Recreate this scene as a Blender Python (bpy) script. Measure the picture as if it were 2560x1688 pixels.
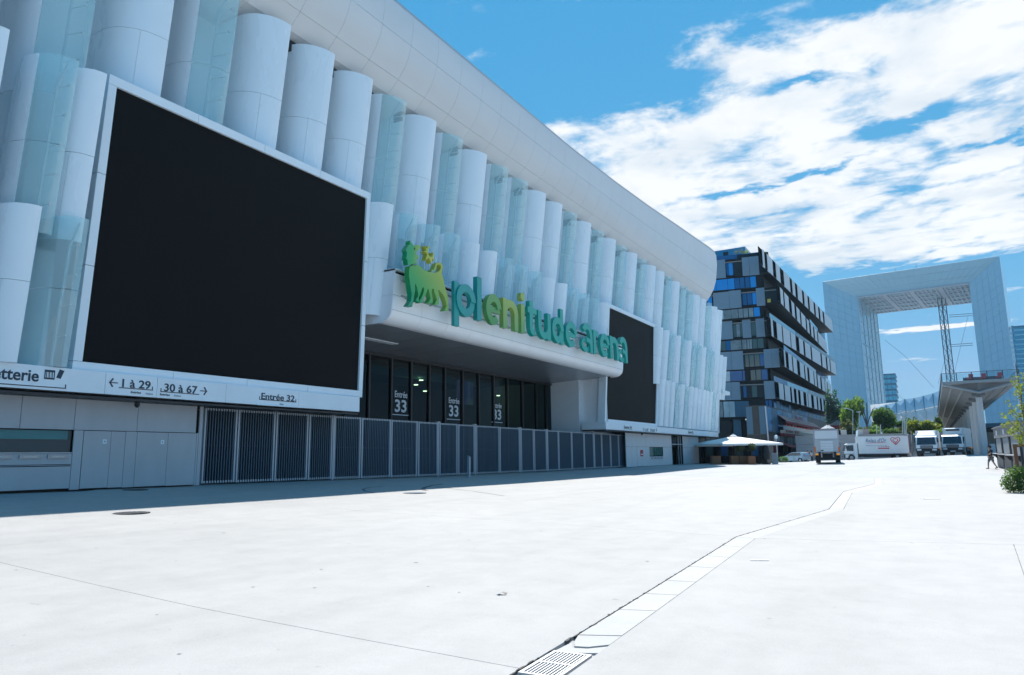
import bpy, bmesh, math, random
import numpy as np
from mathutils import Vector, Matrix
random.seed(7)
for _o in list(bpy.data.objects): bpy.data.objects.remove(_o)
SC = bpy.context.scene
COL = SC.collection
R = math.radians

# ---------------------------------------------------------------- camera
F = 1780.0; CX, CY = 1280.0, 844.0; EYE = 1.6
_d = np.array([(2333-CX)/F, -(1128-CY)/F, -1.0]); _up = np.cross(np.array([1, .0125, 0.]), _d)
_up /= np.linalg.norm(_up); _up = _up if _up[1] > 0 else -_up
_d /= np.linalg.norm(_d); M = np.array([np.cross(_d, _up), _d, _up])
CAM = np.array([0, 0, EYE])
cd = bpy.data.cameras.new('camera'); cam = bpy.data.objects.new('camera', cd); COL.objects.link(cam)
cd.sensor_width = 36; cd.lens = 36*F/2560; cd.clip_start = .1; cd.clip_end = 6000
cam.matrix_world = Matrix.Translation(CAM.tolist()) @ Matrix(M.tolist()).to_4x4()
SC.camera = cam

# ---------------------------------------------------------------- light, sky, exposure
SUN_AZ, SUN_EL = -12.9, 52.0          # azimuth from +Y towards +X, elevation
SC.view_settings.view_transform = 'Standard'; SC.view_settings.look = 'None'
SC.view_settings.exposure = 0.72; SC.view_settings.gamma = 1
SC.view_settings.use_curve_mapping = False
sl = bpy.data.lights.new('sun', 'SUN'); sl.energy = 4.6; sl.angle = R(.5); sl.color = (1, .975, .935)
so = bpy.data.objects.new('sun', sl); COL.objects.link(so)
_s = Vector((math.sin(R(SUN_AZ))*math.cos(R(SUN_EL)), math.cos(R(SUN_AZ))*math.cos(R(SUN_EL)), math.sin(R(SUN_EL))))
so.rotation_euler = _s.to_track_quat('Z', 'Y').to_euler(); so.location = (0, 0, 80)

W = bpy.data.worlds.new('World'); SC.world = W; W.use_nodes = True
nt = W.node_tree; N = nt.nodes; L = nt.links; N.clear()
def nd(t, **k):
    n = N.new(t)
    for a, b in k.items(): setattr(n, a, b)
    return n
def mth(op, a, b=None, c=None, cl=False):
    n = nd('ShaderNodeMath', operation=op); n.use_clamp = cl
    for i, v in enumerate((a, b, c)):
        if v is None: continue
        if isinstance(v, (int, float)): n.inputs[i].default_value = v
        else: L.new(v, n.inputs[i])
    return n.outputs[0]
def sstep(v, a, b):
    n = nd('ShaderNodeMapRange', interpolation_type='SMOOTHSTEP'); L.new(v, n.inputs[0])
    n.inputs[1].default_value = a; n.inputs[2].default_value = b
    return n.outputs[0]
tc = nd('ShaderNodeTexCoord'); sx = nd('ShaderNodeSeparateXYZ'); L.new(tc.outputs['Generated'], sx.inputs[0])
zz = mth('MAXIMUM', sx.outputs[2], .02)
PX = mth('DIVIDE', sx.outputs[0], zz); PY = mth('DIVIDE', sx.outputs[1], zz)
cv = nd('ShaderNodeCombineXYZ'); L.new(PX, cv.inputs[0]); L.new(PY, cv.inputs[1])
def noise(scale, detail, rough, dist=0, off=(0, 0, 0), sc=(1, 1, 1), col=False):
    mp = nd('ShaderNodeMapping'); L.new(cv.outputs[0], mp.inputs[0]); mp.inputs['Location'].default_value = off
    mp.inputs['Scale'].default_value = sc
    n = nd('ShaderNodeTexNoise'); L.new(mp.outputs[0], n.inputs['Vector'])
    n.inputs['Scale'].default_value = scale; n.inputs['Detail'].default_value = detail
    n.inputs['Roughness'].default_value = rough; n.inputs['Distortion'].default_value = dist
    return n.outputs[1] if col else n.outputs[0]
BLOBS = [(-.36, 1.75, .16, .09, .1, .55), (-.1, 1.78, .2, .1, .1, .4), (.2, 1.9, .3, .22, .2, .35), (.42, 1.62, .3, .2, .5, .35), (-.22, 1.98, .15, .05, .25, -.6), (-.52, 1.85, .13, .1, .3, -.5),
         (-.55, 2.75, .13, .05, .1, -.75), (-.3, 2.66, .22, .035, -.35, -.6), (.02, 2.42, .2, .06, -.25, -.75), (.3, 2.7, .16, .05, -.25, -.75), (.2, 3.0, .3, .05, -.2, -.35), (-.62, 1.6, .2, .15, 0, -.5), (-.85, 1.5, .3, .25, 0, -.5),
         (-.55, 3.1, .25, .06, .0, -.3), (.0, 1.55, .25, .1, 0, -.3), (-.1, 6.75, .45, .2, .05, 1.35), (.35, 6.7, .4, .22, .1, 1.4), (.1, 6.1, .3, .12, .0, .9), (.45, 5.4, .25, .25, 0, .9), (-.2, 9.0, .6, .3, .1, .9)]
n1 = noise(3.4, 14, .58, .5, (3.1, 1.7, 0), (1.0, .8, 1)); n2 = noise(11.0, 10, .62, .3, (7, 2, 0), (.7, .9, 1))
fb = mth('ADD', mth('MULTIPLY', mth('SUBTRACT', n1, .5), 2.1), mth('MULTIPLY', mth('SUBTRACT', n2, .5), 1.1))
# warped coordinates so that the large cloud banks have ragged outlines
wv = nd('ShaderNodeSeparateColor'); L.new(noise(4.0, 6, .6, .2, (9, 4, 0), col=True), wv.inputs[0])
WX = mth('ADD', PX, mth('MULTIPLY', mth('SUBTRACT', wv.outputs[0], .5), .45)); WY = mth('ADD', PY, mth('MULTIPLY', mth('SUBTRACT', wv.outputs[1], .5), .5))
def blob(cx, cy, rx, ry, ang, w):
    dx = mth('SUBTRACT', WX, cx); dy = mth('SUBTRACT', WY, cy); c, s = math.cos(ang), math.sin(ang)
    a = mth('DIVIDE', mth('ADD', mth('MULTIPLY', dx, c), mth('MULTIPLY', dy, s)), rx)
    b = mth('DIVIDE', mth('SUBTRACT', mth('MULTIPLY', dy, c), mth('MULTIPLY', dx, s)), ry)
    e = mth('POWER', 2.718, mth('MULTIPLY', mth('ADD', mth('MULTIPLY', a, a), mth('MULTIPLY', b, b)), -1))
    return mth('MULTIPLY', e, w)
front = sstep(PY, 1.0, 1.5)
WYL = mth('ADD', mth('SUBTRACT', PY, mth('MULTIPLY', PX, .12)), mth('MULTIPLY', mth('SUBTRACT', wv.outputs[1], .5), .9))
cover = mth('SUBTRACT', mth('MULTIPLY', sstep(WY, 1.70, 2.02), .61), mth('MULTIPLY', sstep(WYL, 4.0, 4.55), 1.35))
for b in BLOBS:
    cover = mth('ADD', cover, blob(*b))
cover = mth('SUBTRACT', cover, mth('MULTIPLY', mth('SUBTRACT', 1, front), .12))
dens = mth('ADD', fb, cover)
cloud = sstep(dens, .0, .72)
shade = sstep(noise(2.2, 6, .55, .3, (1, 5, 2)), .42, .68)
sky = nd('ShaderNodeTexSky', sky_type='NISHITA'); sky.sun_disc = False
sky.sun_elevation = R(SUN_EL); sky.sun_rotation = R(SUN_AZ); sky.altitude = 50; sky.air_density = 1.0; sky.dust_density = 0; sky.ozone_density = 6.0
sp = nd('ShaderNodeSeparateColor'); L.new(sky.outputs[0], sp.inputs[0]); tint = nd('ShaderNodeCombineColor')
for i_, (k_, p_) in enumerate(((.33, 1.12), (1.70, .33), (3.35, .17))):      # deep polarised blue of the photograph
    L.new(mth('MINIMUM', mth('MULTIPLY', mth('POWER', sp.outputs[i_], p_), k_), (1.85, 9, 9)[i_]), tint.inputs[i_])
cc = nd('ShaderNodeMix', data_type='RGBA'); L.new(shade, cc.inputs[0])
cc.inputs[6].default_value = (5.95, 6.1, 6.25, 1); cc.inputs[7].default_value = (4.5, 5.0, 5.5, 1)
mx = nd('ShaderNodeMix', data_type='RGBA'); L.new(cloud, mx.inputs[0]); L.new(tint.outputs[0], mx.inputs[6]); L.new(cc.outputs[2], mx.inputs[7])
bg = nd('ShaderNodeBackground'); L.new(mx.outputs[2], bg.inputs[0]); bg.inputs[1].default_value = .1
wo = nd('ShaderNodeOutputWorld'); L.new(bg.outputs[0], wo.inputs[0])

# ---------------------------------------------------------------- pixel rays of the photograph (2560 wide)
def ray(u, v): return M @ np.array([(u-CX)/F, -(v-CY)/F, -1.0])
def atx(u, v, x): r = ray(u, v); return CAM + r*(x/r[0])
def aty(u, v, y): r = ray(u, v); return CAM + r*(y/r[1])
def atz(u, v, z): r = ray(u, v); return CAM + r*((z-EYE)/r[2])
def atd(u, v, d): return CAM + ray(u, v)*d

# ---------------------------------------------------------------- terrain
_cp = [(0, 0, 0), (10, 0, 0), (-6, 3, .05), (6, 10, .02), (-3, 5, 0), (0, 12, .05), (-24.5, -6, .85), (-24.5, 4, .8), (-24.5, 11, .74), (-24.5, 17.8, .66), (-24.5, 24.6, .61), (-24.5, 42, .5),
       (-24.5, 55, .5), (-24.5, 70, .5), (-24.5, 85, .5), (-17.5, 7, .44), (-17.5, 15.5, .36), (-17.2, 30, .28), (-16.6, 50, .23), (3.95, 69.4, .31), (-10, 84.7, .33),
       (-20.3, 78.7, .45), (-17, 80.6, .4), (-17.8, 114, .15), (-11.2, 120.4, .32), (-4.8, 119.3, .61), (-1.55, 104.8, .92), (1.56, 108.9, 1.05), (5.5, 108.9, 1.1),
       (2.1, 28.5, .2), (4.1, 63, .25), (-8, -30, 0), (30, -30, 0), (40, 20, .2), (-40, -40, .8), (-45, 60, .6), (40, 90, .8), (12, 40, .25), (-30, 150, .5), (30, 150, 1.0), (0, 150, .8)]
_c = np.array(_cp); _TN = len(_c)
def _phi(r): return np.where(r > 1e-9, r*r*np.log(r+1e-9), 0)
_A = np.zeros((_TN+3, _TN+3)); _dd = np.linalg.norm(_c[:, None, :2]-_c[None, :, :2], axis=2)
_A[:_TN, :_TN] = _phi(_dd) + np.eye(_TN)*20; _A[:_TN, _TN] = 1; _A[:_TN, _TN+1:] = _c[:, :2]; _A[_TN:, :_TN] = _A[:_TN, _TN:].T
_TW = np.linalg.solve(_A, np.concatenate([_c[:, 2], np.zeros(3)]))
def gz(xy):
    xy = np.atleast_2d(np.asarray(xy, float))[:, :2]
    q = np.stack([np.clip(xy[:, 0], -45, 40), np.clip(xy[:, 1], -40, 150)], 1)
    r = np.linalg.norm(q[:, None]-_c[None, :, :2], axis=2)
    return np.clip(_phi(r) @ _TW[:_TN] + _TW[_TN] + q @ _TW[_TN+1:], -.2, 1.3)
def g(x, y): return float(gz([(x, y)])[0])
def G(u, v):
    z = .2
    for _ in range(25):
        p = atz(u, v, z); z = .5*z + .5*g(p[0], p[1])
    return np.array([p[0], p[1], g(p[0], p[1])])

# ---------------------------------------------------------------- materials
MATS = {}
def mat(name, col, rough=.5, metal=0., var=.0, vscale=2., bump=0., bscale=40., stretch=(1, 1, 1), emit=0, alpha=1, spec=.5):
    m = bpy.data.materials.new(name); m.use_nodes = True; t = m.node_tree; p = t.nodes['Principled BSDF']
    c = (*col, 1); p.inputs['Base Color'].default_value = c; p.inputs['Roughness'].default_value = rough; p.inputs['Metallic'].default_value = metal
    p.inputs['Specular IOR Level'].default_value = spec
    tcn = t.nodes.new('ShaderNodeTexCoord'); mp = t.nodes.new('ShaderNodeMapping'); t.links.new(tcn.outputs['Object'], mp.inputs[0]); mp.inputs['Scale'].default_value = stretch
    if var:
        n = t.nodes.new('ShaderNodeTexNoise'); n.inputs['Scale'].default_value = vscale; n.inputs['Detail'].default_value = 6; n.inputs['Roughness'].default_value = .6
        t.links.new(mp.outputs[0], n.inputs['Vector']); x = t.nodes.new('ShaderNodeMix'); x.data_type = 'RGBA'
        x.inputs[6].default_value = (*[v*(1-var) for v in col], 1); x.inputs[7].default_value = (*[min(1, v*(1+var)) for v in col], 1)
        rr = t.nodes.new('ShaderNodeMapRange'); rr.inputs[1].default_value = .3; rr.inputs[2].default_value = .7
        t.links.new(n.outputs[0], rr.inputs[0]); t.links.new(rr.outputs[0], x.inputs[0]); t.links.new(x.outputs[2], p.inputs['Base Color'])
        r2 = t.nodes.new('ShaderNodeMapRange'); r2.inputs[3].default_value = max(0, rough-.06); r2.inputs[4].default_value = min(1, rough+.08)
        t.links.new(n.outputs[0], r2.inputs[0]); t.links.new(r2.outputs[0], p.inputs['Roughness'])
    if bump:
        n = t.nodes.new('ShaderNodeTexNoise'); n.inputs['Scale'].default_value = bscale; n.inputs['Detail'].default_value = 4
        t.links.new(mp.outputs[0], n.inputs['Vector']); b = t.nodes.new('ShaderNodeBump'); b.inputs['Strength'].default_value = bump; b.inputs['Distance'].default_value = .02
        t.links.new(n.outputs[0], b.inputs['Height']); t.links.new(b.outputs[0], p.inputs['Normal'])
    if emit:
        p.inputs['Emission Color'].default_value = c; p.inputs['Emission Strength'].default_value = emit
    MATS[name] = m; return m
def glassmat(name, tint, refl=.08, diff=.0, dcol=(.5, .6, .62), rough=.02, wav=0, blend=.25):
    m = bpy.data.materials.new(name); m.use_nodes = True; t = m.node_tree; t.nodes.clear()
    o = t.nodes.new('ShaderNodeOutputMaterial'); tr = t.nodes.new('ShaderNodeBsdfTransparent'); tr.inputs[0].default_value = (*tint, 1)
    gl = t.nodes.new('ShaderNodeBsdfGlossy'); gl.inputs['Roughness'].default_value = rough
    fr = t.nodes.new('ShaderNodeLayerWeight'); fr.inputs[0].default_value = blend
    mr = t.nodes.new('ShaderNodeMapRange'); mr.inputs[3].default_value = refl; mr.inputs[4].default_value = 1
    geo = t.nodes.new('ShaderNodeNewGeometry'); inv = t.nodes.new('ShaderNodeMath'); inv.operation = 'SUBTRACT'; inv.inputs[0].default_value = 1; t.links.new(geo.outputs['Backfacing'], inv.inputs[1])
    fm = t.nodes.new('ShaderNodeMath'); fm.operation = 'MULTIPLY'
    t.links.new(fr.outputs['Fresnel'], mr.inputs[0]); t.links.new(mr.outputs[0], fm.inputs[0]); t.links.new(inv.outputs[0], fm.inputs[1])
    last = tr.outputs[0]
    if diff:
        df = t.nodes.new('ShaderNodeBsdfDiffuse'); df.inputs[0].default_value = (*dcol, 1)
        x = t.nodes.new('ShaderNodeMixShader'); x.inputs[0].default_value = diff; t.links.new(last, x.inputs[1]); t.links.new(df.outputs[0], x.inputs[2]); last = x.outputs[0]
    if wav:
        tcn = t.nodes.new('ShaderNodeTexCoord'); n = t.nodes.new('ShaderNodeTexNoise'); n.inputs['Scale'].default_value = 1.3; n.inputs['Detail'].default_value = 1
        t.links.new(tcn.outputs['Object'], n.inputs['Vector']); b = t.nodes.new('ShaderNodeBump'); b.inputs['Strength'].default_value = wav; b.inputs['Distance'].default_value = .05
        t.links.new(n.outputs[0], b.inputs['Height']); t.links.new(b.outputs[0], gl.inputs['Normal'])
    x = t.nodes.new('ShaderNodeMixShader'); t.links.new(fm.outputs[0], x.inputs[0]); t.links.new(last, x.inputs[1]); t.links.new(gl.outputs[0], x.inputs[2])
    t.links.new(x.outputs[0], o.inputs[0]); MATS[name] = m; return m

mat('white_panel', (.76, .86, .915), .27, 0, .03, .7, .0, stretch=(1, 1, .25), spec=.75)
mat('roof_panel', (.66, .69, .70), .42, .0, .035, .5, stretch=(1, .3, 1))
mat('roof_backing', (.12, .12, .125), .6)
mat('white_trim', (.76, .85, .90), .4, 0, .03, 1)
mat('band_white', (.78, .85, .89), .35, 0, .03, .8)
mat('wall_panel', (.42, .44, .46), .5, 0, .06, 1.2, stretch=(1, 1, .4))
mat('canopy_white', (.87, .90, .92), .32, 0, .03, .6)
mat('soffit_metal', (.36, .39, .43), .3, .5, .06, 1.5, stretch=(.3, 3, 1))
mat('soffit_joint', (.16, .18, .2), .6)
mat('grey_metal', (.44, .47, .5), .42, .3, .05, 3)
mat('fence_steel', (.40, .44, .48), .45, .25, .05, 3)
mat('slat_steel', (.085, .14, .19), .5, .2, .05, 3)
mat('dark_metal', (.025, .027, .03), .5, .1)
mat('black_screen', (.006, .0065, .007), .6, spec=.12, var=.08, vscale=.6)
mat('flat_black', (.012, .013, .014), .9)
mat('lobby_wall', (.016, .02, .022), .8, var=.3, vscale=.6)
mat('ink', (.02, .045, .07), .6)
mat('ink_grey', (.28, .35, .42), .6)
mat('frost', (.62, .7, .76), .7)
mat('inner_wall', (.74, .80, .83), .7)
mat('manhole', (.16, .15, .15), .7, .3, .1, 8, .3, 60)
mat('red_paint', (.5, .03, .03), .5)
glassmat('scale_glass', (.88, .965, .975), .06, .26, (.66, .90, .93), .03, .25)
glassmat('dark_glass', (.30, .44, .45), .02, 0, rough=.01, wav=.3, blend=.12)
glassmat('clear_glass', (.8, .9, .92), .06)
glassmat('hotel_glass', (.12, .16, .2), .16, 0, rough=.01, wav=.5)

def concrete(name, base, speck=.06, big=.09):
    m = mat(name, base, .82); t = m.node_tree; p = t.nodes['Principled BSDF']
    tcn = t.nodes.new('ShaderNodeNewGeometry')
    def nz(s, d, r, sc=(1, 1, 1)):
        mp = t.nodes.new('ShaderNodeMapping'); t.links.new(tcn.outputs['Position'], mp.inputs[0]); mp.inputs['Scale'].default_value = sc
        n = t.nodes.new('ShaderNodeTexNoise'); n.inputs['Scale'].default_value = s; n.inputs['Detail'].default_value = d; n.inputs['Roughness'].default_value = r
        t.links.new(mp.outputs[0], n.inputs['Vector']); return n.outputs[0]
    def mr(v, a, b, c, d):
        n = t.nodes.new('ShaderNodeMapRange'); t.links.new(v, n.inputs[0])
        for i, q in enumerate((a, b, c, d)): n.inputs[i+1].default_value = q
        return n.outputs[0]
    def mul(a, b):
        n = t.nodes.new('ShaderNodeMath'); n.operation = 'MULTIPLY'; t.links.new(a, n.inputs[0]); t.links.new(b, n.inputs[1]); return n.outputs[0]
    a = mr(nz(.22, 8, .62, (1, .55, 1)), .34, .66, 1-big, 1+big*.6)
    b = mr(nz(70, 3, .7), .3, .7, 1-speck, 1+speck)
    c = mr(nz(1.6, 10, .68), .36, .6, 1-big*.8, 1.03)
    s = mr(nz(5.5, 2, .5), .74, .78, 1, .8)      # small dark stains
    w = mr(nz(.5, 3, .5, (2.2, .18, 1)), .5, .72, 1, .93)   # faint tyre-wide bands
    k = mul(mul(mul(mul(a, b), c), s), w)
    v = t.nodes.new('ShaderNodeVectorMath'); v.operation = 'SCALE'; v.inputs[0].default_value = base; t.links.new(k, v.inputs['Scale'])
    t.links.new(v.outputs[0], p.inputs['Base Color'])
    bp = t.nodes.new('ShaderNodeBump'); bp.inputs['Strength'].default_value = .25; bp.inputs['Distance'].default_value = .01; t.links.new(nz(55, 4, .7), bp.inputs['Height']); t.links.new(bp.outputs[0], p.inputs['Normal'])
    return m
concrete('concrete', (.386, .370, .352), .08, .075); concrete('concrete_smooth', (.425, .412, .395), .05, .05); concrete('paver', (.37, .37, .37), .05, .1); concrete('joint_dirt', (.07, .066, .06), .3, .2)

# ---------------------------------------------------------------- mesh helpers
class MB:
    def __init__(s): s.v = []; s.f = []
    def add(s, vs, fs):
        n = len(s.v); s.v += [tuple(float(c) for c in p) for p in vs]; s.f += [tuple(i+n for i in f) for f in fs]; return s
    def box(s, x0, x1, y0, y1, z0, z1):
        return s.add([(x0, y0, z0), (x1, y0, z0), (x1, y1, z0), (x0, y1, z0), (x0, y0, z1), (x1, y0, z1), (x1, y1, z1), (x0, y1, z1)],
                     [(0, 3, 2, 1), (4, 5, 6, 7), (0, 1, 5, 4), (1, 2, 6, 5), (2, 3, 7, 6), (3, 0, 4, 7)])
    def hexa(s, a, b):   # two matching polygons joined
        n = len(a); return s.add(list(a)+list(b), [tuple(range(n))[::-1], tuple(range(n, 2*n))]+[(i, (i+1) % n, n+(i+1) % n, n+i) for i in range(n)])
    def prism(s, poly, h0, h1, ax='z'):
        def P(a, b, h): return (a, b, h) if ax == 'z' else ((h, a, b) if ax == 'x' else (a, h, b))
        return s.hexa([P(a, b, h0) for a, b in poly], [P(a, b, h1) for a, b in poly])
    def tube(s, p0, p1, r, r2=None, n=8):
        p0 = Vector(p0); p1 = Vector(p1); r2 = r if r2 is None else r2; d = p1-p0
        if d.length < 1e-6: return s
        q = d.to_track_quat('Z', 'Y')
        A = [p0+q @ Vector((r*math.cos(2*math.pi*i/n), r*math.sin(2*math.pi*i/n), 0)) for i in range(n)]
        B = [p1+q @ Vector((r2*math.cos(2*math.pi*i/n), r2*math.sin(2*math.pi*i/n), 0)) for i in range(n)]
        return s.hexa(A, B)
    def path(s, pts, r, n=6):
        for a, b in zip(pts[:-1], pts[1:]): s.tube(a, b, r, r, n)
        return s
    def build(s, name, m, parent=None, world=False, smooth=False, kind=None, label=None):
        me = bpy.data.meshes.new(name); v = s.v
        if world and parent is not None:
            l = parent.location; v = [(a-l.x, b-l.y, c-l.z) for a, b, c in v]
        me.from_pydata(v, [], s.f); me.update()
        bm = bmesh.new(); bm.from_mesh(me); bmesh.ops.recalc_face_normals(bm, faces=bm.faces); bm.to_mesh(me); bm.free()
        for mm in (m if isinstance(m, (list, tuple)) else [m]): me.materials.append(MATS[mm] if isinstance(mm, str) else mm)
        if smooth:
            me.polygons.foreach_set('use_smooth', [True]*len(me.polygons)); me.set_sharp_from_angle(angle=R(35))
        return link(name, me, parent, kind=kind, label=label)
def link(name, me, parent=None, loc=None, kind=None, label=None):
    o = bpy.data.objects.new(name, me); COL.objects.link(o)
    if parent is not None: o.parent = parent
    if loc is not None: o.location = loc
    if kind: o['kind'] = kind
    if label: o['label'] = label
    return o
def thing(name, label, cat, loc=(0, 0, 0), rz=0, group=None):
    o = bpy.data.objects.new(name, None); COL.objects.link(o); o.location = [float(c) for c in loc]; o.rotation_euler = (0, 0, rz); o.empty_display_size = .3
    return tag(o, label, cat, group)
def tag(o, label, cat, group=None):
    o['label'] = label; o['category'] = cat
    if group: o['group'] = group
    return o
def copy_tree(o, parent=None):
    c = o.copy(); COL.objects.link(c)
    if parent is not None: c.parent = parent
    for ch in list(o.children): copy_tree(ch, c)
    return c
def struct(o): o['kind'] = 'structure'; return o

def text_mesh(body, off=0., shear=0, depth=.0):
    cu = bpy.data.curves.new('t', 'FONT'); cu.body = body; cu.size = 1; cu.offset = off; cu.extrude = depth; cu.shear = shear; cu.resolution_u = 3
    ob = bpy.data.objects.new('t', cu); COL.objects.link(ob)
    bpy.context.view_layer.update()
    me = bpy.data.meshes.new_from_object(ob.evaluated_get(bpy.context.evaluated_depsgraph_get()))
    bpy.data.objects.remove(ob); return me
def put_text(name, body, org, right, up, w, h, m, parent=None, off=.012, shear=0, depth=.01):
    """flat raised lettering: lower-left corner org, unit vectors right/up, fits w x h (cap height incl. accents)"""
    me = text_mesh(body, off, shear, 0.5); co = np.array([v.co[:] for v in me.vertices])
    if len(co) == 0: return None
    lo, hi = co.min(0), co.max(0); r = np.array(right, float); u = np.array(up, float); nrm = np.cross(r, u); org = np.array(org, float)
    if parent is not None: org = org-np.array(parent.location[:])
    sx_ = w/(hi[0]-lo[0]); sy_ = h/(hi[1]-lo[1]) if h else sx_
    for v, c in zip(me.vertices, co):
        v.co = (org + r*(c[0]-lo[0])*sx_ + u*(c[1]-lo[1])*sy_ + nrm*(c[2]*depth*1.0+depth*.5)).tolist()
    me.materials.clear(); me.materials.append(MATS[m] if isinstance(m, str) else m); me.update(); me.name = name
    return link(name, me, parent)
def facade_text(name, body, X, u0, v0, u1, hgt, m, parent=None, **k):
    a = atx(u0, v0, X); b = atx(u1, v0, X); return put_text(name, body, (X, a[1], a[2]), (0, 1, 0), (0, 0, 1), b[1]-a[1], hgt, m, parent, **k)

# ================================================================ GROUND
def axis(a, b, fine0, fine1, s, big):
    o = []; x = a
    while x < b:
        o.append(x); x += s if fine0 <= x < fine1 else big
        if len(o) and o[-1] < fine0 < x: x = fine0
    return o+[b]
gx = axis(-660, 660, -48, 48, 1.5, 60); gy = axis(-140, 740, -20, 156, 1.5, 50)
GXY = np.array([(x, y) for y in gy for x in gx]); Z = gz(GXY)
CLp = [(1274, 1688), (1840.5, 1341.9), (2072, 1273), (2109, 1228.6), (2186.6, 1210), (2186.6, 1196)]
CRp = [(1417, 1688), (1889, 1346), (2109, 1273), (2131, 1231.5), (2205, 1211.5), (2205, 1196)]
CLw = [G(*p)[:2] for p in CLp]; CRw = [G(*p)[:2] for p in CRp]
YE = float(CLw[-1][1])
def sm(x, a, b): t = np.clip((x-a)/(b-a), 0, 1); return t*t*(3-2*t)
Zs = Z - .03*(1-sm(GXY[:, 1], YE, YE+6))*(np.abs(GXY[:, 0]) < 50)
nx = len(gx)
gb = MB(); gb.v = [(x, y, z) for (x, y), z in zip(GXY, Zs)]
gb.f = [(j*nx+i, j*nx+i+1, (j+1)*nx+i+1, (j+1)*nx+i) for j in range(len(gy)-1) for i in range(nx-1)]
ground = gb.build('ground', 'paver', smooth=True); struct(ground)
def inset(poly, d):
    n = len(poly); P = [np.array(p, float)[:2] for p in poly]
    ar = sum(P[i][0]*P[(i+1) % n][1]-P[(i+1) % n][0]*P[i][1] for i in range(n))
    if ar < 0: P = P[::-1]
    o = []
    for i in range(n):
        e0 = P[i]-P[i-1]; e1 = P[(i+1) % n]-P[i]; n0 = np.array([-e0[1], e0[0]])/np.linalg.norm(e0); n1_ = np.array([-e1[1], e1[0]])/np.linalg.norm(e1)
        k = n0+n1_; o.append(P[i]+k*d/max(.3, (k@n0)))
    return o
def slab(name, poly, m, gap=.0045, th=.03, top=0., cell=1.5, parent=None):
    P = inset(poly, gap) if gap else poly
    bm = bmesh.new(); bm.faces.new([bm.verts.new((p[0], p[1], 0)) for p in P])
    if cell:
        for ax in (0, 1):
            lo = min(p[ax] for p in P); hi = max(p[ax] for p in P); c = math.ceil(lo/cell)*cell
            while c < hi:
                no = (1, 0, 0) if ax == 0 else (0, 1, 0); co = (c, 0, 0) if ax == 0 else (0, c, 0)
                bmesh.ops.bisect_plane(bm, geom=bm.verts[:]+bm.edges[:]+bm.faces[:], plane_co=co, plane_no=no, dist=1e-5); c += cell
    for f in bm.faces:
        if f.normal.z < 0: f.normal_flip()
    bmesh.ops.triangulate(bm, faces=bm.faces[:])
    zs = gz([(v.co.x, v.co.y) for v in bm.verts])
    for v, z in zip(bm.verts, zs): v.co.z = z+top
    be = [e for e in bm.edges if e.is_boundary]
    r = bmesh.ops.extrude_edge_only(bm, edges=be)
    for v in r['geom']:
        if isinstance(v, bmesh.types.BMVert): v.co.z -= th
    me = bpy.data.meshes.new(name); bm.to_mesh(me); bm.free(); me.materials.append(MATS[m])
    return link(name, me, parent)
def ext(a, b, t): return a+(b-a)*t
cl0 = ext(CLw[1], CLw[0], 1.45); cr0 = ext(CRw[1], CRw[0], 1.45)
A1 = ext(CLw[0], CLw[1], .02); A2 = G(486, 1517)[:2]; A3 = G(17, 1410)[:2]; A4 = ext(A2, A3, 2.2)
B2 = G(1360, 1307)[:2]; B3 = G(669, 1258)[:2]; B4 = ext(B2, B3, 1.9)
C2 = G(2560, 1362)[:2]; C3 = ext(CRw[1], C2, 4); D1 = ext(CRw[1], C2, .965); D2 = G(2560, 1437)[:2]; D3 = ext(D1, D2, 4.5)
v2 = lambda x, y: np.array([x, y], float)
slab('paving_slab', [cl0, A1, A2, A3, A4, v2(-25, -9), v2(cl0[0], -9)], 'concrete', parent=ground)
slab('paving_slab', [A1, CLw[1], B2, B3, B4, A4, A3, A2], 'concrete', parent=ground)
slab('paving_slab', [CLw[1], CLw[2], CLw[3], CLw[4], CLw[5], v2(-25.5, YE), B4, B3, B2], 'concrete', parent=ground)
slab('paving_slab', [cr0, CRw[0], CRw[1], D1, D3, v2(cr0[0], D3[1])], 'concrete', parent=ground)
slab('paving_slab', [D1, C3, v2(C3[0], D3[1]), D3], 'concrete', parent=ground)
slab('paving_slab', [CRw[1], CRw[2], CRw[3], CRw[4], CRw[5], v2(38, YE), C3, D1], 'concrete', parent=ground)
# drainage channel: smooth stones between the slabs
cuts = [0, .075, .145, .27, .37, .47, .6, .72, .86, 1.0]
segs = [(ext(CLw[0], CLw[1], a), ext(CLw[0], CLw[1], b), ext(CRw[0], CRw[1], b), ext(CRw[0], CRw[1], a)) for a, b in zip(cuts[2:-1], cuts[3:])]
for i in range(1, 5):
    k = 3 if i == 1 else 1
    for j in range(k):
        a, b = j/k, (j+1)/k
        segs.append((ext(CLw[i], CLw[i+1], a), ext(CLw[i], CLw[i+1], b), ext(CRw[i], CRw[i+1], b), ext(CRw[i], CRw[i+1], a)))
for s in segs: slab('channel_stone', list(s), 'concrete_smooth', gap=.008, top=-.004, cell=0, parent=ground)
# broken piece by the grate
q = lambda a, b: ext(CLw[0], CLw[1], a)*(1-b)+ext(CRw[0], CRw[1], a)*b
slab('channel_stone', [q(.145, 0), q(.145, 1), q(.108, 1), q(.098, .62), q(.1, .3), q(.122, .12)], 'concrete_smooth', gap=.008, top=-.006, cell=0, parent=ground)
slab('channel_stone', [q(.1195, .1), q(.0982, .3), q(.0963, .62), q(.1063, 1), q(.078, 1), q(.078, 0)], 'concrete_smooth', gap=.009, top=-.012, cell=0, parent=ground)
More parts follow.
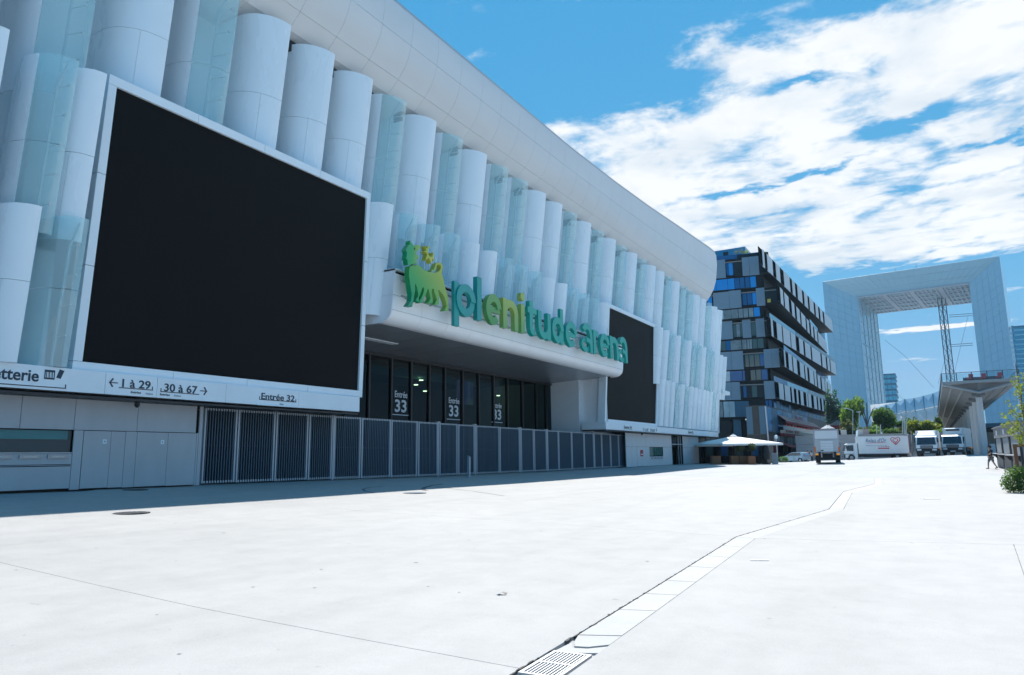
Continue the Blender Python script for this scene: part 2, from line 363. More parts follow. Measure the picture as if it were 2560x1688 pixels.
# weeds and dirt along the channel's left joint
db = MB(); rnd = random.Random(3)
for k in range(160):
    t = rnd.random()**1.3; i = 0 if rnd.random() < .75 else 1; p = ext(CLw[i], CLw[i+1], t); w = rnd.uniform(.003, .012); l = rnd.uniform(.02, .12); dv = (CLw[i+1]-CLw[i]); dv /= np.linalg.norm(dv); nv = np.array([-dv[1], dv[0]])
    c = p+nv*rnd.uniform(-.008, .01); z = g(*c)+.001
    pts = [c+dv*l*.5*math.cos(a)+nv*w*math.sin(a)*rnd.uniform(.6, 1.2) for a in np.linspace(0, 2*math.pi, 7)[:-1]]
    db.hexa([(x, y, z-.02) for x, y in pts], [(x, y, z+rnd.uniform(.0, .003)) for x, y in pts])
db.build('joint_dirt', 'joint_dirt', ground, kind='stuff')
# drain grate at the near end
gr = thing('drain_grate', 'slotted pale metal drain grate at the near end of the channel', 'grate', (*q(.037, .5), g(*q(.037, .5))-.01))
o0, o1 = np.array(gr.location[:2]), None
dvv = (CLw[1]-CLw[0])/np.linalg.norm(CLw[1]-CLw[0]); nvv = np.array([dvv[1], -dvv[0]])
half = np.linalg.norm(q(.037, 1)-q(.037, 0))/2*.8; hl = np.linalg.norm(q(.075, .5)-q(.0, .5))/2
def gb_(a0, a1, b0, b1, z0=-.02, z1=.012):
    return [(*(dvv*a+nvv*b), z) for a, b, z in [(a0, b0, z0), (a1, b0, z0), (a1, b1, z0), (a0, b1, z0)]], [(*(dvv*a+nvv*b), z1) for a, b in [(a0, b0), (a1, b0), (a1, b1), (a0, b1)]]
fr = MB()
for r_ in [(-hl, hl, -half, -half+.03), (-hl, hl, half-.03, half), (-hl, -hl+.03, -half+.03, half-.03), (hl-.03, hl, -half+.03, half-.03), (-.015, .015, -half+.03, half-.03)]: fr.hexa(*gb_(*r_))
MATS['grate_metal'] = mat('grate_metal', (.5, .5, .5), .5, .4, .1, 10); fr.build('frame', 'grate_metal', gr)
for k in range(9):
    b = -half+.05+(2*half-.1)*k/8
    for a0, a1 in ((-hl+.03, -.015), (.015, hl-.03)):
        MB().hexa(*gb_(a0, a1, b-.0022-half*.028, b+.0022+half*.028, -.02, .009)).build('bar', 'grate_metal', gr)
MB().hexa(*gb_(-hl+.031, hl-.031, -half+.031, half-.031, -.019, -.012)).build('shade_floor', 'flat_black', gr)  # black sheet close under the bars, shade of the slots put into its colour
mat('tyre_rubber', (.13, .13, .135), .9); mat('gum_grey', (.2, .195, .19), .9)
def mark(pts, w):
    P = [G(*p) for p in pts]; b = MB(); 
    for a, c_ in zip(P[:-1], P[1:]):
        d = (c_-a)[:2]; n_ = np.array([-d[1], d[0]])/np.linalg.norm(d)*w; q4 = [a[:2]+n_, c_[:2]+n_, c_[:2]-n_, a[:2]-n_]; b.add([(*x, g(*x)+.004) for x in q4], [(0, 1, 2, 3)])
    b.build('tyre_mark', 'tyre_rubber', ground)
mark([(960, 1216), (925, 1219), (907, 1223), (912, 1228), (935, 1233)], .05); mark([(1108, 1210), (1080, 1214), (1062, 1219), (1056, 1224), (1066, 1227)], .09); mark([(1090, 1217), (1120, 1221), (1180, 1228), (1260, 1240)], .025)
sb = MB(); rnd = random.Random(12)
for k in range(150):
    x = rnd.uniform(-17, 9); y = rnd.uniform(3.2, 26); r = rnd.uniform(.006, .022)*(1.5 if rnd.random() < .1 else 1); z = g(x, y)+.0035
    if (x > -4.5 and y < 9 and x < -1.5): continue
    sb.add([(x+r*math.cos(a)*rnd.uniform(.8, 1.2), y+r*math.sin(a)*rnd.uniform(.8, 1.2), z) for a in np.linspace(0, 6.28, 8)[:-1]], [tuple(range(7))])
sb.build('gum_spots', 'gum_grey', ground, kind='stuff')
def disc(name, label, u, v, w, m='manhole'):
    p = G(u, v); t = thing(name, label, 'manhole cover', (p[0], p[1], p[2]+.002))
    b = MB(); b.tube((0, 0, -.02), (0, 0, .008), w, w, 28); b.build('rim', 'dark_metal', t)
    b = MB(); b.tube((0, 0, .0), (0, 0, .014), w*.9, w*.9, 28)
    b.build('lid', m, t); b = MB()
    for i in range(-4, 5):
        y = i*w*.18; h = math.sqrt(max(0, (w*.82)**2-y*y)); b.box(-h, h, y-.012, y+.012, .012, .019)
    b.build('lid_ribs', m, t, kind='stuff')
disc('manhole_cover', 'round manhole cover in the sun at the edge of the building shade', 327, 1283, .42)
disc('manhole_cover', 'round dark manhole cover lying in the shade below the panelled doors', 336, 1224.8, .42)
disc('manhole_cover', 'faint flat grey cover at the shade edge before the barred gates', 1035, 1233, .45, 'grey_metal')
def floor_grille(label, u0, u1, v, wid, n):
    a = G(u0, v); b = G(u1, v); t = thing('floor_grille', label, 'grille', ((a[0]+b[0])/2, (a[1]+b[1])/2, (a[2]+b[2])/2), math.atan2(b[1]-a[1], b[0]-a[0])); l = np.linalg.norm(b-a)/2
    MB().box(-l, l, -wid, wid, -.02, .004).build('tray', 'dark_metal', t)
    m = MB()
    for i in range(n+1):
        x = -l+2*l*i/n; m.box(x-.015, x+.015, -wid, wid, .0, .01)
    m.box(-l, l, -.015, .015, .0, .009); m.build('bars', 'grate_metal', t, kind='stuff')
floor_grille('small rectangular floor grille in the bright paving near the green bush', 2305, 2347, 1247.5, .16, 10)
floor_grille('thin slot drain in the paving right of the channel', 1879, 1919, 1402, .022, 6)
p = G(1257, 1487); t = thing('litter', 'crumpled dark and pale wrapper lying alone on the sunlit paving', 'litter', p)
mat('foil', (.5, .6, .6), .3, .3); mat('wrapper_black', (.015, .02, .02), .5)
MB().add([(-.05, -.02, .002), (.0, -.03, .03), (.05, -.01, .004), (.045, .03, .02), (-.01, .03, .035), (-.05, .02, .006)], [(0, 1, 4, 5), (1, 2, 3, 4)]).build('wrapper', 'wrapper_black', t)
MB().add([(-.06, -.05, .002), (-.01, -.06, .02), (.0, -.03, .002), (-.05, -.02, .012)], [(0, 1, 2, 3)]).build('foil_scrap', 'foil', t)

# ================================================================ ARENA
arena = thing('arena_building', 'long white arena with scalloped panel and glass facade under a bulging roof edge', 'arena', (-24, 40, .5))
def AB(mb, name, m, **k): return mb.build(name, m, arena, world=True, **k)
# back wall, interior block
wb = MB(); wb.box(-60, -25.6, -30, 31.2, 7.95, 20.6).box(-60, -25.6, 31.2, 55.2, 8.3, 20.6).box(-60, -25.6, 55.2, 95.6, 0, 20.6).box(-60, -25.6, -30, 26.4, 0, 7.95)
AB(wb, 'inner_wall', 'inner_wall')
# ---- roof bulge swept in panels
PROF = [(-21.75, 24.77), (-21.72, 24.0), (-21.86, 23.1), (-22.0, 22.5), (-22.27, 21.95), (-22.7, 21.42), (-23.05, 21.08), (-23.4, 20.77), (-24.4, 20.55), (-25.55, 20.5)]
ROWS = [(0, 2), (2, 5), (5, 7), (7, 9)]
ZT = [(-40, 24.77), (47, 24.77), (56, 25.05), (64.7, 25.47), (73, 26.03), (82, 26.56), (87, 26.9), (200, 26.9)]
def ztop(y): return float(np.interp(y, [a for a, _ in ZT], [b for _, b in ZT]))
RCX, RCY, RR = -25.25, 89.5, 3.5
def sweep(s, off, z):   # s along the path; straight to RCY then a quarter turn, then away
    zz_ = 20.77+(z-20.77)*(ztop(s)-20.77)/4.0 if z > 20.77 else z
    r = RR+off
    if s <= RCY: return (RCX+r, s, zz_)
    a = (s-RCY)/RR
    if a <= math.pi/2: return (RCX+r*math.cos(a), RCY+r*math.sin(a), zz_)
    return (RCX-(a-math.pi/2)*RR, RCY+r, zz_)
PITCH = 2.37*.966
ribs = [20.48-PITCH*k for k in range(14, 0, -1)]+[20.48+PITCH*k for k in range(31)]
ribs = [r_ for r_ in ribs if r_ < RCY-.8]+[RCY, RCY+1.83, RCY+3.66, RCY+5.5, RCY+9, RCY+14, RCY+30]
for s0, s1 in zip(ribs[:-1], ribs[1:]):
    g0 = s0+.006; g1 = s1-.006; ns = 1 if s1 <= 45 else (2 if s1 <= RCY else 4)
    for a, b in ROWS:
        pts = [list(p) for p in PROF[a:b+1]]
        def lerp(p, q_, t): return [p[0]+(q_[0]-p[0])*t, p[1]+(q_[1]-p[1])*t]
        d0 = .007/math.dist(pts[0], pts[1]); d1 = .007/math.dist(pts[-1], pts[-2]); pts[0] = lerp(pts[0], pts[1], d0); pts[-1] = lerp(pts[-1], pts[-2], d1)
        mb = MB(); n = len(pts); vs = []
        for k in range(ns+1):
            s = g0+(g1-g0)*k/ns
            vs += [sweep(s, x+21.75, z) for x, z in pts]
        for k in range(ns+1):
            s = g0+(g1-g0)*k/ns
            vs += [sweep(s, x+21.75-.06, z+.02) for x, z in pts]
        T = (ns+1)*n; fs = []
        for k in range(ns):
            for i in range(n-1):
                c = k*n+i; fs.append((c, c+1, c+n+1, c+n)); fs.append((T+c, T+c+n, T+c+n+1, T+c+1))
            c = k*n; fs.append((c, c+n, T+c+n, T+c)); c = k*n+n-1; fs.append((c, T+c, T+c+n, c+n))
        for i in range(n-1):
            fs.append((i, T+i, T+i+1, i+1)); c = ns*n+i; fs.append((c, c+1, T+c+1, T+c))
        mb.add(vs, fs); AB(mb, 'soffit_panel' if a == 7 else 'roof_panel', 'roof_panel', smooth=True)
# dark backing behind joints, roof lip and roof deck
mb = MB(); S = [-12.4+k*2 for k in range(51)]+[RCY, RCY+1.4, RCY+2.8, RCY+4.2, RCY+5.5, RCY+34]
S = sorted(s for s in S if s <= RCY or s > RCY)
vs = [sweep(s, x+21.75-.09, z+.03) for s in S for x, z in PROF]; n = len(PROF)
mb.add(vs, [(k*n+i, k*n+i+1, k*n+n+i+1, k*n+n+i) for k in range(len(S)-1) for i in range(n-1)]); AB(mb, 'roof_backing', 'roof_backing')
mb = MB()
lip = [(-.02, 24.775), (-.02, 24.93), (-.25, 24.93), (-.25, 24.775)]
S2 = [s for s in S]
vs = [sweep(s, x, z) for s in S2 for x, z in lip]
mb.add(vs, [(k*4+i, k*4+(i+1) % 4, k*4+4+(i+1) % 4, k*4+4+i) for k in range(len(S2)-1) for i in range(4)]); AB(mb, 'roof_lip', 'grey_metal')
vs = [p for s in S for p in (sweep(s, -.24, 24.9), (-46, min(s, 94), 27.5))]
mb = MB().add(vs, [(2*k, 2*k+1, 2*k+3, 2*k+2) for k in range(len(S)-1)]); AB(mb, 'roof_deck', 'grey_metal')
# ---- facade scales
mat('liner_white', (.78, .84, .87), .5)
mat('post_grey', (.5, .56, .6), .45, .2)
_cache = {}
def nose(kind):
    """plan path of one scale seen from above: (offset along the facade from its far edge, depth behind the crest)"""
    a, b, back, slant, m = {'top': (1.55, 1.36, 2.75, .0, 9), 'mid': (1.0, 1.15, 2.3, .35, 7), 'low': (.86, 1.0, 2.1, .45, 6)}[kind]
    pts = [(-.12-a+slant, -back), (-.12-a, -b)]
    pts += [(-.12-a*math.cos(t), -b+b*math.sin(t)) for t in np.linspace(0, math.pi/2, m)[1:]]+[(0, -.012)]
    return pts
NOSE = {k: nose(k) for k in ('top', 'mid', 'low')}
def cutpath(pts, u0, u1):
    L_ = [0]
    for p, q_ in zip(pts[:-1], pts[1:]): L_.append(L_[-1]+math.dist(p, q_))
    T = L_[-1]; f = lambda u: (float(np.interp(u*T, L_, [p[0] for p in pts])), float(np.interp(u*T, L_, [p[1] for p in pts])))
    return [f(u0)]+[p for p, l in zip(pts, L_) if u0*T+1e-3 < l < u1*T-1e-3]+[f(u1)]
def scale_piece(name, m, yR, kind, u0, u1, zb_, zt_, xc, th=.05, slope=0):
    pr = [(yR+o, d) for o, d in cutpath(NOSE[kind], u0, u1)]; n = len(pr)-1; nr = []
    for k in range(n+1):
        a = pr[max(0, k-1)]; b = pr[min(n, k+1)]; dx = b[1]-a[1]; dy = b[0]-a[0]; l = math.hypot(dx, dy); nr.append((dx/l, -dy/l))
    mb = MB(); vs = []
    for top_, z in ((0, zb_), (1, zt_)):
        vs += [(xc(z)+d, y, z+slope*d*top_) for y, d in pr]
        vs += [(xc(z)+d+th*nn[1], y+th*nn[0], z+slope*d*top_) for (y, d), nn in zip(pr, nr)]
    w = n+1; fs = []
    for i in range(n):
        fs += [(i, i+1, 2*w+i+1, 2*w+i), (w+i+1, w+i, 3*w+i, 3*w+i+1), (i, w+i, w+i+1, i+1), (2*w+i, 2*w+i+1, 3*w+i+1, 3*w+i)]
    fs += [(0, 2*w, 3*w, w), (n, w+n, 3*w+n, 2*w+n)]
    mb.add(vs, fs)
    return AB(mb, name, m, smooth=True)
def lean(z1, x1): return lambda z: x1-.117*(z1-z)
UW = {'top': .60, 'mid': .62, 'low': .64}
def scale(kd, yR, kind, zb_, zs, zt_, xc):
    s = .009; sl_ = {'top': 0, 'mid': .06, 'low': .12}[kind]
    if kd == 0:
        scale_piece('scale_panel', 'white_panel', yR, kind, 0, 1, zs+s, zt_, xc, slope=sl_)
        scale_piece('scale_panel', 'white_panel', yR, kind, 0, .738, zb_, zs-s, xc); scale_piece('scale_panel', 'white_panel', yR, kind, .741, 1, zb_, zs-s, xc)
    else:
        for a, b, sl2 in ((zs+s, zt_, sl_), (zb_, zs-s, 0)):
            uw = UW[kind] if kd == 1 else .12
            scale_piece('scale_panel', 'white_panel', yR, kind, 0, uw, a, b, xc, slope=sl2)
            scale_piece('glass_panel', 'scale_glass', yR, kind, uw+.004, 1.0, a, b, xc, th=.02, slope=sl2)
        q_ = {'top': 1.0, 'mid': .72, 'low': .62}[kind]; y = yR-.45*q_; d = -.62*q_
        b = MB(); b.tube((xc(zb_)+d, y, zb_), (xc(zt_-.9)+d, y, zt_-.9), .05, .05, 6); b.tube((xc(zt_-.9)+d, y, zt_-.9), (xc(zt_-.15)-.12, y+.06, zt_-.15), .045, .03, 6)
        z = zt_-.9
        while z > zb_+.3:
            b.tube((xc(z)+d, y, z), (xc(z)-.03, y+.2*q_, z+.03), .02, .02, 5); b.tube((xc(z)-.06, y+.2*q_, z+.03), (xc(z)-.005, y+.2*q_, z+.03), .04, .04, 6); z -= .95
        AB(b, 'support_post', 'post_grey')
# scale patterns from the near end to the far end: 0 white metal, 1 white edge with glass front, 2 all glass, 9 none
TOP_ROW = [1, 0, 0, 1, 0, 1, 0, 1, 0, 0, 0, 1, 0, 1, 0, 1, 1, 0, 0, 1, 0, 1, 0, 1, 0, 1, 0, 0, 1, 0, 1, 1, 0, 0, 1, 0, 0]
xT = lean(20.42, -22.63)
for k, kd in enumerate(TOP_ROW):
    yR = 19.96+2.6875*(k-8)
    scale(kd, yR, 'top', 13.4, 16.95+.0022*(yR-20), 20.42+.0012*(yR-20), xT)
    if k > 8: AB(MB().box(-24.35, -23.75, yR-1.72, yR-1.4, 20.1, 20.62), 'bracket', 'dark_metal')
xM = lean(14.1, -22.18)
for k, kd in enumerate([0, 1, 1, 1, 0, 0, 1, 1, 1, 0, 0, 1, 1, 1, 0, 9, 9, 9, 9, 9, 9, 0, 0, 1, 0, 1, 0, 1, 1, 0, 1, 1, 0, 0, 0]):
    if kd != 9: scale(kd, 26.55+1.99*k, 'mid', 8.5, 11.3, 14.1, xM)
for k, kd in enumerate([0, 1, 1, 0, 0, 1, 0, 0, 1]): scale(kd, 11.13-1.99*(8-k), 'mid', 8.5, 11.3, 14.1, xM)
scale(0, 12.02, 'low', 8.5, 11.3, 14.1, xM)
xL = lean(9.2, -22.48)
for k, kd in enumerate([0, 1, 0, 0, 1, 1, 0, 1, 0, 0]): scale(kd, 10.62-1.7*(9-k), 'low', 4.5, 6.9, 9.2, xL)
scale(2, 12.03, 'low', 4.5, 6.9, 9.2, xL)
AB(MB().box(-25.0, -24.3, 10.62, 12.0, 4.5, 8.4), 'liner_panel', 'liner_white')
for k, kd in enumerate([0, 0, 0, 1, 0, 1, 0, 0, 0, 0, 0, 0, 1, 0]): scale(kd, 69.31+1.64*k, 'low', 4.4, 6.8, 9.05, xL)
# low tier behind the canopy (hidden parts of the wall stay plain)
AB(MB().box(-25.6, -24.6, 26.5, 55.2, 8.3, 9.2), 'inner_wall', 'inner_wall')
# corner ledge at the far end, far end wall
AB(MB().box(-26, -22.75, 93.2, 96.9, 9.3, 9.75), 'corner_ledge', 'white_trim')
AB(MB().add([(-24.2, 95.9, 4.3), (-60, 97, 4.3), (-60, 97, 20.5), (-23.2, 95.9, 20.5), (-24.4, 96.4, 4.3), (-60, 97.5, 4.3), (-60, 97.5, 20.5), (-23.4, 96.4, 20.5)], [(0, 1, 2, 3), (4, 7, 6, 5), (0, 3, 7, 4), (1, 5, 6, 2), (0, 4, 5, 1), (3, 2, 6, 7)]), 'end_wall', 'white_panel')
# access door outlines on three scales
# ---- sign band
def zbb(y): return 3.78-.0012*(y-10)
def zbt(y): return 4.5-.0033*(y-10)
XB = -23.2
def band(y0, y1):
    a, b = y0+.007, y1-.007
    AB(MB().hexa([(XB, a, zbb(a)), (XB-2.2, a, zbb(a)), (XB-2.2, a, zbt(a)), (XB, a, zbt(a))], [(XB, b, zbb(b)), (XB-2.2, b, zbb(b)), (XB-2.2, b, zbt(b)), (XB, b, zbt(b))]), 'sign_band', 'band_white')
yb1 = atx(899, 1010, XB)[1]; yb2 = atx(1514.6, 1065, XB)[1]
cut = [-12, -6, 0, 5.2]+[atx(u, v, XB)[1] for u, v in ((264, 950), (393, 965), (565, 980), (747, 1000))]+[yb1]
for a, b in zip(cut[:-1], cut[1:]): band(a, b)
cut = [yb2]+[yb2+4.2*k for k in range(1, 9)]+[atx(1796, 1088, XB)[1]]
for a, b in zip(cut[:-1], cut[1:]): band(a, b)
for a, b in ((-12, yb1), (yb2, 92)):
    AB(MB().box(-25.4, XB-.06, a, b-.05, 3.62, 3.69), 'band_soffit', 'dark_metal')
# band lettering
def bt(body, u0, v0, u1, h, m='ink', **k): return facade_text('band_text', body, XB+.004, u0, v0, u1, h, m, arena, depth=.012, **k)
def underline(u0, v0, u1, tick0=0, tick1=0, m='ink', th=.028, tk=.12):
    a = atx(u0, v0, XB); b = atx(u1, v0, XB); mb = MB(); z = a[2]; X0, X1 = XB+.002, XB+.013
    mb.box(X0, X1, a[1], b[1], z-th/2, z+th/2)
    if tick0: mb.box(X0, X1, a[1], a[1]+th, z+th/2, z+tk)
    if tick1: mb.box(X0, X1, b[1]-th, b[1], z+th/2, z+tk)
    AB(mb, 'sign_rule', m)
def arrow(u0, v0, u1, left):
    a = atx(u0, v0, XB); b = atx(u1, v0, XB); y0, y1, z = a[1], b[1], a[2]; w = .032; h = .13; X0, X1 = XB+.002, XB+.014; mb = MB()
    mb.box(X0, X1-.001, y0+.02, y1-.02, z-w/2, z+w/2)
    tip, s = (y0, 1) if left else (y1, -1)
    for q_ in (1, -1):
        P = [(tip, z-.02*q_), (tip+s*.045, z-.02*q_), (tip+s*(h+.03), z+q_*h), (tip+s*(h-.02), z+q_*(h+.02))]
        mb.prism(P, X0, X1+.001*q_, 'x')
    AB(mb, 'arrow', 'ink')
# "Billetterie" with ticket pictogram
hb = .30
bt('Billetterie', -74, 942, 97, .36, off=.018)
underline(-74, 954, 166, 0, 1); 
a = atx(110, 946, XB); b = atx(136, 946, XB); mb = MB().box(XB+.002, XB+.012, a[1], b[1], a[2]-.02, a[2]+.27)
c0 = atx(142, 946, XB); mb.prism([(c0[1]-.02, c0[2]+.02), (c0[1]+.11, c0[2]-.01), (c0[1]+.2, c0[2]+.25), (c0[1]+.06, c0[2]+.28)], XB+.002, XB+.012, 'x'); AB(mb, 'ticket_pictogram', 'ink')
mb = MB(); 
for k in range(6):
    y = a[1]+(b[1]-a[1])*(.1+.14*k); mb.box(XB+.011, XB+.015, y, y+.012+.012*(k % 2), a[2]+.03, a[2]+.2)
AB(mb, 'ticket_bars', 'band_white')
arrow(272, 956, 296, True); bt('1 à 29', 305, 968, 376, .28, off=.014); underline(297, 969, 382, 0, 1); bt('Entrées', 327, 983, 352, .075, off=.004); bt('Gates', 364, 986, 382, .06, 'ink_grey')
bt('30 à 67', 410, 978.5, 493, .285, off=.014); underline(401, 979, 498, 1, 0); arrow(499, 977, 518, False); bt('Entrées', 400, 988.5, 424, .075, off=.004); bt('Gates', 435, 991, 452, .06, 'ink_grey')
bt('Entrée 32', 653, 998, 736, .26, off=.014); underline(648, 998.5, 740, 1, 1); bt('Gate', 699, 1012, 709, .06, 'ink_grey')
a = atx(641, 1011, XB); b = atx(749, 1015, XB); AB(MB().box(XB-.02, XB+.06, a[1], b[1], zbb(b[1])-.012, zbb(b[1])+.035), 'notice_ledge', 'band_white')
bt('Entrée 34', 1560, 1071, 1579, .24, off=.012); underline(1559, 1072, 1581, 0, 0)
arrow(1607, 1073, 1611, True); bt('1 à 37', 1612, 1077, 1621, .22, off=.014); underline(1611, 1078, 1622); bt('37 à 67', 1626, 1078, 1637, .22, off=.014); underline(1625, 1079, 1638); arrow(1638, 1075, 1642, False)
bt('Entrée 35', 1721, 1083, 1733, .24, off=.014); underline(1720, 1084.5, 1734)

# ---- lower walls of panels (left of the gates and at the far right)
def wallp(name, y0, y1, z0, z1, X=-24.0, m='wall_panel', th=.05, gap=.008, **k):
    return AB(MB().box(X-th, X, y0+gap, y1-gap, z0+gap, z1-gap), name, m, **k)
def yx(u, v=1130, X=-24.0): return float(atx(u, v, X)[1])
ZS = 2.62
AB(MB().box(-25, -24.4, -12, yx(503)-.02, .2, 3.61), 'wall_backing', 'dark_metal')
AB(MB().box(-25.58, -25.5, yx(503)-.02, 26.3, .2, 3.61), 'shade_backdrop', 'flat_black')  # added dark backdrop: shade behind the gates put into its colour
up = [-12, -8, -3.5, 1, 5.6, 8.6]+[yx(u, 1010) for u in (55, 190, 347, 494)]
for a, b in zip(up[:-1], up[1:]): wallp('wall_panel', a, b, ZS, 3.7)
gl = lambda y: g(-24, y)
lowp = [(-12, -6), (-6, -1), (-1, 4)]
for a, b in lowp: wallp('wall_panel', a, b, gl(a)+.03, ZS)
yw0, yw1 = 4.0, yx(181)
wallp('wall_panel', yw1, yx(206)-.01, gl(yw1)+.02, ZS)
wallp('wall_panel', yx(311), yx(340), gl(13)+.02, ZS); wallp('wall_panel', yx(489), yx(494), gl(17)+.02, ZS)
wallp('wall_panel', yx(494), yx(503), gl(17)+.02, 3.7)
def door(y0, ym, y1, tagname=None, X=-24.0, z1=ZS-.01, m='wall_panel'):
    for a, b in ((y0, ym), (ym, y1)):
        o = wallp('door_leaf', a, b, gl(a)+.05, z1, X=X, m=m, gap=.006)
    if tagname:
        a = ym-.28 if ym-y0 > y1-ym else ym+.14
        lp = MB().box(X+.001, X+.006, a, a+.13, z1-.42, z1-.28).build('door_plate', 'band_white', arena, world=True)
        put_text('lettering', tagname, (X+.006, a+.03, z1-.385), (0, 1, 0), (0, 0, 1), .07, .07, 'ink', arena, depth=.002)
door(yx(206), yx(275), yx(311), '20'); door(yx(340), yx(418), yx(489), '2')
# ticket window with blind, counter and trays
zt0 = float(atx(90, 1133, -24)[2])
AB(MB().box(-24.3, -24.25, yw0, yw1, zt0, ZS), 'window_recess', 'flat_black')
mat('blind_teal', (.05, .34, .32), .6); mat('tray_steel', (.30, .32, .34), .35, .5)
mb = MB(); z = ZS-.02
while z > zt0+.05:
    y1_ = yw1-.1 if z > ZS-.3 else (8.3+(z-zt0)*.9 if z < zt0+.7 else 8.3)
    if z > ZS-.3 or z < zt0+.75: mb.hexa([(-24.2, yw0, z), (-24.2, y1_, z), (-24.2, y1_, z-.025), (-24.2, yw0, z-.025)], [(-24.17, yw0, z-.012), (-24.17, y1_, z-.012), (-24.17, y1_, z-.037), (-24.17, yw0, z-.037)])
    z -= .035
AB(mb, 'window_blind', 'blind_teal', kind='stuff')
AB(MB().box(-24.1, -24.09, yw0, yw1-.02, zt0, ZS-.02), 'window_pane', 'clear_glass')
AB(MB().box(-24.08, -23.98, yw0, yw1-.01, zt0-.012, zt0+.02), 'window_sill', 'grey_metal')
wallp('counter_panel', yw0, yw1, zt0-.36, zt0-.015); wallp('counter_ledge', yw0, yw1, zt0-.40, zt0-.365, X=-23.97); wallp('counter_panel', yw0, yw1, gl(8)+.02, zt0-.41)
for u0, u1 in ((-60, -25), (-22, 30), (47, 102), (118, 169)):
    a, b = yx(u0, 1142), yx(u1, 1142); AB(MB().box(-23.995, -23.96, a, b, zt0-.17, zt0-.05), 'ticket_tray', 'tray_steel')
    AB(MB().box(-23.96, -23.955, a+.12, b-.12, zt0-.13, zt0-.09), 'tray_slot', 'grate_metal')
# far right ground floor
y0r, y1r = yx(1566, 1150), yx(1748, 1150)
AB(MB().box(-25, -24.45, y0r, y1r, .2, 3.61), 'wall_backing', 'dark_metal')
us = [1566, 1590, 1610, 1625, 1661, 1680]
upz = 2.35
mat('wall_pale', (.60, .61, .62), .5, 0, .05, 1.2)
ys = [y0r]+[yx(u, 1110) for u in (1592, 1614, 1636, 1660, 1679)]
for a, b in zip(ys[:-1], ys[1:]): wallp('wall_panel', a, b, upz, 3.6, m='wall_pale')
ls = [y0r]+[yx(u, 1140) for u in (1579, 1593)]
for a, b in zip(ls[:-1], ls[1:]): wallp('wall_panel', a, b, gl(a)+.02, upz, m='wall_pale')
wallp('door_leaf', yx(1593), yx(1608), gl(62)+.04, upz, m='wall_pale'); wallp('wall_panel', yx(1608), yx(1624), gl(62)+.02, upz, m='wall_pale')
a, b = yx(1601, 1132), yx(1607, 1132); AB(MB().box(-23.99, -23.96, a, b, 1.45, 2.05), 'fire_notice', 'red_paint'); AB(MB().box(-23.96, -23.955, a+.08, b-.08, 1.6, 1.7), 'notice_stripe', 'band_white')
yq0, yq1 = yx(1624), yx(1658); wallp('wall_panel', yq0, yq1, gl(68)+.02, 1.15, m='wall_pale'); wallp('wall_panel', yq0, yq1, 1.15, 1.42, m='wall_pale')
AB(MB().box(-24.3, -24.2, yq0, yq1, 1.42, upz), 'window_recess', 'flat_black'); ym = (yq0+yq1)/2
mat('blind_green', (.12, .22, .17), .7, var=.4, vscale=2)
AB(MB().box(-24.19, -24.15, yq0+.05, yq1-.05, 1.5, upz-.05), 'window_blind', 'blind_green')
for a, b in ((yq0, ym-.03), (ym+.03, yq1)): AB(MB().box(-24.1, -24.09, a+.02, b-.02, 1.44, upz-.02), 'window_pane', 'clear_glass')
for k in range(4):
    a = yq0+(yq1-yq0)*(.08+.23*k); AB(MB().box(-24.0, -23.96, a, a+(yq1-yq0)*.15, 1.2, 1.34), 'ticket_tray', 'tray_steel')
wallp('wall_panel', yq1, yx(1680), gl(70)+.02, upz, m='wall_pale')
# dark glazed double door with posters
yd0, yd1 = yx(1680), yx(1707); AB(MB().box(-24.4, -24.3, yd0, yd1, gl(75), 3.6), 'door_recess', 'flat_black')
mat('poster_dark', (.05, .04, .05), .5, var=.8, vscale=1.5)
AB(MB().box(-24.2, -24.17, yd0+.1, yd0+(yd1-yd0)*.5, gl(75)+.1, 3.5), 'poster', 'poster_dark')
for k in range(5):
    y = yd0+(yd1-yd0)*[0, .5, .62, .82, .98][k]; AB(MB().box(-24.1, -24.0, y, y+.09, gl(75), 3.6), 'door_frame', 'grey_metal' if k in (2, 3) else 'dark_metal')
AB(MB().box(-24.1, -24.01, yd0, yd1, 2.62, 2.72), 'door_frame', 'grey_metal')
for a, b in ((.02, .49), (.53, .61), (.64, .81), (.84, .97)): AB(MB().box(-24.06, -24.05, yd0+(yd1-yd0)*a+.05, yd0+(yd1-yd0)*b, gl(75)+.05, 3.58), 'door_pane', 'dark_glass')
for a, b in ((yx(1708), yx(1726)), (yx(1726), y1r)):
    wallp('wall_panel', a, b, gl(80)+.02, 2.35, m='wall_pale'); wallp('wall_panel', a, b, 2.35, 3.6, m='wall_pale')
# glazed corner under the band at the far end
for k in range(4):
    a = y1r+.1+k*2.6; AB(MB().box(-24.6, -24.5, a, a+.12, .3, 3.6), 'mullion', 'dark_metal'); AB(MB().box(-24.57, -24.55, a+.14, a+2.58, .4, 3.6), 'glass_pane', 'hotel_glass')
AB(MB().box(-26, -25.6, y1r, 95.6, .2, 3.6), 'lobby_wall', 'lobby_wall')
# small dome cameras under the band
for u, v in ((344, 996), (1605, 1085)):
    p = atx(u, v, -23.6); b = MB(); b.tube((-23.6, p[1], 3.62), (-23.6, p[1], 3.5), .09, .09, 10).tube((-23.6, p[1], 3.5), (-23.6, p[1], 3.42), .09, .04, 10); AB(b, 'dome_camera', 'dark_metal')

